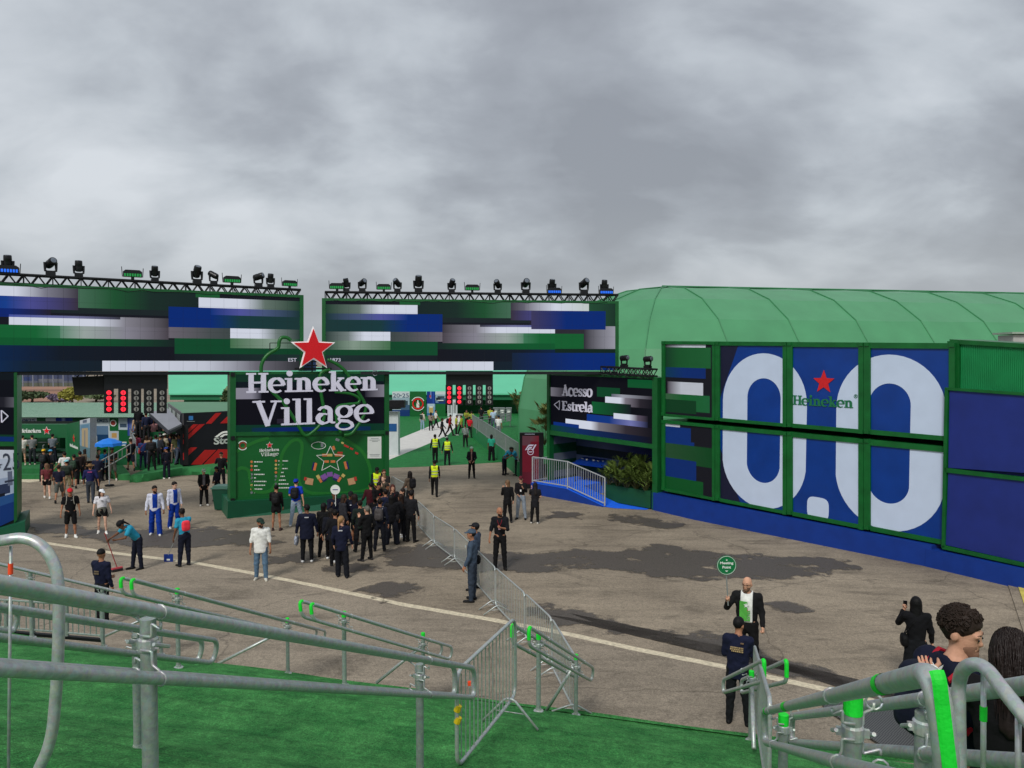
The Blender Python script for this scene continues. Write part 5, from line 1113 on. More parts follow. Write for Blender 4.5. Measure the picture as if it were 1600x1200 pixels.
mb=MB(); P=[at(233,645,44.6),at(263,672,40.8),at(263,679,40.8),at(233,650,44.6)]; mb.prism(P,Vector((.05,.05,0))); P=[at(263,672,40.8),at(284,662,41.8),at(284,668,41.8),at(263,679,40.8)]; mb.prism(P,Vector((0,.06,0))); part('awning_valance',mb,mat('awning_dark',(58,60,68),.6),t)
mb=MB(); P=[at(262,630,50),at(285,646,42),at(285,664,42),at(262,640,50)]; mb.prism(P,Vector((.05,.05,0))); part('upper_fascia',mb,mat('fascia_grey',(90,88,92),.6,0,.1,1),t)
mb=MB(); P=[at(262,640,50),at(285,664,42),at(285,727,42),at(262,712,50)]; mb.prism(P,Vector((.3,.1,0))); part('entrance',mb,mat('store_inside',(12,12,16),.8),t)
mb=MB()
for k in range(3):
    a0,a1=.15+.28*k,.35+.28*k; T0,T1=at(262,633,50),at(285,650,42); B0_,B1_=at(262,639,50),at(285,661,42); off=Vector((-.04,-.04,0)); mb.sheet([T0+(T1-T0)*a0+off,T0+(T1-T0)*a1+off,B0_+(B1_-B0_)*a1+off,B0_+(B1_-B0_)*a0+off])
part('fascia_lettering_panel',mb,mat('print_grey',(150,156,156)),t)
# green turf platform in front of the store with steps
dk=mat('platform_turf',(46,120,66),.9,0,.14,5,.3,50)
t=thing('turf_platform','light green turf platform with draped edge and steps before the store','platform',tuple(G(270,745)))
def top(px,py,h): r=ray(px,py); k=(h-CH)/r.z; return Vector((r.x*k,r.y*k,h))
hp=.42; edge=[(205,742),(225,741),(250,737),(285,731),(330,731),(400,725)]
E=[top(x,y_,hp) for x,y_ in edge]; mb=MB(); mb.add(E+[Vector((E[-1].x+2,56,hp)),Vector((E[0].x-2,56,hp))],[tuple(range(len(E)+2))]); 
V=[];rn=random.Random(4)
P=[]
for a,b in zip(E,E[1:]):
    for j in range(6): P.append(a+(b-a)*j/6)
P.append(E[-1])
for i,p in enumerate(P): V+=[p,p+Vector((rn.uniform(-.04,.04),-.10+.05*math.sin(i*1.7),-.2)),p+Vector((rn.uniform(-.05,.05),-.12+.12*math.sin(i*1.3),-hp+.02))]
mb.add(V,[(3*i+k,3*i+k+1,3*i+k+4,3*i+k+3) for i in range(len(P)-1) for k in range(2)]); part('deck',mb,dk,t,autosm=True)
for k in range(3):
    h=hp*(3-k)/4; a=top(204-7*k,742+1.5*k,h); b=top(192-7*k,727+1*k,h); dx=-.75
    mb=MB(); mb.prism([Vector((a.x,a.y,.01)),Vector((b.x,b.y,.01)),Vector((b.x+dx,b.y+.1,.01)),Vector((a.x+dx,a.y+.1,.01))],Vector((0,0,h))); part('step',mb,dk,t)
# stairs railing and stair flight up to the store
t=thing('stair_railing','white stair railing beside the parasol climbing towards the crowded store','railing',tuple(at(190,730,40)))
pts=[(155,735,39),(180,722,39.5),(204,708,40)]; mb=MB()
for dy in(0,14):
    mb.tube([at(x,y_-dy,Y) for x,y_,Y in pts],.03,5)
part('rail',mb,galv_far,t); mb=MB()
for u_ in[i/7 for i in range(8)]:
    x=158+46*u_; y_=733-25*u_; mb.tube([at(x,y_,39+u_),at(x,y_-14,39+u_)],.02,4,cap=False)
part('baluster',mb,galv_far,t)
t=thing('stair_fence','white bar fence climbing beside the store queue below the posters','fence',tuple(at(205,690,44)))
A=at(199,662,47); Bq=at(212,688,42); mb=MB()
for z in(0,-1.5): mb.tube([A+up*z,Bq+up*z],.03,5)
part('rail',mb,galv_far,t); mb=MB()
for i in range(21): p=A+(Bq-A)*i/20; mb.tube([p,p-up*1.5],.016,4,cap=False)
part('baluster',mb,wf,t)
t=thing('green_stair','green stair flight behind the crowd climbing towards the posters','stairs',tuple(at(225,700,46)))
for k in range(6):
    z=.42+.28*(k+1); x0_=xpx(207,43.5+k*.32); mb=MB(); mb.box((x0_+1.6,43.5+k*.32,z/2),(3.0,.32,z)); part('step',mb,rb,t)
# bin
bp_=G(348,796); t=thing('wheelie_bin','green wheelie bin with grey green lid left of the sign tower','bin',tuple(bp_))
bm=mat('bin_green',(14,70,52),.45,0,.1,5); mb=MB(); mb.add([(x*w_,y_*w_,z) for z,w_ in((.04,.25),(.95,.34)) for x,y_ in((-1,-1),(1,-1),(1,1),(-1,1))],[(3,2,1,0),(4,5,6,7),(0,1,5,4),(1,2,6,5),(2,3,7,6),(3,0,4,7)]); part('body',mb,bm,t,local=True)
mb=MB(); mb.box((0,0,.98),(.74,.76,.06)); mb.box((0,.05,1.03),(.66,.62,.06)); part('lid',mb,mat('bin_lid',(70,110,98),.45,0,.1,5),t,local=True)
for s_ in(-.24,.24): mb=MB(); mb.tube([(s_-.04,.3,.11),(s_+.04,.3,.11)],.11,12); part('wheel',mb,blk,t,local=True)
mb=MB(); mb.tube([(-.28,.36,.95),(-.28,.44,.97),(.28,.44,.97),(.28,.36,.95)],.018,6); part('handle',mb,bm,t,local=True)
# far slope: blue grandstand fence and trees
t=thing('far_grandstand','distant blue grandstand with pale posts on the hill at left','grandstand',(-90,150,1))
mb=MB(); Y=150; x0_,x1_=xpx(10,Y),xpx(135,Y); zt,zb=zpx(574,Y),zpx(604,Y); c=[]; M=lambda u,v:Vector((x0_+(x1_-x0_)*u,Y,zt+(zb-zt)*v)); paint(mb,M,[(0,1,.35,.7,(66,76,104)),(.1,.3,.5,.7,(50,66,110)),(.4,.7,.6,.75,(104,108,118)),(0,1,.8,1,(92,98,88))],(92,98,114),(0,1),c); part('stand',mb,PRINT,t,colors=c)
mb=MB()
for i in range(9): x_=x0_+(x1_-x0_)*i/8; mb.beam((x_,Y-1,zb),(x_,Y-1,zt+2),.16)
part('post',mb,mat('pale_post',(130,136,150),.6),t)
def leafcrown(name,c,rx,ry,rz_,n,size,m,par,seed,flat=.8):
    rn=random.Random(seed); mb=MB(); C=[]
    for i in range(max(5,n//45)):
        a=rn.uniform(0,6.283); r=rn.uniform(.2,.85); C.append((math.cos(a)*r*rx,math.sin(a)*r*ry,rn.uniform(-.6,.9)*rz_*math.sqrt(max(.1,1-r*r)),rn.uniform(.25,.5)))
    for i in range(n):
        q_=rn.choice(C); d=Vector((rn.gauss(0,1),rn.gauss(0,1),rn.gauss(0,1))).normalized()*q_[3]*rn.uniform(.6,1)
        p=Vector(c)+Vector((q_[0]+d.x*rx,q_[1]+d.y*ry,q_[2]+d.z*rz_)); a=Vector((rn.gauss(0,1),rn.gauss(0,1),rn.gauss(0,1))).normalized(); b=a.orthogonal().normalized(); s_=size*rn.uniform(.6,1.3)
        mb.add([p-a*s_,p-b*s_*.6,p+a*s_,p+b*s_*.6],[(0,1,2,3)])
    return part(name,mb,m,par)
def leafmat(n_,c_): return mat(n_,c_,.7,0,.45,.8,spec=.2)
for k,(x,yb_,yt_,Y,wpx,cm,lab) in enumerate([(50,634,612,110,56,('leaf_dark',(70,86,58)),'dark green rounded tree on the hill above the bar roof'),(92,634,616,105,40,('leaf_lilac',(122,110,132)),'lilac flowering tree between the dark and the yellow trees'),(112,632,607,100,34,('leaf_yellow',(138,136,60)),'yellow flowering tree just left of the loudspeaker'),(30,632,614,104,30,('leaf_dark',(70,86,58)),'dark green tree on the hill nearest the left pillar'),(150,636,622,112,60,('leaf_mid',(96,112,78)),'low grey green tree on the hill below the loudspeaker'),(355,628,612,60,14,('leaf_mid',(96,112,78)),'small pale tree squeezed against the left edge of the sign tower')]):
    p=at(x,yb_,Y); t=thing('hill_tree',lab,'tree',(p.x,p.y,0),0,'trees on the far hill'); h=at(x,yt_,Y).z; h=max(h,1.5); w_=wpx*Y/FPX/2
    mb=MB(); mb.tube([(p.x,p.y,0),(p.x+.1,p.y,h*.35),(p.x-.1,p.y,h*.6)],[.22,.16,.1],6)
    for a in range(4): mb.tube([(p.x,p.y,h*.35),(p.x+math.cos(a*1.6)*w_*.5,p.y+math.sin(a*1.6)*w_*.5,h*.7)],[.09,.04],5)
    part('trunk',mb,mat('bark',(80,66,54),.9),t); leafcrown('crown',(p.x,p.y,h*.62),w_,w_*.8,h*.38,900,.28,leafmat(*cm),t,k)
# fan palms in the ramp planter, palms behind the gate
def fanpalm(label,base,h,n,seed,group,s=.46,cat='plant',cm=('palm_leaf',(92,112,50))):
    rn=random.Random(seed); t=thing('fan_palm',label,cat,tuple(base),0,group); mb=MB(); st=MB()
    for i in range(n):
        a=rn.uniform(0,6.283); lean=rn.uniform(.15,.75); L_=h*rn.uniform(.6,1); d=Vector((math.cos(a)*lean,math.sin(a)*lean,1)).normalized(); tip=d*L_
        tip.z-=lean*L_*.15; st.tube([(0,0,0),tuple(d*L_*.5),tuple(tip)],[.018,.012,.008],4,cap=False)
        fw=Vector((d.x,d.y,d.z*.55)).normalized(); sd=fw.cross(Vector((0,0,1))).normalized(); 
        for j in range(11):
            th=R(-85+170*j/10); q_=fw*math.cos(th)+sd*math.sin(th); r=s*rn.uniform(.85,1.05)*(1-.1*abs(j-5)/5); e=tip+q_*r-Vector((0,0,.10*r+rn.uniform(0,.04))); mdl=tip+q_*r*.55+Vector((0,0,.02)); pr=q_.cross(Vector((0,0,1))).normalized()*.035*s/.42
            mb.add([tip,mdl-pr,e,mdl+pr],[(0,1,2,3)])
    part('stem',st,mat('palm_stem',(76,80,40),.7),t,local=True); part('fronds',mb,leafmat(*cm),t,local=True); return t
t=thing('ramp_planter','green planter box holding fan palms at the end of the blue ramp','planter',tuple(e1-tt*.7+n*.1))
g=[e0+tt*(L0*.56)+n*.12,e0+tt*(L0*.985)+n*.12,e0+tt*(L0*.985)-n*1.2,e0+tt*(L0*.56)-n*1.2]; mb=MB(); mb.prism([Vector((p.x,p.y,.06)) for p in g],Vector((0,0,.75))); part('box',mb,mat('planter_green',(14,74,42),.6,0,.1,3),t)
k=0
for i in range(5):
    for j in range(2):
        k+=1; p=e0+tt*(L0*(.60+.085*i))+n*(.05-.5*j); fanpalm('fan palm in the ramp planter, %s from the left in the %s row'%(NB[i],['front','back'][j]),(p.x,p.y,.7),.75+.2*(i%2)+.45*j,15,50+k,'fan palms in the planter')
for k,(x,y_,Y,h,lab) in enumerate([(812,646,66,2.2,'golden palm beside the slanted tent wing beyond the walkway'),(826,650,62,1.6,'lower golden palm against the slanted tent wing'),(851,690,40,1.6,'tall narrow shrub behind the red display totem'),(853,668,41,1.5,'upper foliage pressed between tent wing and arrow screen')]):
    p=at(x,y_,Y); fanpalm(lab,(p.x,p.y,max(.0,p.z-.2)),h,14,90+k,None,.6,'plant',('palm_gold',(104,108,56)))
# ---------------- people: bodies as smooth distance-field surfaces ----------------
def surfnet(f,lo,hi,h):
    lo=np.array(lo,float); n=np.maximum(3,np.ceil((np.array(hi)-lo)/h).astype(int)+1)
    ax_=[lo[i]+h*np.arange(n[i]) for i in range(3)]; X,Y,Z=np.meshgrid(*ax_,indexing='ij')
    D=f(X,Y,Z).astype(np.float32); ins=D<0
    acc=np.zeros(tuple(n-1)+(3,),np.float32); cnt=np.zeros(tuple(n-1),np.float32); quads=[]
    cells=tuple(n-1)
    for a in range(3):
        s0=[slice(None)]*3; s1=[slice(None)]*3; s0[a]=slice(0,-1); s1[a]=slice(1,None)
        d0=D[tuple(s0)]; d1=D[tuple(s1)]; cr=(d0<0)!=(d1<0); I=np.argwhere(cr)
        if len(I)==0: continue
        v0=d0[cr]; v1=d1[cr]; t=v0/(v0-v1); P=I.astype(np.float32).copy(); P[:,a]+=t
        b,c=[(1,2),(2,0),(0,1)][a]; ids=[]; ok=np.ones(len(I),bool)
        for db,dc in((0,0),(-1,0),(-1,-1),(0,-1)):
            J=I.copy(); J[:,b]+=db; J[:,c]+=dc; g=(J>=0).all(1)&(J<np.array(cells)).all(1); ok&=g
            JJ=J[g]; np.add.at(acc,(JJ[:,0],JJ[:,1],JJ[:,2]),P[g]); np.add.at(cnt,(JJ[:,0],JJ[:,1],JJ[:,2]),1); ids.append(J)
        Q=np.stack([ (j[:,0]*cells[1]+j[:,1])*cells[2]+j[:,2] for j in ids],1)[ok]; inn=(v0<0)[ok]
        Q=np.where(inn[:,None],Q,Q[:,::-1]); quads.append(Q)
    m=cnt>0; idx=-np.ones(cnt.size,int); idx[m.ravel()]=np.arange(m.sum()); V=acc[m]/cnt[m][:,None]*h+lo
    if not quads: return np.zeros((0,3)),np.zeros((0,4),int)
    return V,idx[np.concatenate(quads)]
def cone(X,Y,Z,a,b,ra,rb,sq=None):
    """capsule from a to b with radii ra, rb; sq squeezes (x,y) for flat trunks"""
    ax_,ay,az=a; dx,dy,dz=b[0]-a[0],b[1]-a[1],b[2]-a[2]; L2=dx*dx+dy*dy+dz*dz+1e-9
    px,py,pz=X-ax_,Y-ay,Z-az; t=np.clip((px*dx+py*dy+pz*dz)/L2,0,1); qx,qy,qz=px-t*dx,py-t*dy,pz-t*dz
    if sq:
        c,s,kx,ky=sq; u=qx*c+qy*s; v=-qx*s+qy*c; return (np.sqrt((u/kx)**2+(v/ky)**2+qz**2)-(ra+(rb-ra)*t))*min(kx,ky)
    return np.sqrt(qx*qx+qy*qy+qz*qz)-(ra+(rb-ra)*t)
def ell(X,Y,Z,c,r): 
    k=np.sqrt(((X-c[0])/r[0])**2+((Y-c[1])/r[1])**2+((Z-c[2])/r[2])**2); return (k-1)*min(r)
def smin(a,b,k=.03):
    h=np.clip(.5+.5*(b-a)/k,0,1); return b*(1-h)+a*h-k*h*(1-h)
V3=lambda *a:np.array(a,float)
def rx(v,a): c,s=math.cos(a),math.sin(a); return V3(v[0],v[1]*c-v[2]*s,v[1]*s+v[2]*c)
def ry(v,a): c,s=math.cos(a),math.sin(a); return V3(v[0]*c+v[2]*s,v[1],-v[0]*s+v[2]*c)
def rz3(v,a): c,s=math.cos(a),math.sin(a); return V3(v[0]*c-v[1]*s,v[0]*s+v[1]*c,v[2])
def skeleton(p):
    """faces -y; x to the figure's left hand side as seen from the front is +x. angles in degrees"""
    J={}; lean=R(p.get('lean',0)); tw=R(p.get('twist',0)); w=p.get('wide',1.0); hipz=.93-p.get('crouch',0)
    J['pel']=V3(0,0,hipz)
    up_=lambda v:rz3(rx(v,lean),tw)
    J['ch']=J['pel']+up_(V3(0,0,.36)); J['nk']=J['pel']+up_(V3(0,.01,.535)); hd=R(p.get('nod',0)); ht=R(p.get('turn',0))
    J['hd']=J['nk']+up_(V3(0,-.015,0))+rz3(rx(V3(0,-.02,.155),lean*.6+hd),tw); J['hdir']=(lean*.6+hd,tw+ht)
    for s,k in((1,'l'),(-1,'r')):
        sh=J['pel']+up_(V3(s*.175*w,.01,.475)); J['sh'+k]=sh
        pit,abd,elb,inn=p.get('arm'+k,(0,8,12,0)); # pitch forward, abduct, elbow bend, inward turn of forearm
        d=V3(0,0,-.28); d=rx(d,-R(pit)); d=ry(d,-s*R(abd)); d=rz3(rx(d,0),tw); J['el'+k]=sh+d
        f=V3(0,0,-.245); f=rx(f,-R(pit+elb)); f=ry(f,-s*R(abd*.6)); f=rz3(f,-s*R(inn)+tw); J['wr'+k]=J['el'+k]+f; J['fd'+k]=f/.245
        hip=J['pel']+V3(s*.088*w,0,-.03); J['hp'+k]=hip; th,kn,sp=p.get('leg'+k,(0,0,2)); 
        d=rx(V3(0,0,-.43),-R(th)); d=ry(d,-s*R(sp)); J['kn'+k]=hip+d; d=rx(V3(0,0,-.41),-R(th-kn)); d=ry(d,-s*R(sp)); J['an'+k]=J['kn'+k]+d
        J['ft'+k]=R(th-kn)*(.8 if abs(th)>4 else 0)
    lo=min(J['anl'][2],J['anr'][2])-.075
    for k in list(J):
        if k[:2] in('hd',) and k=='hdir' or k[:2]=='fd' or k[:2]=='ft': continue
        J[k]=J[k]-V3(0,0,lo)
    return J
def toes(J,k,out=10):
    s=1 if k=='l' else -1; a=J['an'+k]; return a+V3(0,0,-.045),a+rx(rz3(V3(0,-.165,-.05),s*R(out)),-J['ft'+k]*.7),a+V3(0,.05,-.045)
_H={}
def handmesh(kind,s):
    """open or gripping hand, fingers down -z, palm facing -y... unit metres"""
    if (kind,s) in _H: return _H[(kind,s)]
    curl={'open':(12,18,14),'grip':(62,75,50),'point':(20,30,25)}[kind]
    ch=[]
    for i,(x,l) in enumerate(((-.030,.074),(-.010,.082),(.010,.076),(.028,.060))):
        a=V3(x,0,-.078); an=0; pts=[a]
        for q,(fr,c) in enumerate(zip((.45,.32,.26),curl)): an+=R(c+3*i); a=a+rx(V3(x*.1,0,-l*fr),-an*1.0); pts.append(a)
        ch.append(pts)
    th=[V3(-.034,-.006,-.030),V3(-.062,-.024,-.058),V3(-.062,-.046,-.084)] if kind!='grip' else [V3(-.034,-.006,-.03),V3(-.052,-.036,-.05),V3(-.028,-.060,-.070)]
    def f(X,Y,Z):
        d=cone(X,Y,Z,(0,0,.05),(0,0,-.01),.027,.030,(1,0,1,.8)); d=smin(d,cone(X,Y,Z,(-.012,0,-.02),(-.012,0,-.07),.026,.024,(1,0,1,.55)),.015); d=smin(d,cone(X,Y,Z,(.012,0,-.02),(.014,0,-.066),.026,.022,(1,0,1,.55)),.015)
        for p in ch:
            for a,b,r in zip(p,p[1:],(.0098,.0092,.0084)): d=smin(d,cone(X,Y,Z,a,b,r,r*.92),.004)
        for a,b,r in zip(th,th[1:],(.015,.011)): d=smin(d,cone(X,Y,Z,a,b,r,r*.8),.008)
        return d
    V,F=surfnet(f,(-.09,-.12,-.20),(.07,.05,.08),.0075)
    if s<0: V=V*np.array([-1,1,1]); F=F[:,::-1]
    _H[(kind,s)]=(V,F); return V,F
_MC={}
def cached(key,fn):
    if key not in _MC:
        V,F=fn(); me=bpy.data.meshes.new('m'); me.from_pydata(V.tolist(),[],F.tolist()); me.polygons.foreach_set('use_smooth',[True]*len(me.polygons)); me.materials.append(None); _MC[key]=me
    return _MC[key]
def bbox(pts,m): a=np.array(pts); return a.min(0)-m,a.max(0)+m
def wr_(X,Y,Z,a,f=1.0): return a*(np.sin(X*31*f+Z*23)*np.sin(Y*27+Z*17*f)+.6*np.sin(Z*55*f+X*20)*np.sin(X*41-Y*30))
def mk(o_name,me,m,par,mats=None):
    o=bpy.data.objects.new(o_name,me); COL.objects.link(o); o.parent=par
    for i,s_ in enumerate(o.material_slots): s_.link='OBJECT'; s_.material=(mats or [m])[min(i,len(mats or [m])-1)]
    return o
def cl(name,c,r=.85): return mat(name+'_%d_%d_%d'%tuple(c),c,r,0,.22,9,.5,18,spec=.2)
SK={'a':(198,150,124),'b':(160,112,86),'c':(112,76,56),'d':(214,170,146)}
def hdtransform(J):
    a,b=J['hdir']; c=J['hd']
    def T(X,Y,Z):
        x,y,z=X-c[0],Y-c[1],Z-c[2]; cb,sb=math.cos(-b),math.sin(-b); x,y=x*cb-y*sb,x*sb+y*cb
        ca,sa=math.cos(-a),math.sin(-a); y,z=y*ca-z*sa,y*sa+z*ca; return x,y,z
    def I(v): return c+rz3(rx(V3(*v),a),b)
    return T,I
def person(label,px,py,p=None,face=0,h=1.72,top=(24,24,28),bot=(22,22,26),shoe=(30,30,32),skin='b',hair='short',hairc=(22,18,16),sleeve='long',legs='long',hat=None,hatc=(20,20,22),
           Y=None,z=None,extras=(),res=.022,group=None,sole=None,hands=('open','open'),loc=None,cat='person',hem=.0,loose=1.0):
    p=dict(p or {}); v_=sum(ord(q)*(i+3) for i,q in enumerate(label))
    VA=[{'armr':(6,10,30,20),'arml':(-4,9,12,0),'legl':(2,2,4),'legr':(4,10,4)},{'arml':(10,8,75,55),'armr':(2,12,14,0),'legl':(0,0,6),'legr':(0,0,3)},{'armr':(20,8,95,45),'arml':(14,8,60,50),'legl':(6,12,4)},{'arml':(-10,20,60,-30),'armr':(4,9,10,0),'legr':(0,0,7),'lean':3},{'arml':(24,10,100,25),'armr':(-2,10,20,0),'legl':(0,0,2),'legr':(6,14,5)},{'armr':(-12,14,35,30),'arml':(-12,14,35,30),'legl':(0,0,5),'legr':(0,0,2)},{'armr':(12,8,40,50),'arml':(8,8,50,50),'legl':(3,8,3)}][v_%7]
    for k_ in VA: p.setdefault(k_,VA[k_])
    p.setdefault('turn',(0,25,-30,12,-15,35,0,-22)[v_%8]); p.setdefault('nod',(0,8,-4,12)[v_%4]); p.setdefault('twist',(0,6,-7,3,-3)[v_%5])
    b=loc if loc is not None else (G(px,py) if Y is None else at(px,py,Y))
    if z is not None: 
        if Y is None: b=top_(px,py,z)
        b=Vector((b.x,b.y,z))
    yaw=R(face)-math.atan2(b.x,b.y)
    t=thing('person',label,cat,tuple(b),yaw,group); s=h/1.75; t.scale=(s,s,s)
    key=tuple(sorted((k,v if not isinstance(v,list) else tuple(v)) for k,v in p.items()))+(res,)
    J=skeleton(p)
    for k_,v_ in p.get('fix',()): J[k_]=V3(*v_)
    T,I=hdtransform(J); w=p.get('wide',1.0); fat=p.get('fat',1.0)
    pel,chs,nk=J['pel'],J['ch'],J['nk']; tw=R(p.get('twist',0)); sq=(math.cos(tw),math.sin(tw),1.0,.68)
    def body():
        def f(X,Y_,Z):
            d=cone(X,Y_,Z,pel+V3(0,0,.0),chs,.125*w*fat,.150*w,sq); d=smin(d,cone(X,Y_,Z,J['shl'],J['shr'],.052,.052),.06); d=smin(d,cone(X,Y_,Z,pel-V3(.05,0,.02),pel+V3(.05,0,-.02),.105*fat,.105*fat,(1,0,1,.85)),.05)
            d=smin(d,cone(X,Y_,Z,nk-V3(0,0,.06),J['hd']-V3(0,-.005,.06),.062,.052),.04)
            for k in'lr':
                d=smin(d,cone(X,Y_,Z,J['sh'+k],J['el'+k],.048*w,.038),.03); d=smin(d,cone(X,Y_,Z,J['el'+k],J['wr'+k],.037,.024),.02)
                d=smin(d,cone(X,Y_,Z,J['hp'+k],J['kn'+k],.076*fat,.046),.04); d=smin(d,cone(X,Y_,Z,J['kn'+k],J['an'+k],.046,.032),.015)
                km=J['kn'+k]*.72+J['an'+k]*.28+V3(0,.012,0); d=smin(d,cone(X,Y_,Z,km,km-V3(0,0,.05),.050,.045),.03)
            x,y,z=T(X,Y_,Z); e=ell(x,y,z,(0,.012,.035),(.078,.096,.098)); e=smin(e,ell(x,y,z,(0,-.028,-.045),(.056,.062,.068)),.05)
            e=smin(e,cone(x,y,z,(0,-.090,.008),(0,-.104,-.020),.007,.012),.014); e=smin(e,cone(x,y,z,(-.045,-.078,.030),(.045,-.078,.030),.013,.013),.012)
            e=smin(e,ell(x,y,z,(0,-.080,-.092),(.022,.018,.018)),.02); e=smin(e,cone(x,y,z,(-.022,-.088,-.055),(.022,-.088,-.055),.009,.009),.008)
            for s_ in(-1,1): e=smin(e,ell(x,y,z,(s_*.084,.014,-.002),(.014,.022,.034)),.008); e=np.maximum(e,-ell(x,y,z,(s_*.032,-.106,.010),(.017,.022,.012)))
            return smin(d,e,.02)
        lo,hi=bbox([v for k,v in J.items() if k not in('hdir','fdl','fdr','ftl','ftr')],.19); lo[2]=J['anl'][2]*0+min(J['anl'][2],J['anr'][2])-.03; hr=min(res,.019)
        return surfnet(f,lo,hi,hr)
    me=cached(('body',key),body)
    if 'hands%s'%(hands,) not in me:
        bm_v=[v.co[:] for v in me.vertices]; bm_f=[tuple(q.vertices) for q in me.polygons]; mi=[0]*len(bm_f)
        for k,s_,kd in(('l',1,hands[0]),('r',-1,hands[1])):
            V,F=handmesh(kd,s_); d=J['fd'+k]/np.linalg.norm(J['fd'+k]); zax=-d; xa=np.cross(V3(0,-1,0)if abs(d[1])<.9 else V3(0,0,1),zax); xa/=np.linalg.norm(xa); ya=np.cross(zax,xa)
            th=R(s_*p.get('wrist',70)); xr=xa*math.cos(th)+ya*math.sin(th); yr=np.cross(zax,xr); W_=V@np.array([xr,yr,zax])+J['wr'+k]-zax*.01
            o=len(bm_v); bm_v+=W_.tolist(); bm_f+=[tuple(int(i)+o for i in q) for q in F]; mi+=[0]*len(F)
        for s_ in(-1,1): # eyes
            c=I((s_*.032,-.090,.010)); u=bm_v; o=len(u); n_=8
            for a in range(3):
                for b_ in range(n_): q=2*math.pi*b_/n_; rr=(.012,.008,.0)[a]; u.append(tuple(I((s_*.032+rr*math.cos(q)*1.2,-.090-.004*a,.010+rr*math.sin(q)*.7))))
            for a in range(2):
                for b_ in range(n_): bm_f.append((o+a*n_+b_,o+a*n_+(b_+1)%n_,o+(a+1)*n_+(b_+1)%n_,o+(a+1)*n_+b_)); mi.append(1)
            for zz,hh_,dp in((.034,.0045,.094),): # brows
                o=len(u); pts=[(s_*.014,-dp,zz),(s_*.052,-dp+.012,zz+.002),(s_*.050,-dp+.010,zz+2*hh_),(s_*.014,-dp-.002,zz+2*hh_)]; u+= [tuple(I(q)) for q in pts]; bm_f.append((o,o+1,o+2,o+3)); mi.append(2)
        o=len(bm_v); bm_v+=[tuple(I(q)) for q in((-.024,-.0965,-.054),(0,-.1005,-.058),(.024,-.0965,-.054),(0,-.1000,-.050))]; bm_f.append((o,o+1,o+2,o+3)); mi.append(3)
        me2=bpy.data.meshes.new('person_body'); me2.from_pydata(bm_v,[],bm_f); me2.polygons.foreach_set('use_smooth',[True]*len(me2.polygons)); me2.polygons.foreach_set('material_index',mi)
        for _ in range(4): me2.materials.append(None)
        me2['hands%s'%(hands,)]=1; _MC[('body',key)]=me2; me=me2
    sc_=SK[skin]; mk('body',me,None,t,[cl('skin',sc_,.55),mat('eye',(24,18,16),.2),mat('brow_%d'%hairc[0],[int(v*.6+20) for v in hairc],.8),mat('lips_'+skin,[int(sc_[0]*.78),int(sc_[1]*.6),int(sc_[2]*.6)],.5)])
    # clothes
    def topf():
        L_=p.get('loose',loose); hz=hem+p.get('hem',0)
        def f(X,Y_,Z):
            low=pel-V3(0,0,.0+hz); d=cone(X,Y_,Z,low,chs,(.142+.02*(L_-1)*3)*w*fat,.168*w+.01*L_,sq); d=smin(d,cone(X,Y_,Z,J['shl'],J['shr'],.066,.066),.06)
            if hz>.05: d=smin(d,cone(X,Y_,Z,low-V3(0,0,.02),pel,.15*w*fat,.14*w*fat,(1,0,1,.8)),.05)
            for k in'lr':
                if sleeve!='none':
                    a,b_=J['sh'+k],J['el'+k]; 
                    if sleeve=='short': d=smin(d,cone(X,Y_,Z,a,a+(b_-a)*.62,.070,.066),.03)
                    else: d=smin(d,cone(X,Y_,Z,a,b_,.067,.056),.03); d=smin(d,cone(X,Y_,Z,b_,b_+(J['wr'+k]-b_)*(.93 if sleeve=='long' else .25),.055,.042),.02)
            d=smin(d,cone(X,Y_,Z,nk-V3(0,0,.05),nk-V3(0,-.005,.015),.080,.070),.03)
            hole=cone(X,Y_,Z,nk+V3(0,-.01,-.01),nk+V3(0,-.02,.12),.062,.075); d=np.maximum(d,-hole); cut=(pel[2]-.085-hz)-Z if abs(p.get('lean',0))<25 else -1+0*Z
            return np.maximum(d,cut)+wr_(X,Y_,Z,.005)
        pts=[J[k] for k in('pel','ch','nk','shl','shr','ell','elr','wrl','wrr')]; lo,hi=bbox(pts,.2); lo[2]-=.02+hz; return surfnet(f,lo,hi,res)
    mk('top' if p.get('tn') is None else p['tn'],cached(('top',key,sleeve,hem,loose),topf),cl('cloth',top),t)
    def botf():
        fl=p.get('flare',1.0)
        def f(X,Y_,Z):
            d=cone(X,Y_,Z,pel+V3(0,0,.05),pel-V3(0,0,.04),.122*w*fat,.128*w*fat,(1,0,1,.84))
            if legs=='skirt':
                mm=(J['knl']+J['knr'])/2; d=smin(d,cone(X,Y_,Z,pel,mm+V3(0,0,-.0 if fl<2 else -.32),.13*w,.17*fl**.3,(1,0,1,.8)),.03); return np.maximum(d,mm[2]+(.06 if fl<2 else -.3)-Z)+wr_(X,Y_,Z,.003)
            for k in'lr':
                h_,n_,a=J['hp'+k],J['kn'+k],J['an'+k]
                if legs=='short': d=smin(d,cone(X,Y_,Z,h_,h_+(n_-h_)*.85,.096*fat,.082),.02)
                elif legs=='vshort': d=smin(d,cone(X,Y_,Z,h_,h_+(n_-h_)*.35,.098*fat,.095),.02)
                else: d=smin(d,cone(X,Y_,Z,h_,n_,.097*fat,.073*fl),.03); d=smin(d,cone(X,Y_,Z,n_,a+V3(0,0,.0),.073*fl,.056*fl*fl),.03)
            return np.maximum(d,Z-(pel[2]+.12))+wr_(X,Y_,Z,.006)
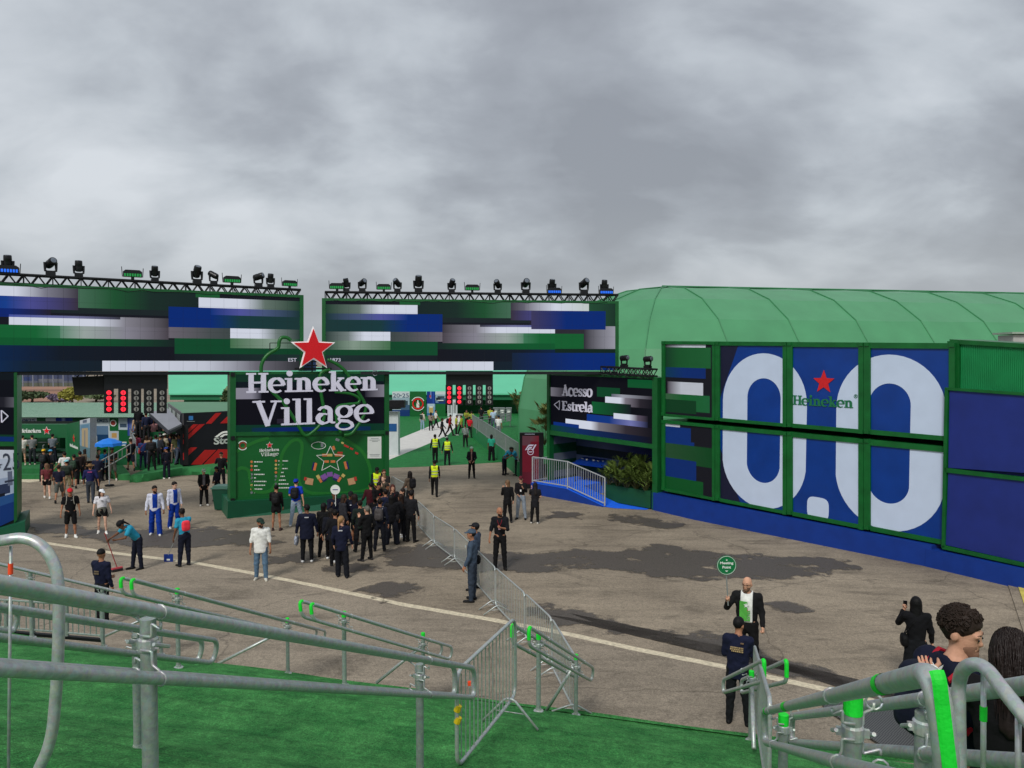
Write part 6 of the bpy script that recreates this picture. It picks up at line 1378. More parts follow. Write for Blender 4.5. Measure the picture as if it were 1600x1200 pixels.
        pts=[J[k] for k in('pel','knl','knr')]+([] if legs in('short','vshort') else [J['anl'],J['anr']]); lo,hi=bbox(pts,.17); hi[2]=pel[2]+.16; lo[2]=max(lo[2],min(J['anl'][2],J['anr'][2])-.05); return surfnet(f,lo,hi,res)
    mk({'long':'trousers','skirt':'skirt'}.get(legs,'shorts'),cached(('bot',key,legs),botf),cl('cloth',bot),t)
    for k in'lr':
        def sh():
            hl,to,bk=toes(J,k)
            def f(X,Y_,Z): d=smin(cone(X,Y_,Z,bk,hl,.040,.044),cone(X,Y_,Z,hl+V3(0,-.03,-.0),to,.044,.036),.03); d=smin(d,cone(X,Y_,Z,J['an'+k]+V3(0,0,.02),hl,.043,.044),.02); return d
            lo,hi=bbox([hl,to,bk,J['an'+k]],.07); return surfnet(f,lo,hi,.016)
        mk('shoe',cached(('sh',k,key),sh),cl('shoe',shoe,.6),t)
    # hair
    def hairf():
        def f(X,Y_,Z):
            x,y,z=T(X,Y_,Z); e=ell(x,y,z,(0,.018,.045),(.088,.104,.104))
            if hair in('short','curly','fade'): e=np.maximum(e,-(z-.015+ (y+.02)*1.0)) ; e=np.maximum(e,-ell(x,y,z,(0,-.125,-.01),(.10,.085,.075)))
            if hair in('short','curly','fade'):
                for s_ in(-1,1): e=np.maximum(e,-ell(x,y,z,(s_*.095,.004,-.004),(.034,.030,.040)))
            if hair=='fade': e=np.maximum(e,.035-z)
            if hair=='curly': e=e-.004-.003*np.sin(x*60+2*np.sin(z*40))*np.sin(y*55+z*30)
            if hair in('long','tail','bob','braid','bun'):
                e=np.maximum(e,-ell(x,y,z,(0,-.120,-.025),(.066,.085,.088))); e=np.maximum(e,-.09-z)
                if hair=='long': e=smin(e,cone(x,y,z,(0,.055,.0),(0,.090,-.36),.098,.072,(1,0,1,.6)),.04); e=smin(e,cone(x,y,z,(.075,.01,-.02),(.085,-.02,-.26),.028,.022),.03); e=smin(e,cone(x,y,z,(-.075,.01,-.02),(-.085,-.02,-.26),.028,.022),.03)
                if hair=='bob': e=smin(e,cone(x,y,z,(0,.05,0),(0,.06,-.12),.09,.08,(1,0,1,.6)),.04)
                if hair in('tail','braid'): e=smin(e,cone(x,y,z,(0,.11,.04),(0,.15,-.24),.034,.018),.02)
                if hair=='bun': e=smin(e,ell(x,y,z,(0,.115,.08),(.045,.04,.045)),.02)
            return e+.003*np.sin(x*160)*np.sin(z*22+y*40)
        c=J['hd']; m=.45 if hair in('long','tail','braid') else .22; return surfnet(f,c-V3(.2,.25,m),c+V3(.2,.25,.2),min(res,.015))
    if hair!='bald': mk('hair',cached(('hair',key,hair),hairf),cl('hair',hairc,.6),t)
    if hat:
        def hatf():
            def f(X,Y_,Z):
                x,y,z=T(X,Y_,Z); e=ell(x,y,z,(0,.014,.055),(.096,.112,.092)); e=np.maximum(e,.040-z)
                if hat=='cap': e=smin(e,cone(x,y,z,(0,-.10,.052),(0,-.155,.040),.060,.05,(1,0,1,1))+np.maximum(0,np.abs(z-.046+.0)*6-.02)*.3+0*x,.01) if 0 else np.minimum(e,np.maximum(np.sqrt(x*x/(.068**2)+((y+.095)/.085)**2)*.06-.06,np.abs(z-.046-(y+.1)*.15)-.010))
                if hat=='brim': e=np.minimum(e,np.maximum(np.sqrt(x*x+(y-.01)**2)-.175,np.abs(z-.046)-.011))
                if hat=='backcap': e=np.minimum(e,np.maximum(np.sqrt(x*x/(.068**2)+((y-.105)/.075)**2)*.06-.06,np.abs(z-.044)-.010))
                if hat=='hood': e=smin(e,cone(x,y,z,(0,.05,0),(0,.09,-.12),.1,.1),.04)
                return e
            c=J['hd']; return surfnet(f,c-V3(.24,.26,.2),c+V3(.24,.26,.22),.014)
        mk('cap' if hat!='brim' else 'hat',cached(('hat',key,hat),hatf),cl('hat',hatc,.7),t)
    def sdf_part(name,f,c,m,lo,hi,h=.016): V,F=surfnet(f,lo,hi,h); me_=bpy.data.meshes.new(name); me_.from_pydata(V.tolist(),[],F.tolist()); me_.polygons.foreach_set('use_smooth',[True]*len(me_.polygons)); me_.materials.append(m); o=bpy.data.objects.new(name,me_); COL.objects.link(o); o.parent=t; return o
    trunk=lambda X,Y_,Z,g:smin(cone(X,Y_,Z,pel,chs,(.142+g)*w*fat,(.178+g)*w,sq),cone(X,Y_,Z,J['shl'],J['shr'],.072+g,.072+g),.05)
    U=lambda v:rz3(rx(v,R(p.get('lean',0))),tw)
    lo,hi=bbox([pel,chs,nk,J['shl'],J['shr']],.26)
    for e in extras:
        k=e[0]
        if k=='vest':
            def f(X,Y_,Z):
                d=trunk(X,Y_,Z,.020); d=np.maximum(d,np.abs(X*math.cos(tw)+Y_*math.sin(tw))-.165*w); d=np.maximum(d,pel[2]+.02-Z); return np.maximum(d,-cone(X,Y_,Z,nk+V3(0,0,-.03),nk+V3(0,-.03,.1),.075,.09))
            sdf_part('vest',f,0,cl('hivis',(214,236,40),.6),lo,hi); mb=MB()
            for zz in(.16,.30):
                c=pel+U(V3(0,0,zz)); rr=(.142+.025+(.178-.142)*zz/.36)*w; mb.tube([c+V3(rr*1.02*math.cos(2*math.pi*i/20),rr*.72*math.sin(2*math.pi*i/20),0) for i in range(20)],.018,5,closed=True)
            part('reflective_band',mb,mat('reflector',(176,186,190),.35,.2,.05,20),t,local=True)
        elif k=='backpack':
            c=chs+U(V3(0,.19,-.02)); 
            def f(X,Y_,Z): x,y,z=X-c[0],Y_-c[1],Z-c[2]; x,y=x*math.cos(tw)+y*math.sin(tw),-x*math.sin(tw)+y*math.cos(tw); d=((np.abs(x)/.145)**4+(np.abs(y)/.095)**3+(np.abs(z+.02)/.21)**4)**.27-1; return np.minimum(d*.09,(((np.abs(x)/.10)**4+(np.abs(y-.09)/.04)**3+(np.abs(z+.08)/.10)**4)**.27-1)*.04)
            sdf_part('backpack',f,0,cl('bag',e[1],.7),c-.3,c+.3,.018); mb=MB()
            for s_ in(-1,1):
                a=chs+U(V3(s_*.10,.13,.10)); b_=chs+U(V3(s_*.105,.0,.20)); c2=chs+U(V3(s_*.105,-.135,.05)); d2=chs+U(V3(s_*.12,-.02,-.16)); mb.tube([a,b_,chs+U(V3(s_*.105,-.10,.155)),c2,chs+U(V3(s_*.13,-.10,-.08)),d2+U(V3(s_*.05,.08,0))],.015,5)
            part('strap',mb,cl('strap',e[2] if len(e)>2 else e[1],.7),t,local=True)
        elif k=='bag': # side bag
            s_=e[2]; c=pel+V3(s_*.20*w,.03,.02)
            def f(X,Y_,Z): return (((np.abs(X-c[0])/.065)**3+(np.abs(Y_-c[1])/.13)**3+(np.abs(Z-c[2])/.12)**3)**.34-1)*.06
            sdf_part('shoulder_bag',f,0,cl('bag',e[1],.7),c-.2,c+.2,.018); mb=MB(); sh=J['shr' if s_>0 else 'shl']; 
            for d_ in(-1,1): mb.tube([c+V3(0,d_*.02,.10),chs+U(V3(s_*.08,d_*.13,.0)),sh*.6+nk*.4+V3(0,d_*.05,.05)],.012,5)
            part('strap',mb,cl('bag',e[1],.7),t,local=True)
        elif k=='open': # open jacket shows the shirt
            c=e[1]
            def f(X,Y_,Z):
                d=trunk(X,Y_,Z,.018+.02*(loose-1)+.01*(hem>0)); wd=e[2] if len(e)>2 else .07; d=np.maximum(d,np.abs(X*math.cos(tw)+Y_*math.sin(tw))-wd); d=np.maximum(d,Y_*math.cos(tw)-X*math.sin(tw)+.0); d=np.maximum(d,pel[2]+.03-Z); return np.maximum(d,-cone(X,Y_,Z,nk+V3(0,0,-.03),nk+V3(0,-.06,.1),.07,.09))
            sdf_part('shirt_front',f,0,cl('cloth',c),lo,hi)
        elif k=='lanyard':
            mb=MB(); fr_=lambda x_,z_:chs+U(V3(x_,-.128,z_)); mb.tube([nk+U(V3(.05,-.03,.0)),chs+U(V3(.06,-.12,.08)),fr_(0,-.06)],.006,5); mb.tube([nk+U(V3(-.05,-.03,.0)),chs+U(V3(-.06,-.12,.08)),fr_(0,-.06)],.006,5); part('lanyard',mb,cl('lan',e[1],.6),t,local=True); mb=MB(); mb.box(fr_(0,-.11)-V3(0,.02,0),(.06,.008,.085)); part('pass_card',mb,cl('card',e[2] if len(e)>2 else (220,220,220),.5),t,local=True)
        elif k=='beard':
            def f(X,Y_,Z): x,y,z=T(X,Y_,Z); d=smin(ell(x,y,z,(0,-.030,-.052),(.064,.068,.072)),ell(x,y,z,(0,-.084,-.094),(.026,.022,.02)),.03); d=np.maximum(d,z+.022-np.abs(x)*.5); return np.maximum(np.maximum(d,y-.01),-ell(x,y,z,(0,-.10,-.052),(.030,.03,.012)))
            c=J['hd']; sdf_part('beard',f,0,cl('hair',e[1],.8),c-.16,c+.16,.011)
        elif k=='glasses':
            mb=MB(); 
            for s_ in(-1,1):
                if len(e)>1 and e[1]=='dark': mb.prism([I((s_*.010,-.116,.024)),I((s_*.056,-.104,.024)),I((s_*.052,-.104,-.008)),I((s_*.016,-.116,-.008))],rz3(V3(0,-.004,0),J['hdir'][1]))
                else: mb.tube([I((s_*.033+.022*math.cos(2*math.pi*i/12),-.112+abs(math.cos(2*math.pi*i/12))*.003,.008+.016*math.sin(2*math.pi*i/12))) for i in range(12)],.0022,4,closed=True)
                mb.tube([I((s_*.056,-.100,.012)),I((s_*.082,-.0,.012))],.003,4)
            mb.tube([I((-.012,-.116,.014)),I((.012,-.116,.014))],.003,4); part('glasses',mb,mat('glasses_black',(12,12,14),.15),t,local=True)
        elif k=='patch': # print on the back or chest: (patch, colour, z, width, height, side)
            s_=e[5] if len(e)>5 else 1; c=chs+U(V3(e[6] if len(e)>6 else 0,s_*.137,e[2])); xr=U(V3(1,0,0)); zr=U(V3(0,0,1)); nr=U(V3(0,s_,0)); rn=random.Random(int(e[3]*1000)); mb=MB(); x_=-e[3]/2
            rows=e[7] if len(e)>7 else 1
            for r_ in range(rows):
                x_=-e[3]/2
                while x_<e[3]/2-.01:
                    l=rn.uniform(.012,.03); mb.prism([c+xr*(x_+(l if q in(1,2) else 0))+zr*((e[4]/2 if q in(2,3) else -e[4]/2)-r_*e[4]*1.7)+nr*.0 for q in range(4)],nr*.014); x_+=l+.008
            part('back_lettering' if s_>0 else 'chest_lettering',mb,cl('print',e[1],.6),t,local=True)
        elif k=='stick': # hand held thing drawn along the right or left hand
            pass
        elif k=='tied':
            def f(X,Y_,Z): d=cone(X,Y_,Z,pel+V3(0,0,.04),pel+V3(0,0,-.02),.15*w*fat,.16*w*fat,(1,0,1,.85)); d=smin(d,cone(X,Y_,Z,pel+V3(.13,.03,0),pel+V3(.19,.05,-.26),.05,.045),.03); d=smin(d,cone(X,Y_,Z,pel+V3(-.13,.03,0),pel+V3(-.20,.05,-.24),.05,.045),.03); return np.maximum(d,-cone(X,Y_,Z,pel+V3(0,-.16,.0),pel+V3(0,-.16,-.2),.07,.1))+wr_(X,Y_,Z,.006)
            sdf_part('tied_jacket',f,0,cl('cloth',e[1]),pel-V3(.3,.26,.4),pel+V3(.3,.26,.2),.018)
        elif k=='phone':
            c=J['wr'+e[1]]+J['fd'+e[1]]*.09; mb=MB(); mb.box(c+V3(0,-.03,.02),(.07,.01,.14)); part('phone',mb,mat('phone_case',e[2] if len(e)>2 else (20,20,24),.2),t,local=True)
    t['_h']=0; del t['_h']; return t,J
def top_(px,py,h): r=ray(px,py); k=(h-CH)/r.z; return Vector((r.x*k,r.y*k,h))
def wp_(t,v): # local point of a figure in world metres
    return Vector(t.location)+Matrix.Rotation(t.rotation_euler.z,3,'Z')@(Vector(tuple(v))*t.scale[0])
ST={}; WK={'legl':(22,4,1),'legr':(-14,16,1),'arml':(-18,8,12,0),'armr':(20,8,20,0)}; WK2={'legl':(-16,18,1),'legr':(20,4,1),'arml':(18,8,18,0),'armr':(-18,8,12,0)}
FD_={'arml':(12,6,70,50),'armr':(12,6,70,50)}; PH={'arml':(30,12,110,30),'armr':(8,8,10,0)}; PH2={'armr':(40,10,105,30),'arml':(5,8,12,0)}; HP={'arml':(-8,22,45,-30),'armr':(8,8,15,0)}
BK_=(20,21,26); NV=(20,24,44); WH=(226,226,222); JN=(104,126,150)
CR='group of staff before the map board'
P_=person
# --- the nearer figures
m,Jm=P_('bald bearded man in black shirt with red lanyard standing beyond the barriers',781,889,{'armr':(15,14,12,0),'arml':(18,10,88,45),'legl':(2,0,4),'legr':(0,0,3)},0,1.86,BK_,(18,18,20),(24,22,22),'b','bald',sleeve='mid',extras=(('beard',(30,24,20)),('lanyard',(150,30,50),(190,150,160))),res=.018,hands=('grip','open'))
P_('officer in blue grey uniform and cap standing at the barriers looking left',738,939,{'armr':(-5,10,14,0),'arml':(6,8,20,0),'wide':1.08,'legl':(0,0,2),'legr':(0,0,2)},-105,1.84,(64,78,96),(50,60,74),(20,20,22),'b','short',hat='cap',hatc=(66,82,100),sleeve='long',extras=(('bag',(18,18,20),-1),('patch',(200,210,210),.06,.05,.05,-1,.1)),res=.018,hem=.03)
P_('second officer in blue grey uniform half hidden behind the capped officer',743,921,{'wide':1.05},-110,1.80,(60,72,90),(46,56,70),(20,20,22),'b','short',hat='cap',hatc=(24,26,32),sleeve='long',res=.02)
P_('man in white oversized t-shirt, blue jeans, dark cap and sunglasses walking forward',408,906,{'legl':(6,4,3),'legr':(-4,4,3),'arml':(4,10,12,0),'armr':(2,12,14,0),'wide':1.06,'hem':.07},-6,1.76,WH,(88,114,138),(200,196,184),'b','short',hat='cap',hatc=(30,52,44),sleeve='mid',loose=1.5,extras=(('glasses','dark'),('beard',(34,26,22))),res=.018)
mp,Jp=P_('bald bearded man in green white shirt holding up a round green sign',1166,1052,{'armr':(24,34,112,-8),'arml':(2,12,22,0),'wide':1.12,'fat':1.12},-8,1.86,(22,22,24),(18,18,20),(26,26,28),'a','bald',sleeve='long',extras=(('open',WH,.105),('lanyard',(190,40,60),(200,60,80)),('glasses',),('beard',(104,78,62))),res=.016,hands=('grip','grip'),hem=.05)
mb=MB(); mb.prism([V3(-.105,-.168,1.02),V3(.025,-.178,1.02),V3(.03,-.168,1.36),V3(-.105,-.150,1.36)],V3(0,-.012,0)); part('green_print',mb,cl('print',(84,168,70),.6),mp,local=True)
mb=MB(); mb.prism([V3(x_,-.185,z_) for x_,z_ in starpoly(.012,1.30,.05)],V3(0,-.006,0)); part('star_print',mb,wt,mp,local=True)
slabtext('shirt_lettering','ken',Vector(mp.location)+Vector((.080,-.185,1.02)),Vector((0,0,1)),Vector((-1,0,0)),.20,.07,.006,cl('print',(84,168,70),.6),mp,T=.15,sp=0)
tb,Jb=P_('youth seen from behind in navy hooded jacket and black trousers below the sign holder',1152,1131,{'armr':(22,10,80,30),'arml':(10,8,60,40),'legr':(3,4,5),'legl':(0,0,3),'wide':1.02},172,1.74,(22,26,50),(22,24,28),(18,18,20),'b','short',hairc=(18,16,18),sleeve='long',hem=.08,extras=(('patch',(176,150,110),.02,.20,.018,1,0,3),('patch',(150,120,90),.10,.05,.02,1,-.08)),res=.016,loose=1.4)
P_('woman in black with very long straight hair holding a phone to her face',1430,1080,{'arml':(38,22,118,30),'armr':(2,14,18,0),'hem':.02,'flare':1.5,'wide':1.04},192,1.70,(14,14,18),(18,20,24),(20,20,20),'a','long',hairc=(12,11,13),legs='long',extras=(('bag',(12,12,14),1),('phone','l')),res=.017,hands=('grip','open'))
P_('young man in navy top standing behind the railings looking right',160,977,{'armr':(0,8,15,0),'wide':1.06,'turn':20},128,1.76,(20,24,48),(22,22,26),(40,38,38),'b','fade',hairc=(20,18,18),sleeve='long',extras=(('patch',(120,104,84),-.02,.14,.03,1,0,2),),res=.018,hem=.03)
# couple on the turf at lower right
cm=Vector((2.60,4.3,tz(2.60,4.3)))
tc_,Jc=P_('man with curly dark hair, navy jersey and red strapped backpack smiling to the right',0,0,{'arml':(8,10,40,20),'armr':(8,10,40,20),'wide':1.02,'turn':-58,'twist':-18},150,1.82,(20,24,44),(24,26,32),(24,24,26),'a','curly',hairc=(40,30,24),sleeve='mid',loc=cm,extras=(('beard',(142,106,86)),('backpack',(18,22,40),(170,24,44))),res=.011)
cw=Vector((2.54,3.72,tz(2.54,3.72)))
def lc_(b,face,h,w): v=Matrix.Rotation(-(R(face)-math.atan2(b.x,b.y)),3,'Z')@(Vector(w)-b)/(h/1.75); return (v.x,v.y,v.z)
_hd=at(1455,1046,4.08); _el=at(1478,1104,3.95); _dir=Matrix.Rotation(-(R(180)-math.atan2(cw.x,cw.y)),3,'Z')@Vector((.25,.95,-.15)).normalized()
WF=(('ell',lc_(cw,180,1.63,_el)),('wrl',lc_(cw,180,1.63,_hd)),('fdl',tuple(_dir)))
tw_,Jw=P_('woman with long dark hair hugging the curly haired man at the right edge',0,0,{'fix':WF,'arml':(66,10,34,-14),'armr':(10,10,30,0),'wrist':180},180,1.63,(14,14,16),(16,16,18),(30,30,30),'a','long',hairc=(30,22,20),sleeve='short',loc=cw,res=.011)
# --- black clad trio by the ramp
P_('woman with light brown hair and black jacket eating beside the blue ramp',793,817,{'arml':(30,6,105,20),'legl':(3,2,3)},-165,1.70,(20,20,22),(18,18,20),(40,40,42),'a','bob',hairc=(110,84,60),hem=.10)
P_('man in dark red cap, black top and light jeans between two women by the ramp',814,811,{'armr':(15,8,50,30),'legl':(3,0,7),'legr':(0,0,5)},-10,1.76,(22,20,22),(134,144,156),(28,28,30),'a','short',hat='cap',hatc=(80,20,32),extras=(('lanyard',(30,30,34),(226,226,226)),('glasses','dark')))
P_('woman in black dress with long dark hair raising a hand beside the blue ramp',836,818,{'armr':(10,14,60,30),'arml':(40,14,115,10)},170,1.62,(28,28,32),(18,18,20),(190,186,180),'a','long',hairc=(26,20,18),sleeve='short',hem=.16)
# --- yellow vests and staff on the turf
P_('security guard in yellow vest walking away on the asphalt, nearest of the three walkers',679,775,WK,180,1.76,(18,20,22),(18,18,20),(20,20,20),'c','short',hat='cap',hatc=(16,16,18),extras=(('vest',),('patch',(90,100,40),.12,.12,.03)))
P_('security guard in yellow vest walking away on the green turf, left of a pair',680,723,{'legl':(3,6,1),'legr':(2,0,1),'armr':(-8,16,10,0),'arml':(8,14,10,0)},180,1.78,(20,24,32),(18,18,20),(20,20,20),'c','short',extras=(('vest',),('patch',(90,100,40),.12,.12,.03)),group=None)
P_('security guard in yellow vest standing on the green turf, right of a pair',699,727,{'armr':(0,18,15,0),'arml':(0,18,15,0),'wide':1.1,'fat':1.1},176,1.70,(24,26,30),(20,22,28),(20,20,20),'b','short',hat='cap',hatc=(30,32,38),extras=(('vest',),))
P_('woman in pale cap and open black jacket standing alone at the turf edge',737,747,{'armr':(4,14,45,40),'arml':(4,14,45,40),'legl':(0,0,4),'legr':(0,0,4)},4,1.72,(22,20,30),(18,18,20),(24,24,24),'a','long',hat='cap',hatc=(150,176,160),hairc=(36,28,26),extras=(('open',(150,120,110),.035),))
P_('person in grey hooded top and black trousers seen from behind on the turf',727,699,ST,180,1.68,(132,136,136),(24,22,26),(70,80,74),'b','tail',hairc=(50,30,30))
P_('cleaner in green shirt with long dark hair beside the green side wall',768,720,{'armr':(6,12,30,30),'fat':1.1},175,1.68,(40,150,124),(16,16,20),(18,18,20),'c','bob',sleeve='short',flare=1 if 0 else None) if 0 else P_('cleaner in green shirt with long dark hair beside the green side wall',768,720,{'armr':(6,12,30,30),'fat':1.1,'flare':1.3},175,1.68,(40,150,124),(16,16,20),(18,18,20),'c','bob',sleeve='short')
c1,J1=P_('stooping cleaner in teal shirt sweeping by the dark red totem, left of two',788,742,{'lean':38,'armr':(55,6,20,10),'arml':(50,4,20,10),'nod':20},62,1.74,(40,132,160),(20,22,34),(18,18,20),'c','short',sleeve='short')
c2,J2=P_('stooping cleaner in teal shirt half hidden by the dark red totem',808,743,{'lean':32,'armr':(55,6,20,10),'arml':(50,4,20,10),'nod':15},-62,1.74,(40,132,160),(20,22,34),(18,18,20),'c','short',sleeve='short')
far=[('woman in cream top and light blue jeans with green backpack on the white path',660,672,ST,150,1.72,(206,200,186),(140,166,186),(220,220,220),'a','short',(('backpack',(40,60,50)),)),
 ('woman in patterned grey top and black trousers on the white path',673,673,FD_,170,1.66,(140,120,112),(24,22,24),(30,30,30),'b','long',()),
 ('person in white t-shirt and black trousers striding on the white path',681,669,WK,110,1.76,(214,212,208),(24,24,28),(30,30,30),'b','short',()),
 ('woman in black walking right at the edge of the white path',691,684,WK,90,1.66,(20,20,22),(20,20,22),(210,210,210),'c','tail',()),
 ('person in red top and dark trousers striding behind the woman in black',703,681,WK2,100,1.84,(170,36,44),(40,20,26),(60,60,60),'b','short',(('backpack',(40,24,30)),)),
 ('steward in yellow green shirt at the centre of the white path',713,680,ST,100,1.72,(170,184,52),(24,24,26),(200,200,200),'b','short',()),
 ('steward in yellow green shirt striding left beside the walkway wall',721,680,WK,-110,1.74,(166,180,56),(24,24,26),(30,30,30),'b','short',()),
 ('person in red and white striped shirt at the walkway wall end',734,684,ST,160,1.74,(200,30,44),(26,26,28),(30,30,30),'b','short',(('vest2',),)),
 ('steward in olive yellow shirt farthest along the walkway wall',729,669,ST,0,1.72,(140,150,50),(24,24,26),(30,30,30),'b','short',()),
 ('steward in pale olive shirt beside the first bend of the walkway wall',737,671,ST,200,1.70,(150,160,70),(30,30,34),(30,30,30),'b','short',())]
for lab,x,y,pp,fc,h,tp,bt,shn,sk_,hr,ex in far: P_(lab,x,y,pp,fc,h*1.0,tp,bt,shn,sk_,hr,extras=[e for e in ex if e[0]!='vest2'],res=.03,sleeve='long' if 'shirt' not in lab else 'short')
for lab,x,y,tp,bt in (('man in pale blue shirt standing on the walkway before the steel bins',771,672,(170,190,214),(90,100,120)),('man in white shirt with bag standing on the walkway before the steel bins',779,686,(226,226,226),(120,124,130)),('person in black sitting among the queue rails',752,666,(24,26,30),(30,30,34)),('person in yellow shirt among the queue rails',766,668,(170,180,70),(40,40,44))):
    P_(lab,x,y,ST if 'rails' not in lab else FD_,170,1.72,tp,bt,(30,30,30),'b','short',hat='cap' if 'white' in lab else None,hatc=(40,60,90),z=.72,res=.03,sleeve='short')
# --- left: walkers
P_('man in red cap, black t-shirt and black shorts with backpack straps walking forward',111,840,{'legl':(8,10,3),'legr':(-8,8,3),'arml':(-2,14,10,0),'armr':(4,14,10,0),'wide':1.05},4,1.78,(16,16,18),(18,18,20),(222,222,218),'b','short',hat='cap',hatc=(196,30,44),sleeve='short',legs='short',extras=(('backpack',(60,60,58),(150,146,136)),('patch',(190,190,190),.06,.05,.012,-1,.05)),res=.02)
P_('woman in white t-shirt and cap, black shorts and jacket tied at the waist',160,834,{'legl':(8,10,3),'legr':(-8,8,3),'arml':(-6,20,14,0),'armr':(4,18,10,0),'fat':1.08},0,1.66,(222,220,226),(20,20,22),(226,224,220),'d','long',hat='cap',hatc=(226,230,236),sleeve='short',legs='vshort',hairc=(50,34,28),extras=(('tied',(100,100,92)),('patch',(60,60,62),.02,.08,.03,-1)),res=.02)
P_('man in open white jacket over royal blue tracksuit, left of two',243,836,{'legl':(8,4,4),'legr':(-8,8,4),'arml':(0,12,14,0),'armr':(0,14,18,0),'flare':1.25,'wide':1.05},-8,1.82,(204,206,222),(14,54,148),(224,224,224),'b','fade',hairc=(24,20,18),extras=(('open',(14,54,148),.080),('beard',(30,24,20))),loose=1.4,res=.018)
P_('man with dark curly hair in open white jacket over blue tracksuit, right of two',273,826,{'legl':(6,4,2),'legr':(-8,8,2),'arml':(2,8,14,0),'armr':(-2,8,12,0),'flare':1.2,'turn':12},20,1.80,(204,206,222),(14,54,148),(224,224,224),'d','curly',hairc=(22,18,18),extras=(('open',(14,54,148),.075),),loose=1.3,res=.018)
s1,JS=P_('cleaner in teal shirt and dark overalls bending to sweep with a red broom',216,889,{'lean':40,'armr':(52,8,10,6),'arml':(30,8,50,30),'nod':24,'legl':(0,4,3),'legr':(8,2,3)},-62,1.72,(44,148,180),(20,24,40),(20,20,22),'c','tail',hat='backcap',hatc=(20,20,24),hairc=(24,18,20),sleeve='short',extras=(('bag',(60,64,84),-1),),res=.018,hands=('grip','grip'))
s2,JT=P_('cleaner in teal shirt with coral backpack carrying a blue dustpan',289,884,{'lean':10,'armr':(40,12,24,0),'arml':(-4,14,20,0),'fat':1.08},-158,1.74,(44,148,180),(20,24,40),(20,20,22),'c','bun',hairc=(22,18,18),sleeve='short',res=.018,hands=('open','grip'))
c=JS and JT['ch']+V3(0,.19,-.04)
V,F=surfnet(lambda X,Y_,Z:((((np.abs(X-c[0])/.12)**4+(np.abs(Y_-c[1])/.07)**3+(np.abs(Z-c[2])/.16)**4)**.27)-1)*.07,c-.25,c+.25,.018); me=bpy.data.meshes.new('coral'); me.from_pydata(V.tolist(),[],F.tolist()); me.polygons.foreach_set('use_smooth',[True]*len(me.polygons)); me.materials.append(cl('coral',(240,60,74),.7)); o=bpy.data.objects.new('backpack',me); COL.objects.link(o); o.parent=s2
P_('woman in grey top, open black jacket and pale cap left of the wheelie bin',319,790,{'armr':(4,10,25,30),'arml':(4,10,25,30),'legl':(0,0,4),'legr':(0,0,4),'fat':1.05},4,1.66,(24,24,26),(18,18,20),(200,196,190),'a','short',hat='cap',hatc=(160,180,160),extras=(('open',(110,106,112),.06),))
P_('person in dark hooded jacket right behind the wheelie bin',340,783,{'wide':1.1},-60,1.60,(26,26,40),(24,24,30),(40,40,40),'b','bob',hat='hood',hatc=(24,24,36))
P_('man in black top against the left edge of the sign tower, raising his arm',346,763,{'arml':(40,30,60,0)},170,1.82,(24,24,28),(24,24,30),(30,30,30),'b','fade')
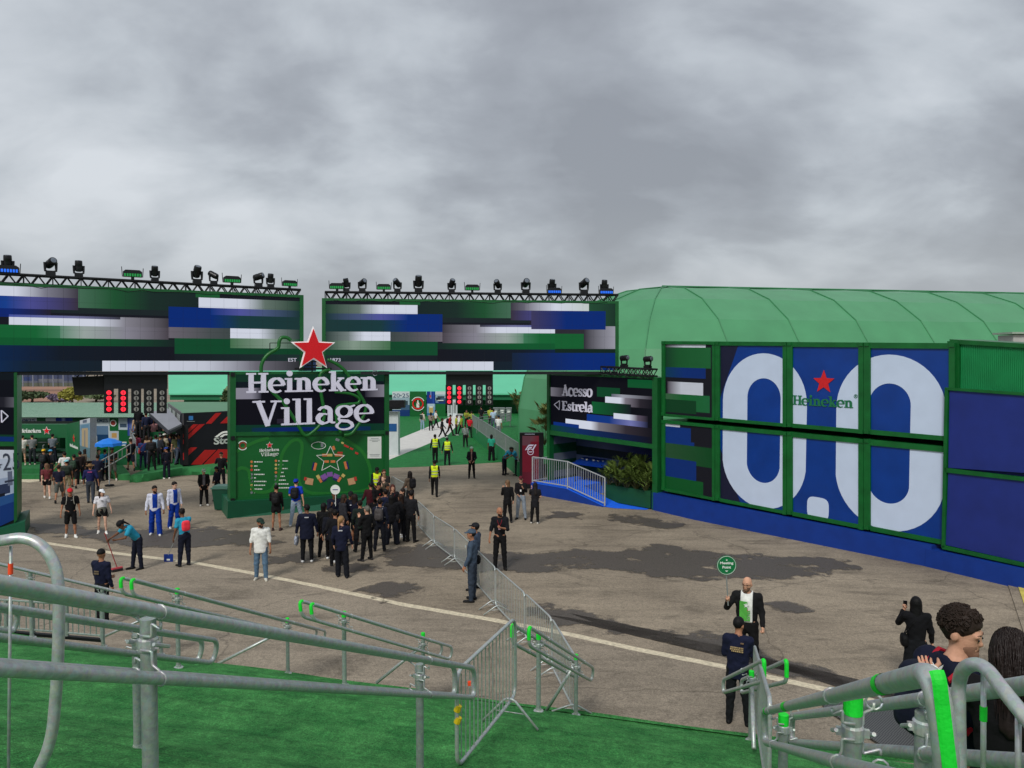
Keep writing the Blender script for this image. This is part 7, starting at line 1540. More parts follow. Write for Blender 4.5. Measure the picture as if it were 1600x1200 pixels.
# left cluster, far
LC=[('woman with long fair brown hair, maroon top and black shorts walking away',74,779,WK,180,1.68,(110,50,56),(20,20,22),(220,216,210),'d','long',(110,80,60),None,'short','vshort',()),
 ('person in camouflage shorts and navy jersey beside the backpacker with pale cap',93,785,WK2,170,1.74,(26,28,48),(84,88,84),(30,30,30),'b','short',(40,30,24),None,'short','short',()),
 ('person in pale blue cap with big dark green backpack walking away',105,774,ST,180,1.70,(60,66,60),(150,140,110),(60,60,60),'b','short',(40,30,24),('cap',(130,196,206)),'short','short',(('backpack',(36,48,40)),)),
 ('person in yellow cap and black jacket with backpack facing the bar',69,752,ST,170,1.72,(24,24,28),(24,26,34),(30,30,30),'b','short',(40,30,24),('backcap',(226,176,40)),'long','long',(('backpack',(40,44,46)),)),
 ('person in light blue cap next to the one in the yellow cap',79,751,ST,150,1.66,(30,34,40),(28,28,34),(30,30,30),'b','short',(40,30,24),('backcap',(70,160,210)),'long','long',()),
 ('man in white t-shirt with dark back print behind the pale blue cap',102,760,ST,180,1.76,(222,222,218),(40,44,50),(60,60,60),'b','short',(30,24,20),None,'short','short',(('patch',(60,70,66),-.02,.10,.06,1,0,2),)),
 ('person in black with green backpack at the right side of the white t-shirt',116,762,WK,175,1.74,(26,26,28),(26,26,28),(30,30,30),'b','short',(24,20,18),None,'long','short',(('backpack',(50,70,56)),)),
 ('man in navy racing jersey and wide brown hat walking away',142,786,{'legl':(10,6,1),'legr':(-8,10,1),'armr':(-6,18,10,0),'arml':(6,14,30,0),'wide':1.08},172,1.80,(34,38,86),(60,66,76),(26,26,26),'b','short',(60,44,30),('brim',(120,92,60)),'mid','long',(('patch',(200,90,150),.10,.17,.045),)),
 ('man in dark clothes walking right behind the brown hat',153,765,WK,160,1.80,(26,30,52),(24,26,36),(30,30,30),'c','short',(24,20,18),None,'long','long',()),
 ('man in black and red top left of the parasol',141,748,FD_,60,1.78,(30,28,34),(30,30,40),(220,220,216),'a','short',(24,20,18),None,'short','long',(('patch',(200,60,50),-.05,.12,.1,-1),)),
 ('cleaner in cyan shirt facing forward below the parasol',155,752,FD_,20,1.70,(36,150,190),(24,26,36),(30,30,30),'a','short',(24,20,18),None,'short','long',()),
 ('person in cyan shirt with blue bag just left of the man in grey shorts',164,750,ST,150,1.66,(40,140,180),(24,26,36),(30,30,30),'b','short',(24,20,18),None,'short','long',(('backpack',(30,110,180)),)),
 ('man in black t-shirt and grey shorts with arms crossed below the parasol',176,751,FD_,-4,1.78,(24,24,28),(110,110,104),(200,190,180),'c','short',(20,18,16),('backcap',(20,20,22)),'short','short',()),
 ('person in brown top between the angled booth and the parasol',133,752,ST,140,1.72,(90,80,66),(40,40,44),(220,216,210),'b','bob',(40,30,24),None,'long','long',()),
 ('person in dark jacket behind the navy racing jersey near the steps',126,756,ST,200,1.70,(44,36,36),(30,30,34),(30,30,30),'b','short',(24,20,18),None,'long','long',())]
for lab,x,y,pp,fc,h,tp,bt,shn,sk_,hr,hc,ht,sl_,lg,ex in LC: P_(lab,x,y,pp,fc,h,tp,bt,shn,sk_,hr,hc,sleeve=sl_,legs=lg,hat=ht[0] if ht else None,hatc=ht[1] if ht else (20,20,20),extras=ex,res=.026)
for lab,x,y,tp,bt,lg in (('woman in white top and shorts ordering at the bar',36,727,(220,214,206),(120,110,100),'vshort'),('man in grey shirt ordering at the bar',51,726,(120,122,124),(40,44,50),'long'),('man in grey blue shirt ordering near the right end of the bar',83,724,(104,110,120),(24,28,40),'long')):
    P_(lab,x,y,FD_,175,1.70,tp,bt,(200,190,176),'a','short',z=.51,res=.028,sleeve='short',legs=lg)
# queue on the turf platform and up the stair
QG='crowd queueing on the turf platform before the store'
Q=[('man in black t-shirt and dark shorts on the top step, leftmost of the queue',205,735,.42,WK,190,1.80,(22,24,34),(22,24,40),'short','short',None),
 ('person in maroon shirt and blue jeans second from the left in the queue',214,722,.42,ST,170,1.70,(112,36,60),(110,140,160),'short','long',None),
 ('person in blue shirt carrying a red bag in the queue',224,731,.42,ST,180,1.66,(40,60,110),(26,32,60),'short','long',None),
 ('tall person with dark backpack at the front of the queue',237,735,.42,{'legl':(0,0,4),'legr':(0,0,6)},180,1.84,(40,38,42),(22,22,26),'long','long',None),
 ('person in black trousers and grey cap inside the queue',250,726,.42,ST,140,1.72,(50,52,60),(26,26,34),'long','long',('cap',(120,120,120))),
 ('person in beige shirt and white cap at the right of the queue',258,725,.42,ST,120,1.78,(182,170,150),(50,50,54),'short','long',('cap',(220,218,210))),
 ('person in grey trousers and dark shirt under the awning',272,724,.42,ST,160,1.72,(40,44,46),(110,104,96),'long','long',None),
 ('person in denim shirt standing by the store entrance',281,725,.42,ST,-20,1.74,(56,80,110),(60,60,84),'long','long',None),
 ('person in dark green top half hidden before the store entrance',266,722,.42,ST,30,1.70,(40,56,50),(40,40,44),'long','long',None),
 ('person in white t-shirt in the middle of the queue',246,716,.42,ST,160,1.74,(214,214,210),(40,40,50),'short','long',None),
 ('person in red cap and dark shirt in the middle of the queue',240,716,.42,ST,180,1.78,(44,36,44),(34,34,40),'short','long',('backcap',(150,30,50))),
 ('woman in pink beige top among the queue beside the red cap',228,716,.42,ST,150,1.70,(190,150,130),(44,44,54),'short','long',None),
 ('person in charcoal shirt behind the maroon shirt',219,714,.42,ST,170,1.76,(56,54,56),(40,44,50),'long','long',None),
 ('person in black top and white cap deep in the queue',232,710,.6,ST,180,1.78,(28,28,32),(34,34,38),'long','long',('cap',(224,222,214))),
 ('person in pale patterned shirt deep in the queue',253,711,.5,ST,190,1.74,(150,140,134),(34,34,38),'long','long',None),
 ('person in black before the dark entrance, second row',262,711,.42,ST,160,1.76,(24,24,28),(34,34,38),'long','long',None),
 ('person in brown shirt before the dark entrance, third row',271,709,.42,ST,190,1.76,(84,60,50),(34,34,38),'long','long',None),
 ('person in grey shirt on the green stair, lowest row',222,703,.98,ST,180,1.72,(92,94,100),(40,40,44),'long','long',None),
 ('person in dark grey shirt on the green stair, middle row',234,697,1.2,ST,170,1.74,(60,60,66),(40,40,44),'long','long',None),
 ('person in teal grey shirt on the green stair near the awning',244,692,1.3,ST,180,1.72,(84,100,110),(40,40,44),'long','long',None),
 ('person in black on the green stair by the bar fence',217,692,1.54,ST,160,1.74,(22,22,26),(40,40,44),'long','long',None),
 ('person in cream top on the green stair by the bar fence',219,700,1.2,ST,190,1.70,(190,176,150),(40,40,44),'short','long',('cap',(216,206,190))),
 ('person in dark brown shirt on the green stair under the awning edge',238,685,1.6,ST,170,1.74,(60,48,44),(40,40,44),'long','long',None),
 ('topmost person in black on the green stair before the blue poster',217,683,1.9,ST,180,1.74,(24,24,28),(40,40,44),'long','long',None),
 ('person in navy shirt near the top of the green stair',229,690,1.7,ST,190,1.72,(34,40,66),(40,40,44),'long','long',None)]
for i,(lab,x,y,zz,pp,fc,h,tp,bt,sl_,lg,ht) in enumerate(Q):
    P_(lab,x,y,pp,fc,h,tp,bt,(40,40,42),'bcab'[i%4],('short','short','bob','tail')[i%4],(26,20,18) if i%3 else (50,36,28),sleeve=sl_,legs=lg,hat=ht[0] if ht else None,hatc=ht[1] if ht else (20,20,20),z=zz,res=.028,extras=(('backpack',(30,30,34)),) if 'backpack' in lab else ((('bag',(170,40,50),1),) if 'bag' in lab else ()),group=QG)
P_('person in blue cap, dark top and white shoes standing before the turf platform',261,748,{'armr':(30,10,90,30)},-160,1.72,(24,26,40),(22,24,40),(228,226,222),'b','short',hat='cap',hatc=(40,70,150),res=.024)
# --- crowd before the map board
B=[('woman in black jacket, bare legs and backpack reading the map board',432,829,PH,165,1.72,(20,20,22),(20,20,22),(60,40,40),'b','bun',(22,18,18),'long','vshort',(('backpack',(24,24,26)),),.08),
 ('man in royal blue t-shirt, blue cap and light jeans with black bag',463,821,{'legl':(-8,6,6),'legr':(12,0,6),'arml':(10,14,60,30),'armr':(-6,14,12,0)},165,1.84,(20,60,180),(146,164,184),(200,200,200),'a','short',(40,30,24),'short','long',(('backpack',(24,24,28)),),.04),
 ('walker in wide navy jacket with white back lettering and clear bag',480,878,{'legl':(4,8,2),'legr':(0,0,2),'arml':(-4,14,10,0),'armr':(4,14,10,0),'wide':1.18,'fat':1.15},178,1.78,(18,22,42),(16,17,22),(210,210,210),'c','short',(16,14,14),'long','long',(('patch',(214,214,220),.10,.11,.028),),.14),
 ('person in black jacket with waist bag walking behind the navy jacket',507,867,WK2,170,1.72,(18,18,20),(16,16,18),(24,22,22),'c','bob',(16,14,14),'long','long',(('bag',(30,30,30),1),),.08),
 ('woman in long dark coat with white shoes left of the blond haired walker',517,876,WK,180,1.68,(20,22,32),(16,16,18),(226,226,226),'b','long',(26,20,18),'long','long',(),.12),
 ('blond haired walker in navy jacket with white back lettering',534,902,{'legl':(12,12,1),'legr':(-4,4,4),'arml':(-4,12,30,20),'armr':(8,12,20,0),'wide':1.04,'flare':1.15},176,1.76,(20,24,46),(18,20,28),(30,30,34),'a','tail',(150,116,80),'long','long',(('patch',(210,210,216),.08,.11,.03),),.08),
 ('man in navy shirt with lanyard holding a small round white sign',523,848,{'armr':(30,8,100,20)},10,1.82,(20,24,42),(18,18,22),(30,30,30),'c','short',(16,14,14),'long','long',(('patch',(220,220,220),.06,.03,.05,-1),),.05),
 ('person in black cap and dark blue jacket beside the long haired woman',548,845,ST,20,1.76,(22,26,38),(18,18,22),(30,30,30),'b','short',(16,14,14),'long','long',(),.05),
 ('woman with very long brown hair in navy coat, white badge at the shoulder',555,851,{'legl':(4,0,3)},150,1.74,(18,20,38),(14,15,22),(60,60,60),'b','long',(36,26,24),'long','skirt',(('patch',(226,226,230),.10,.04,.03,1,.08),),.1),
 ('grey haired person in black with white soled shoes drinking from a cup',574,876,{'arml':(30,6,112,30),'legl':(4,0,5),'legr':(0,0,5),'hem':.02},-140,1.72,(18,18,20),(16,16,18),(40,38,40),'a','short',(96,94,86),'long','long',(),.05),
 ('person in navy jacket with grey drawstring backpack right of the grey haired one',594,861,ST,175,1.74,(22,26,42),(20,22,30),(24,22,22),'b','short',(20,16,16),'long','long',(('backpack',(70,66,66),(150,150,150)),),.05),
 ('person in wide dark cargo trousers seen from behind in the group',612,851,{'flare':1.35,'wide':1.06,'legl':(0,0,6),'legr':(0,0,6)},178,1.72,(18,18,22),(30,32,42),(24,24,24),'b','long',(18,16,16),'long','long',(('bag',(30,28,30),-1),),.06),
 ('tall person in black jacket at the right end of the group',642,847,{'legl':(0,0,3),'legr':(0,0,4)},150,1.80,(28,28,32),(16,16,18),(26,22,20),'b','short',(22,18,18),'long','long',(),.05),
 ('person facing left in black jacket over pale shirt within the group',630,838,FD_,-70,1.74,(24,24,28),(20,20,24),(200,200,200),'a','bob',(30,22,20),'long','long',(('open',(214,214,214),.04),),.04),
 ('smiling woman with reddish hair and lanyard facing the camera in the group',614,828,PH2,10,1.72,(20,20,24),(20,20,24),(30,30,30),'a','long',(74,36,30),'long','long',(('lanyard',(120,30,40),(230,230,230)),),.04),
 ('man in black looking down at his crossed arms in the group',590,826,{'arml':(14,6,85,60),'armr':(14,6,85,60),'nod':25},40,1.80,(16,16,18),(18,18,20),(30,30,30),'b','short',(16,14,14),'long','long',(('patch',(190,40,50),.0,.05,.04,-1),),.04),
 ('person in dark maroon jacket left edge of the talking group',579,822,ST,160,1.68,(60,18,26),(20,20,24),(30,30,30),'b','short',(16,14,14),'long','long',(),.04),
 ('person in olive brown top with fair hair behind the man looking down',600,810,PH,-40,1.76,(70,62,50),(30,30,34),(30,30,30),'d','short',(120,90,60),'long','long',(),.04),
 ('red faced man with sunglasses on his forehead beside the yellow vest',601,798,PH2,-20,1.78,(40,38,38),(30,30,34),(30,30,30),'a','short',(70,36,26),'short','long',(('glasses','dark'),),.04),
 ('woman in brown jacket with black backpack leaning at the first barrier',641,800,{'armr':(20,10,50,40),'arml':(20,10,40,20)},-150,1.74,(92,80,68),(24,24,28),(30,30,30),'a','long',(26,20,20),'long','long',(('backpack',(22,22,26)),),.05)]
for lab,x,y,pp,fc,h,tp,bt,shn,sk_,hr,hc,sl_,lg,ex,hm in B:
    t_,J_=P_(lab,x,y,pp,fc,h,tp,bt,shn,sk_,hr,hc,sleeve=sl_,legs=lg,extras=ex,hem=hm,res=.021,loose=1.2,hat='backcap' if 'blue cap' in lab else ('cap' if 'black cap' in lab else None),hatc=(16,50,160) if 'blue cap' in lab else (20,20,22),hands=('open','grip') if 'sign' in lab else ('open','open'))
    if 'round white sign' in lab: SG=(t_,J_)
    if 'clear bag' in lab: CB=(t_,J_)
P_('security guard in yellow vest and black cap standing against the map board',589,792,{'armr':(6,10,40,30),'arml':(6,10,40,30)},6,1.76,(18,20,32),(18,18,22),(24,24,24),'c','short',hat='cap',hatc=(14,14,16),extras=(('vest',),))
for lab,x,y,pp,fc,h,tp,bt,hr,hc,lg,ex in [('person in dark green jacket between the long haired woman and the grey haired one',563,862,{},190,1.70,(26,36,32),(22,22,26),'short',(30,24,20),'long',()),
 ('person in charcoal hooded top behind the small round white sign',536,852,{},120,1.74,(44,44,50),(26,26,30),'bob',(50,36,28),'long',()),
 ('woman in black with striped socks between the cargo trousers and the right end',627,846,{},200,1.66,(22,22,26),(30,30,36),'long',(40,26,20),'long',()),
 ('person in dark blue anorak with waist bag behind the grey drawstring backpack',603,842,{},-150,1.78,(28,34,58),(24,24,30),'short',(24,18,16),'long',(('bag',(20,20,22),1),)),
 ('person in black coat just left of the blond haired walker',524,884,{},175,1.70,(18,18,22),(20,20,24),'short',(20,16,14),'long',()),
 ('short person in brown jacket between the talking man and smiling woman',603,820,{},60,1.62,(70,54,44),(30,30,34),'short',(30,22,18),'long',())]:
    P_(lab.replace('striped socks','loose trousers'),x,y,pp,fc,h,tp,bt,(30,30,30),'b',hr,hc,sleeve='long',legs=lg,extras=ex,res=.022,hem=.06,loose=1.25)
# --- things held or carried
def disc(mb,c,r,n_,d,nn,thk):
    u=nn.cross(Vector((0,0,1))).normalized(); v=Vector((0,0,1)); mb.prism([c+u*(r*math.cos(2*math.pi*i/n_))+v*(r*math.sin(2*math.pi*i/n_)) for i in range(n_)],nn*thk); return u,v
hp_=wp_(mp,Jp['wrr']+Jp['fdr']*.07)
t=thing('meeting_sign','round green sign on a grey pole held up by the bald bearded man','sign',tuple(hp_)); yv=hp_.y
cc=at(1135,883,yv); mb=MB(); mb.tube([Vector((hp_.x,hp_.y,hp_.z-.12)),Vector((cc.x,hp_.y+.02,cc.z-.1))],.012,8); part('pole',mb,galv_far,t)
nn=Vector((0,-1,0)); mb=MB(); disc(mb,cc+Vector((0,0,0)),.185,32,0,nn,.014); part('disc',mb,mat('sign_green',(14,110,62),.45,0,.04,3),t)
mb=MB(); n_=36; ring_=[cc+Vector((.172*math.cos(2*math.pi*i/n_),-.017,.172*math.sin(2*math.pi*i/n_))) for i in range(n_)]; mb.tube(ring_,.004,4,closed=True); part('rim_line',mb,wt,t)
for wd_,dz,w_ in(('Meeting',.008,.25),('Point',-.060,.16)): slabtext('lettering',wd_.replace('M','H') if 0 else wd_,cc+Vector((-w_/2,-.016,dz)),Vector((1,0,0)),up,w_,.05,.004,wt,t,T=.15,sp=.01) if 0 else text('lettering',wd_,cc+Vector((-w_/2,-.016,dz)),Vector((1,0,0)),up,w_,.062 if wd_=='Meeting' else .05,.004,wt,t,bold=.03)
star('small_star',cc+Vector((0,-.016,.10)),Vector((1,0,0)),up,.022,.004,wt,t); mb=MB(); mb.prism([cc+Vector((x_,-.016,z_)) for x_,z_ in((-.03,-.10),(.03,-.10),(0,-.125))],(0,-.004,0)); part('arrow_mark',mb,wt,t)
t_,J_=SG; hp_=wp_(t_,J_['wrr']+J_['fdr']*.07); cc=at(524,765,hp_.y-.1); t=thing('paddle_sign','small round white sign on a stick held above the group at the map board','sign',tuple(hp_)); mb=MB(); mb.tube([Vector((cc.x,hp_.y-.08,hp_.z-.05)),Vector((cc.x,hp_.y-.08,cc.z-.1))],.012,6); part('pole',mb,wt,t); mb=MB(); disc(mb,cc,.165,24,0,nn,.015); part('disc',mb,wt,t); mb=MB(); mb.box(cc+Vector((0,-.018,0)),(.18,.004,.03)); part('printed_line',mb,mat('ink_purple',(84,70,130),.6),t)
h_=wp_(s1,JS['wrr']+JS['fdr']*.08); e_=G(183,893); t=thing('broom','red handled push broom held by the bending cleaner','broom',tuple(e_)); mb=MB(); mb.tube([h_+(h_-e_)*.25,Vector((e_.x,e_.y,e_.z+.12))],.014,6); part('handle',mb,mat('broom_red',(150,50,52),.5),t); mb=MB(); mb.box(Vector((e_.x,e_.y,e_.z+.10)),(.30,.08,.05),.9); part('head',mb,mat('broom_pink',(190,70,80),.6),t); mb=MB(); mb.box(Vector((e_.x,e_.y,e_.z+.045)),(.30,.10,.08),.9); part('bristles',mb,mat('bristle',(40,34,36),.9),t)
h_=wp_(s2,JT['wrr']+JT['fdr']*.08); e_=G(263,883); t=thing('dustpan','blue long handled dustpan held by the cleaner with coral backpack','dustpan',tuple(e_)); y=h_.y-.05; a=at(263,872,y); mb=MB(); mb.tube([Vector((h_.x,h_.y,h_.z+.25)),Vector((a.x,y,a.z+.1))],.011,6); part('handle',mb,galv_far,t)
mb=MB(); mb.prism([a+Vector((x_,0,z_)) for x_,z_ in((-.14,-.16),(.14,-.16),(.14,.12),(-.14,.12))],(0,.03,0)); mb.prism([a+Vector((x_,-.12,z_)) for x_,z_ in((-.14,-.16),(.14,-.16),(.14,-.13),(-.14,-.13))],(0,.12,0)); part('pan',mb,mat('pan_blue',(16,50,130),.4),t); mb=MB(); mb.box(a+Vector((0,-.004,-.05)),(.10,.006,.05)); part('pan_label',mb,wt,t)
t_,J_=CB; c=wp_(t_,J_['wrl']+V3(0,0,-.22)); c=wp_(t_,J_['wrr']+V3(0,0,-.22)) if c.x>wp_(t_,J_['wrr']).x else c
t=thing('carry_bag','pale clear carrying bag in the left hand of the wide navy jacket','bag',tuple(c)); V,F=surfnet(lambda X,Y_,Z:((((np.abs(X)/.06)**3+(np.abs(Y_)/.14)**3+(np.abs(Z)/.15)**3)**.34)-1)*.06+.006*np.sin(X*60)*np.sin(Z*50),(-.2,-.2,-.2),(.2,.2,.2),.02); mb=MB(); mb.v=[tuple(v) for v in V]; mb.f=[tuple(int(i) for i in f) for f in F]; mb.m=[0]*len(mb.f); part('pouch',mb,mat('bag_pale',(150,156,170),.3,0,.4,12),t,smooth=True,local=True); mb=MB(); mb.tube([(0,-.07,.13),(0,-.02,.24),(0,.02,.24),(0,.07,.13)],.008,5); part('handle',mb,wt,t,local=True)

# more of the queue, each one told apart by shirt colour and place
SH=[('grey',(120,120,124)),('white',(206,206,202)),('wine red',(110,34,52)),('navy',(34,40,70)),('black',(26,26,30)),('tan',(168,140,112)),('denim blue',(70,96,130)),('pink',(196,140,144)),('olive',(84,86,56)),('charcoal',(58,58,62)),('light blue',(140,168,190)),('brown',(92,66,54))]
RW=[('front',1,724,.42,[230,244,268,276]),('second',2,718,.42,[209,235,251,259,269,277]),('third',3,712,.46,[212,225,241,248,266,274]),('fourth',4,706,.72,[215,229,239,256]),('upper',5,698,1.1,[212,226,240,248]),('highest',6,690,1.5,[214,224,236])]
k=0
for rn_,ri,y,zz,xs_ in RW:
    for j,x in enumerate(xs_):
        k+=1; cn,cc_=SH[(k*5)%12]; ht=('cap',(200,196,190)) if k%5==0 else (('backcap',(40,44,60)) if k%7==0 else None)
        P_('person in %s shirt, %s from left in the %s queue row'%(cn,NB[j],rn_),x,y+(k%3),({},WK,FD_)[k%3],170+13*(k%4)-20,1.66+.03*(k%5),cc_,((34,36,44),(70,80,96),(40,36,34))[k%3],(50,50,52),'abcb'[k%4],('short','bob','short','tail')[k%4],((26,20,18),(60,42,30))[k%2],sleeve=('short','long')[k%2],hat=ht[0] if ht else None,hatc=ht[1] if ht else (0,0,0),z=zz,res=.03,group=QG)
# curls and strands on the two nearest heads
def tufts(t,J,n,m,long=False,seed=1):
    rn=random.Random(seed); mb=MB(); T_,I_=hdtransform(J)
    for i in range(n):
        a=rn.uniform(0,6.283); z=rn.uniform(-.1 if long else -.02,.98); r=math.sqrt(1-min(1,z*z)); d=(r*math.cos(a),r*math.sin(a),z)
        if not long and ((d[1]<-.30 and z<.72) or z<.12 and d[1]<.35 or d[1]<-.62): continue
        if long and d[1]<-.55 and z<.55: continue
        q=V3(d[0]*.094,.018+d[1]*.110,.045+d[2]*.110); 
        if long:
            L_=rn.uniform(.12,.40); pts=[q,q+V3(d[0]*.012,d[1]*.014+.01,-L_*.3),q+V3(d[0]*.0+rn.uniform(-.01,.01),.03+d[1]*.0,-L_*.7),q+V3(rn.uniform(-.015,.015),.035,-L_)]; rr=[.0035,.004,.003,.001]
        else:
            dn_=V3(*d); ax3=V3(1,0,0) if d[1]>-.2 else V3(-1,0,0); u=np.cross(ax3+V3(rn.uniform(-.5,.5),rn.uniform(-.5,.5),rn.uniform(-.5,.5)),dn_)*(-1); u/=np.linalg.norm(u)+1e-6; L_=rn.uniform(.02,.045); wv=V3(rn.uniform(-.004,.004),rn.uniform(-.004,.004),rn.uniform(-.004,.004)); lift=rn.uniform(.000,.012)
            pts=[q-dn_*.006,q+u*L_*.35+dn_*lift+wv,q+u*L_*.7+dn_*lift*.8-wv,q+u*L_-dn_*.004]; rr=[.004,.0045,.0035,.001]
        mb.tube([I_(p_) for p_ in pts],rr,4,cap=False)
    part('hair_strands' if long else 'hair_curls',mb,m,t,smooth=True,local=True)
tufts(tc_,Jc,1500,cl('hair',(40,30,24),.5)); tufts(tw_,Jw,900,cl('hair',(34,24,22),.4),True,2)
c_=Jc['ch']; mb=MB(); 
for s_ in(-1,1): mb.prism([c_+V3(s_*.008,.150,.165),c_+V3(s_*.035,.145,.19),c_+V3(s_*.02,.150,.145)],V3(0,.006,0))
part('white_print',mb,wt,tc_,local=True)
for s_,z_ in((-1,.05),(1,.05)):
    mb=MB(); w_=Jw['wrl']; f_=Jw['fdl']; 
    c=w_-f_*(.02 if s_<0 else .06); x_=np.cross(f_,V3(0,0,1)); x_/=np.linalg.norm(x_); y_=np.cross(f_,x_); mb.tube([c+x_*.031*math.cos(2*math.pi*i/14)+y_*.031*math.sin(2*math.pi*i/14) for i in range(14)],.0045,5,closed=True); part('bracelet',mb,wt,tw_,local=True)
# ---------------- galvanised queue rails and crowd barriers ----------------
def galvmat(name,c,rough=.42,metal=.85):
    m=bpy.data.materials.new(name); m.use_nodes=True; nt=m.node_tree; N=nt.nodes; L=nt.links; b=N['Principled BSDF']; tc=N.new('ShaderNodeTexCoord')
    n=N.new('ShaderNodeTexNoise'); n.inputs['Scale'].default_value=26; n.inputs['Detail'].default_value=6; n.inputs['Roughness'].default_value=.7; L.new(tc.outputs['Object'],n.inputs['Vector'])
    v=N.new('ShaderNodeTexVoronoi'); v.inputs['Scale'].default_value=60; L.new(tc.outputs['Object'],v.inputs['Vector'])
    cr=N.new('ShaderNodeValToRGB'); L.new(n.outputs[0],cr.inputs[0]); e=cr.color_ramp.elements; l=lin(c); e[0].position=.28; e[0].color=tuple(q*.72 for q in l[:3])+(1,); e[1].position=.75; e[1].color=tuple(min(1,q*1.15) for q in l[:3])+(1,)
    x=N.new('ShaderNodeMixRGB'); x.blend_type='MULTIPLY'; x.inputs[0].default_value=.16; L.new(cr.outputs[0],x.inputs[1]); L.new(v.outputs[1],x.inputs[2]); L.new(x.outputs[0],b.inputs['Base Color'])
    mr=N.new('ShaderNodeMapRange'); L.new(n.outputs[0],mr.inputs[0]); mr.inputs[3].default_value=rough-.12; mr.inputs[4].default_value=rough+.2; L.new(mr.outputs[0],b.inputs['Roughness']); b.inputs['Metallic'].default_value=metal
    bp=N.new('ShaderNodeBump'); bp.inputs['Strength'].default_value=.25; bp.inputs['Distance'].default_value=.003; L.new(n.outputs[0],bp.inputs['Height']); L.new(bp.outputs[0],b.inputs['Normal']); return m
GV=galvmat('galvanised_steel',(196,202,200),.36,.45); GVD=galvmat('galvanised_dull',(160,172,166),.48,.35)
TAPE=mat('fluo_green_tape',(24,214,52),.6,0,.12,20,.2,60); OTAPE=mat('fluo_orange_tape',(250,80,40),.5,0,.05,20); YT=mat('yellow_tape',(220,190,30),.5,0,.2,20)
def loop(pts,r): # pts: the four corners of a stadium loop, first two the top line
    return fillet(pts,r,7,closed=True)
def tape(t,path,r,m=TAPE,name='tape'):
    mb=MB(); mb.tube(path,r,12,cap=False); part(name,mb,m,t,smooth=True)
def handrail(label,P,d,posts,sep,rp=.024,R0=.1,brace=None,tapes='L',second=True,offv=None,wires=True,basez=None,postr=.032,capg=True):
    """P: four pixel corners (top left, top right, bottom right, bottom left); d: depths at the left and right ends"""
    C=[at(P[0][0],P[0][1],d[0]),at(P[1][0],P[1][1],d[1]),at(P[2][0],P[2][1],d[1]),at(P[3][0],P[3][1],d[0])]
    t=thing('queue_handrail',label,'handrail',tuple((C[2]+C[3])/2),0,'galvanised queue handrails on the turf slope')
    run=(C[1]-C[0]); side=Vector((run.y,-run.x,0)).normalized()*sep
    lp=[]
    for k in range(2 if second else 1):
        cc=[c+side*(k if k else 0) for c in C] if offv is None or k==0 else [c+Vector(offv) for c in C]
        q_=loop(cc,R0); mb=MB(); mb.tube(q_,rp,14,closed=True); part('pipe_loop',mb,GV,t,smooth=True); lp.append(cc)
        if tapes:
            for e in tapes:
                a,b=(cc[0],cc[3]) if e=='L' else (cc[1],cc[2]); o=cc[1] if e=='L' else cc[0]; dr=(o-a).normalized(); o2=(cc[2] if e=='L' else cc[3]); dr2=(o2-b).normalized()
                pth=fillet([a+dr*R0*1.1,a,b,b+dr2*R0*1.1],R0,7); tape(t,pth[2:10],rp*1.06)
    mid=side*.5 if offv is None else Vector(offv)*.5
    for i,(u,up_x,bz) in enumerate(posts):
        if u>1: x0_,x1_=P[0][0],P[1][0]; u=d[0]*(u-x0_)/(d[0]*(u-x0_)+d[1]*(x1_-u))
        top_p=C[0]*(1-u)+C[1]*u+mid; bot=C[3]*(1-u)+C[2]*u+mid; x,y=top_p.x,top_p.y; zb=surf(x,y) if bz is None else bz
        mb=MB(); mb.tube([(x,y,zb),(x,y,top_p.z+up_x)],postr,16); po=part('post',mb,GVD,t,smooth=False,autosm=True)
        mb=MB(); mb.lathe([(postr*2.2,0),(postr*2.2,.012),(postr*1.15,.02),(postr*1.15,.05)],(x,y,zb),12); part('foot_plate',mb,GV,po)
        if capg and up_x>-.05: mb=MB(); mb.lathe([(postr*1.07,-.075),(postr*1.07,.0),(postr*.8,.006)],(x,y,top_p.z+up_x),16); part('cap_tape',mb,TAPE,po)
        mb=MB(); rd=run.normalized(); 
        for s_ in(-1,1):
            for q_,dz in((top_p,1),(bot,-1)):
                e=q_+mid*s_; base=Vector((x,y,(top_p.z+bot.z)/2)); h_=rd*.05*s_
                if wires:
                    mb.tube(fillet([base+h_+Vector((0,0,.03*dz)),base+h_+mid*s_*.55+Vector((0,0,.03*dz)),base+h_+mid*s_*.55+Vector((0,0,(e.z-base.z)*.62)),Vector((e.x+h_.x,e.y+h_.y,base.z+(e.z-base.z)*.62)),Vector((e.x+h_.x,e.y+h_.y,e.z-rp*dz))],.008,2),.006,6)
                    ring_=[e+h_+Vector((0,0,1))*((rp+.004)*math.sin(a))+side.normalized()*((rp+.004)*math.cos(a)) for a in[math.pi*(.0+.2*k) for k in range(11)]]; mb.tube(ring_,.005,5)
        part('bracket_clip',mb,GV,po,smooth=True)
        mb=MB(); cz=(top_p.z+bot.z)/2; mb.lathe([(postr*1.0,-.03),(postr*1.25,-.022),(postr*1.25,.022),(postr,.03)],(x,y,cz),14); mb.box((x,y,cz),(postr*3.6,.016,.03),math.atan2(side.y,side.x)); 
        for s_ in(-1,1): mb.tube([Vector((x,y,cz))+side.normalized()*postr*2*s_-rd*.05,Vector((x,y,cz))+side.normalized()*postr*2*s_+rd*.05],.008,6)
        part('clamp',mb,GV,po)
    if brace:
        u,ax_,ay_,dd=brace; a=C[3]*(1-u)+C[2]*u+mid+Vector((0,0,.10)); b=at(ax_,ay_,dd); mb=MB(); mb.tube([a,b],postr*.82,12); part('brace',mb,GV,t,smooth=True)
    return t,C
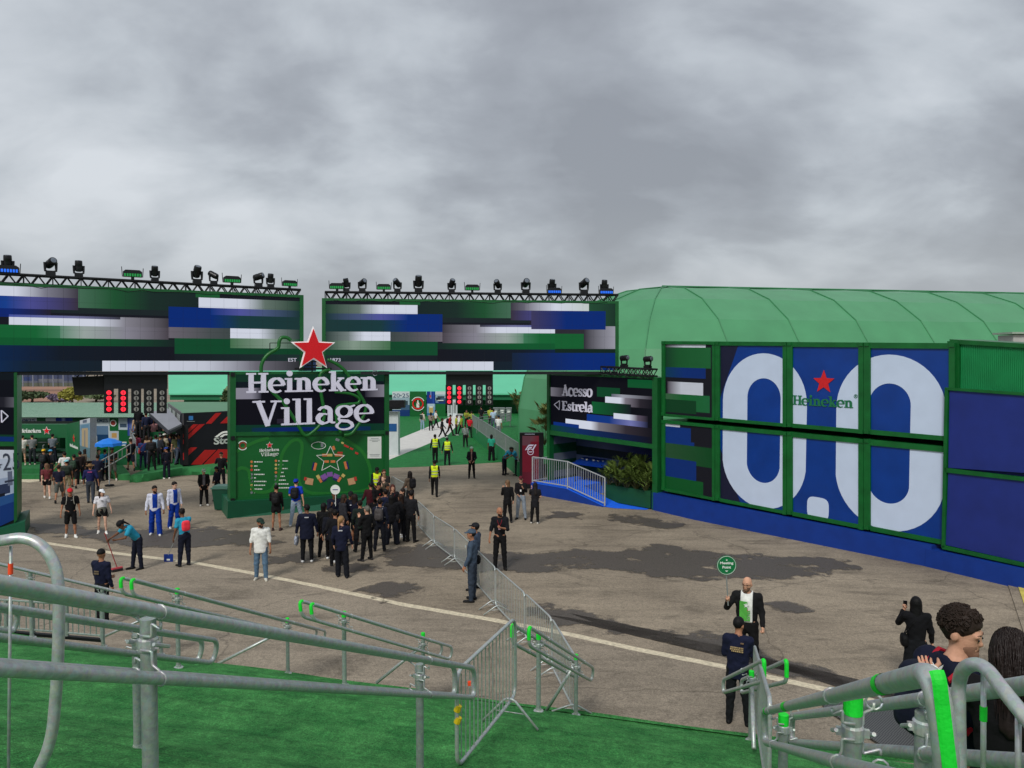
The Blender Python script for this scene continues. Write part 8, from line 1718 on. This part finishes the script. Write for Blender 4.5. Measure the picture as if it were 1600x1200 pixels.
# nearest pair of loops at lower left
handrail('nearest and thickest galvanised handrail loops crossing the lower left of the turf',[(-150,884),(741,1044),(741,1090),(-150,1036)],(2.02,7.2),[(262,-.03,None),(673,-.04,None)],-.20,.0255,.12,tapes=None,capg=False)
handrail('handrail loops behind the nearest ones, green taped at left, ending above the turf',[(-160,922),(341,1001),(333,1036),(-160,975)],(4.1,7.6),[(225,-.05,None)],-.16,.025,.13,tapes=None,capg=False)
handrail('short handrail end with round loops at the left edge, beyond the two nearest rails',[(-120,930),(30,956),(22,988),(-120,968)],(5.4,6.6),[(.3,-.05,None)],-.16,.024,.12,tapes=None,capg=False)
handrail('left of three handrails with green taped ends beyond the nearest loops',[(188,902),(496,984),(492,998),(190,927)],(10.2,14.3),[(269,.05,None),(442,.06,None)],.20,.024,.15,(.80,335,1040,13.2))
handrail('middle of three handrails with green taped ends, at the turf edge',[(468,938),(692,1007),(688,1026),(471,963)],(10.2,12.9),[(529,.03,None),(653,.09,None)],.22,.024,.14,(.80,588,1067,12.3))
handrail('right of three green taped handrails, just right of the open barrier',[(800,975),(906,1040),(903,1060),(800,1004)],(9.6,12.2),[(829,.04,None),(889,.09,None)],.24,.024,.14,(.78,853,1112,11.9))
handrail('long double handrail running from the left edge down to the taped loops, farthest left',[(-140,848),(310,954),(306,972),(-140,872)],(11.5,15.6),[(-60,.0,None),(43,.0,None),(155,.0,None),(246,.0,None)],.20,.024,.12,(.84,150,1000,14.6),tapes=None,capg=False)
handrail('narrow handrail with upright green taped ends beside the youth in navy',[(1194,1031),(1130,1062),(1130,1082),(1194,1064)],(8.6,10.6),[(.5,.0,None)],.26,.024,.10,(.5,1178,1170,8.6))
# right foreground
handrail('thick handrail loops at lower right with broad bright green tape on the bend',[(1462,1050),(1194,1112),(1196,1160),(1485,1240)],(1.50,5.6),[(.30,.02,None),(.86,-.02,None)],.16,.0255,.10,tapes=None,second=False)
handrail('handrail loop behind the broad green tape, running off the right edge',[(1700,1058),(1236,1120),(1236,1160),(1700,1200)],(1.75,5.2),[(.30,-.05,None)],.02,.0255,.10,tapes=None,second=False,capg=False)
_bt=[o for o in bpy.data.objects if o.get('label','').startswith('thick handrail loop')][0]
pth=fillet([at(1462,1050,1.50)+(at(1194,1112,5.6)-at(1462,1050,1.50)).normalized()*.05,at(1462,1050,1.50),at(1485,1240,1.50),at(1440,1240,1.6)],.10,8)[5:12]
mb=MB(); rows=[]
for i,p_ in enumerate(pth):
    tg_=(pth[min(i+1,len(pth)-1)]-pth[max(i-1,0)]).normalized(); vw=(Vector((0,0,CH))-p_).normalized(); n0=(vw-tg_*vw.dot(tg_)).normalized(); s0=tg_.cross(n0); rows.append([p_+(n0*math.cos(R(a))+s0*math.sin(R(a)))*.0265 for a in(-44,-26,-10,6,20)])
for i in range(len(rows)-1):
    for j in range(4): mb.add([rows[i][j],rows[i][j+1],rows[i+1][j+1],rows[i+1][j]],[(0,1,2,3)])
part('tape_strip',mb,TAPE,_bt,smooth=True)
_a,_b=at(1462,1050,1.50),at(1194,1112,5.6)
for u0,u1 in((.10,.112),(.62,.66),(.93,.955)): mb=MB(); mb.tube([_a+(_b-_a)*u0,_a+(_b-_a)*u1],.0268,14,cap=False); part('tape_ring',mb,TAPE,_bt,smooth=True)
# balustrade strip behind the left rails
t=thing('baluster_fence','low grey baluster fence with black base along the turf at left','fence',tuple(at(60,990,13.5)))
P=[];
for x in(-60,10,52,105,160):
    yb_=985+(x)*(14/160); d_=13.9-(x+60)*.004; p=at(x,yb_+3,d_); P.append(p)
mb=MB(); 
for a,b in zip(P,P[1:]): mb.beam(a+Vector((0,0,.02)),b+Vector((0,0,.02)),.08,.05)
part('base_strip',mb,blk,t); fence(t,P,.62,.13,.035,.02,.012,GVD)
# crowd barriers
def barrier(label,A,B,h=1.08,feet=(1,1),label_tape=None,r=.019,nb=None,rb=.007,group='galvanised crowd barriers',zt=None):
    A=Vector(A);B=Vector(B); t=thing('crowd_barrier',label,'barrier',tuple((A+B)/2),0,group); z=Vector((0,0,1)); run=(B-A); L_=run.length; d=run/L_
    c=[A+z*.16,A+z*h,B+z*h,B+z*.16]; mb=MB(); mb.tube(fillet(c,.16,6,closed=True),r,10,closed=True); part('frame',mb,GV,t,smooth=True)
    mb=MB(); n_=nb or int(L_/.115)
    for i in range(1,n_): p=A+d*(L_*i/n_); e=.05 if i in(1,n_-1) else 0; mb.tube([p+z*(.17+e),p+z*(h-.01-e)],rb,5,cap=False)
    part('bars',mb,GV,t); sd=Vector((-d.y,d.x,0)).normalized()
    for k,f in enumerate(feet):
        if not f: continue
        p=A+d*(.22 if k==0 else L_-.22); mb=MB(); f1,f2=p+sd*.36,p-sd*.36; zz=lambda q_:Vector((q_.x,q_.y,max(surf(q_.x,q_.y),min(q_.z,surf(q_.x,q_.y)))+.01)); mb.tube(fillet([zz(f1),p+z*.20+sd*.05,p+z*.20-sd*.05,zz(f2)],.05,4),.016,8); mb.tube([(zz(f1)+p+z*.2)/2,(zz(f2)+p+z*.2)/2],.008,5); part('foot',mb,GV,t,smooth=True)
    return t
def gp(x,y): return G(x,y)
NODES=[(612,790),(636,806),(653,832),(678,857),(710,884),(742,920),(774,961),(820,1010),(862,1058),(904,1108)]
ND=[]
for (x,ytop) in [(612,744),(636,757),(653,783),(678,806),(710,826),(742,856),(774,887),(820,927),(862,966),(900,1028)]:
    lo_,hi_=5.,60.
    for _ in range(50):
        m_=(lo_+hi_)/2; p=at(x,ytop,m_)
        if p.z-gz(m_)>1.08: lo_=m_
        else: hi_=m_
    ND.append(Vector((at(x,ytop,m_).x,m_,gz(m_))))
NW='first second third fourth fifth sixth seventh eighth'.split()
segs=[(0,1,'behind the group, nearest the sign tower'),(2,3,'just right of the talking group'),(3,4,'next to the group, two panels before the officer'),(4,6,'behind the officer in uniform'),(6,7,'right of the officer, crossing toward the white line'),(7,8,'on the white line between officer and handrails'),(8,9,'behind the right handrail, last before the turf')]
for i,j,w_ in segs: barrier('crowd barrier '+w_,ND[i],ND[j])
# open barrier on the slope
A=at(714,1195,7.3); B=at(805,1098,9.1); A=Vector((A.x,7.3,at(714,1050,7.3).z-1.02)); B=Vector((B.x,9.1,at(805,965,9.1).z-1.02))
t=barrier('grey crowd barrier on the turf slope with yellow tape on its post',A-Vector((0,0,.12)),B-Vector((0,0,.12)),1.14,(0,1),r=.021)
mb=MB(); 
for z_ in(.62,.50): mb.tube([A+Vector((0,0,z_)),A+Vector((.02,0,z_+.06))],.034,8)
part('yellow_tape',mb,YT,t)
mb=MB(); mb.box(A+Vector((.12,.1,.86)),(.03,.03,.04)); part('orange_tape',mb,OTAPE,t)
A2=at(1179,1009,11.2); B2=at(1202,1092,6.2); A2.z-=1.05; B2.z=A2.z+.35; B2=Vector((at(1203,1100,6.4).x,6.4,at(1203,1092,6.4).z-1.05))
barrier('crowd barrier seen nearly edge on beside the youth in navy',A2,B2,1.05,(0,1),r=.021)
# nearest barriers at the frame edges
def nearbar(label,path,d,r,bars,rb,tapes_=(),n=16):
    P=[at(x,y,dd) for (x,y),dd in zip(path,d)]; t=thing('crowd_barrier',label,'barrier',tuple(P[-1]),0,'galvanised crowd barriers'); mb=MB(); Q=[]
    for i in range(len(P)-1):
        a,b,c,e=P[max(0,i-1)],P[i],P[i+1],P[min(len(P)-1,i+2)]
        for j in range(6): s=j/6; Q.append(.5*((2*b)+(c-a)*s+(2*a-5*b+4*c-e)*s*s+(3*b-a-3*c+e)*s**3))
    Q.append(P[-1]); mb.tube(Q,r,n); part('frame',mb,GV,t,smooth=True)
    for x0,y0,x1,y1,dd in bars: mb=MB(); mb.tube([at(x0,y0,dd),at(x1,y1,dd)],rb,10); part('bar',mb,GV,t,smooth=True)
    for x0,y0,x1,y1,dd,m,rr in tapes_: mb=MB(); mb.tube([at(x0,y0,dd),at(x1,y1,dd)],rr,10,cap=False); part('tape',mb,m,t,smooth=True)
    return t
nearbar('near crowd barrier with round bent top at the left edge, orange tape',[(-150,868),(-60,853),(0,845),(35,841),(62,851),(82,876),(91,912),(92,970),(90,1040),(86,1100),(80,1150),(66,1190),(40,1225),(-60,1290)],[3.2,3.1,3.0,3.0,3.0,3.0,3.0,3.0,3.0,3.0,3.0,3.0,3.0,3.0],.0225,[(17,853,13,1230,3.02),(-60,866,-64,1250,3.1)],.006,[(16.6,880,16.4,897,3.02,OTAPE,.0095)])
nearbar('near crowd barrier with bent top in the lower right corner',[(1500,1290),(1499,1180),(1498,1110),(1499,1066),(1507,1045),(1524,1038),(1542,1046),(1566,1076),(1600,1118),(1660,1190)],[2.2,2.2,2.2,2.2,2.15,2.1,2.05,1.95,1.85,1.7],.0195,[(1537,1052,1536,1260,2.1),(1591,1110,1591,1290,1.88)],.0075,[(1536.7,1103,1536.5,1126,2.1,TAPE,.0095)],18)
# perforated ramp plate behind the right rails
pm=bpy.data.materials.new('expanded_metal'); pm.use_nodes=True; _n=pm.node_tree; b_=_n.nodes['Principled BSDF']; b_.inputs['Metallic'].default_value=.7; b_.inputs['Roughness'].default_value=.5
_tc=_n.nodes.new('ShaderNodeTexCoord'); _v=_n.nodes.new('ShaderNodeTexChecker'); _v.inputs['Scale'].default_value=42; _v.inputs[1].default_value=(.22,.22,.21,1); _v.inputs[2].default_value=(.05,.05,.05,1); _n.links.new(_tc.outputs['Object'],_v.inputs['Vector']); _n.links.new(_v.outputs[0],b_.inputs['Base Color'])
q_=[G(1282,1100),G(1428,1098),G(1440,1190),G(1395,1180),G(1290,1112)]
mb=MB(); mb.prism([Vector((p.x,p.y,gz(p.y)+.02)) for p in q_],Vector((0,0,.03))); tag(part('metal_ramp_plate',mb,pm),'perforated grey metal ramp plate on the asphalt behind the right handrails','ramp plate')
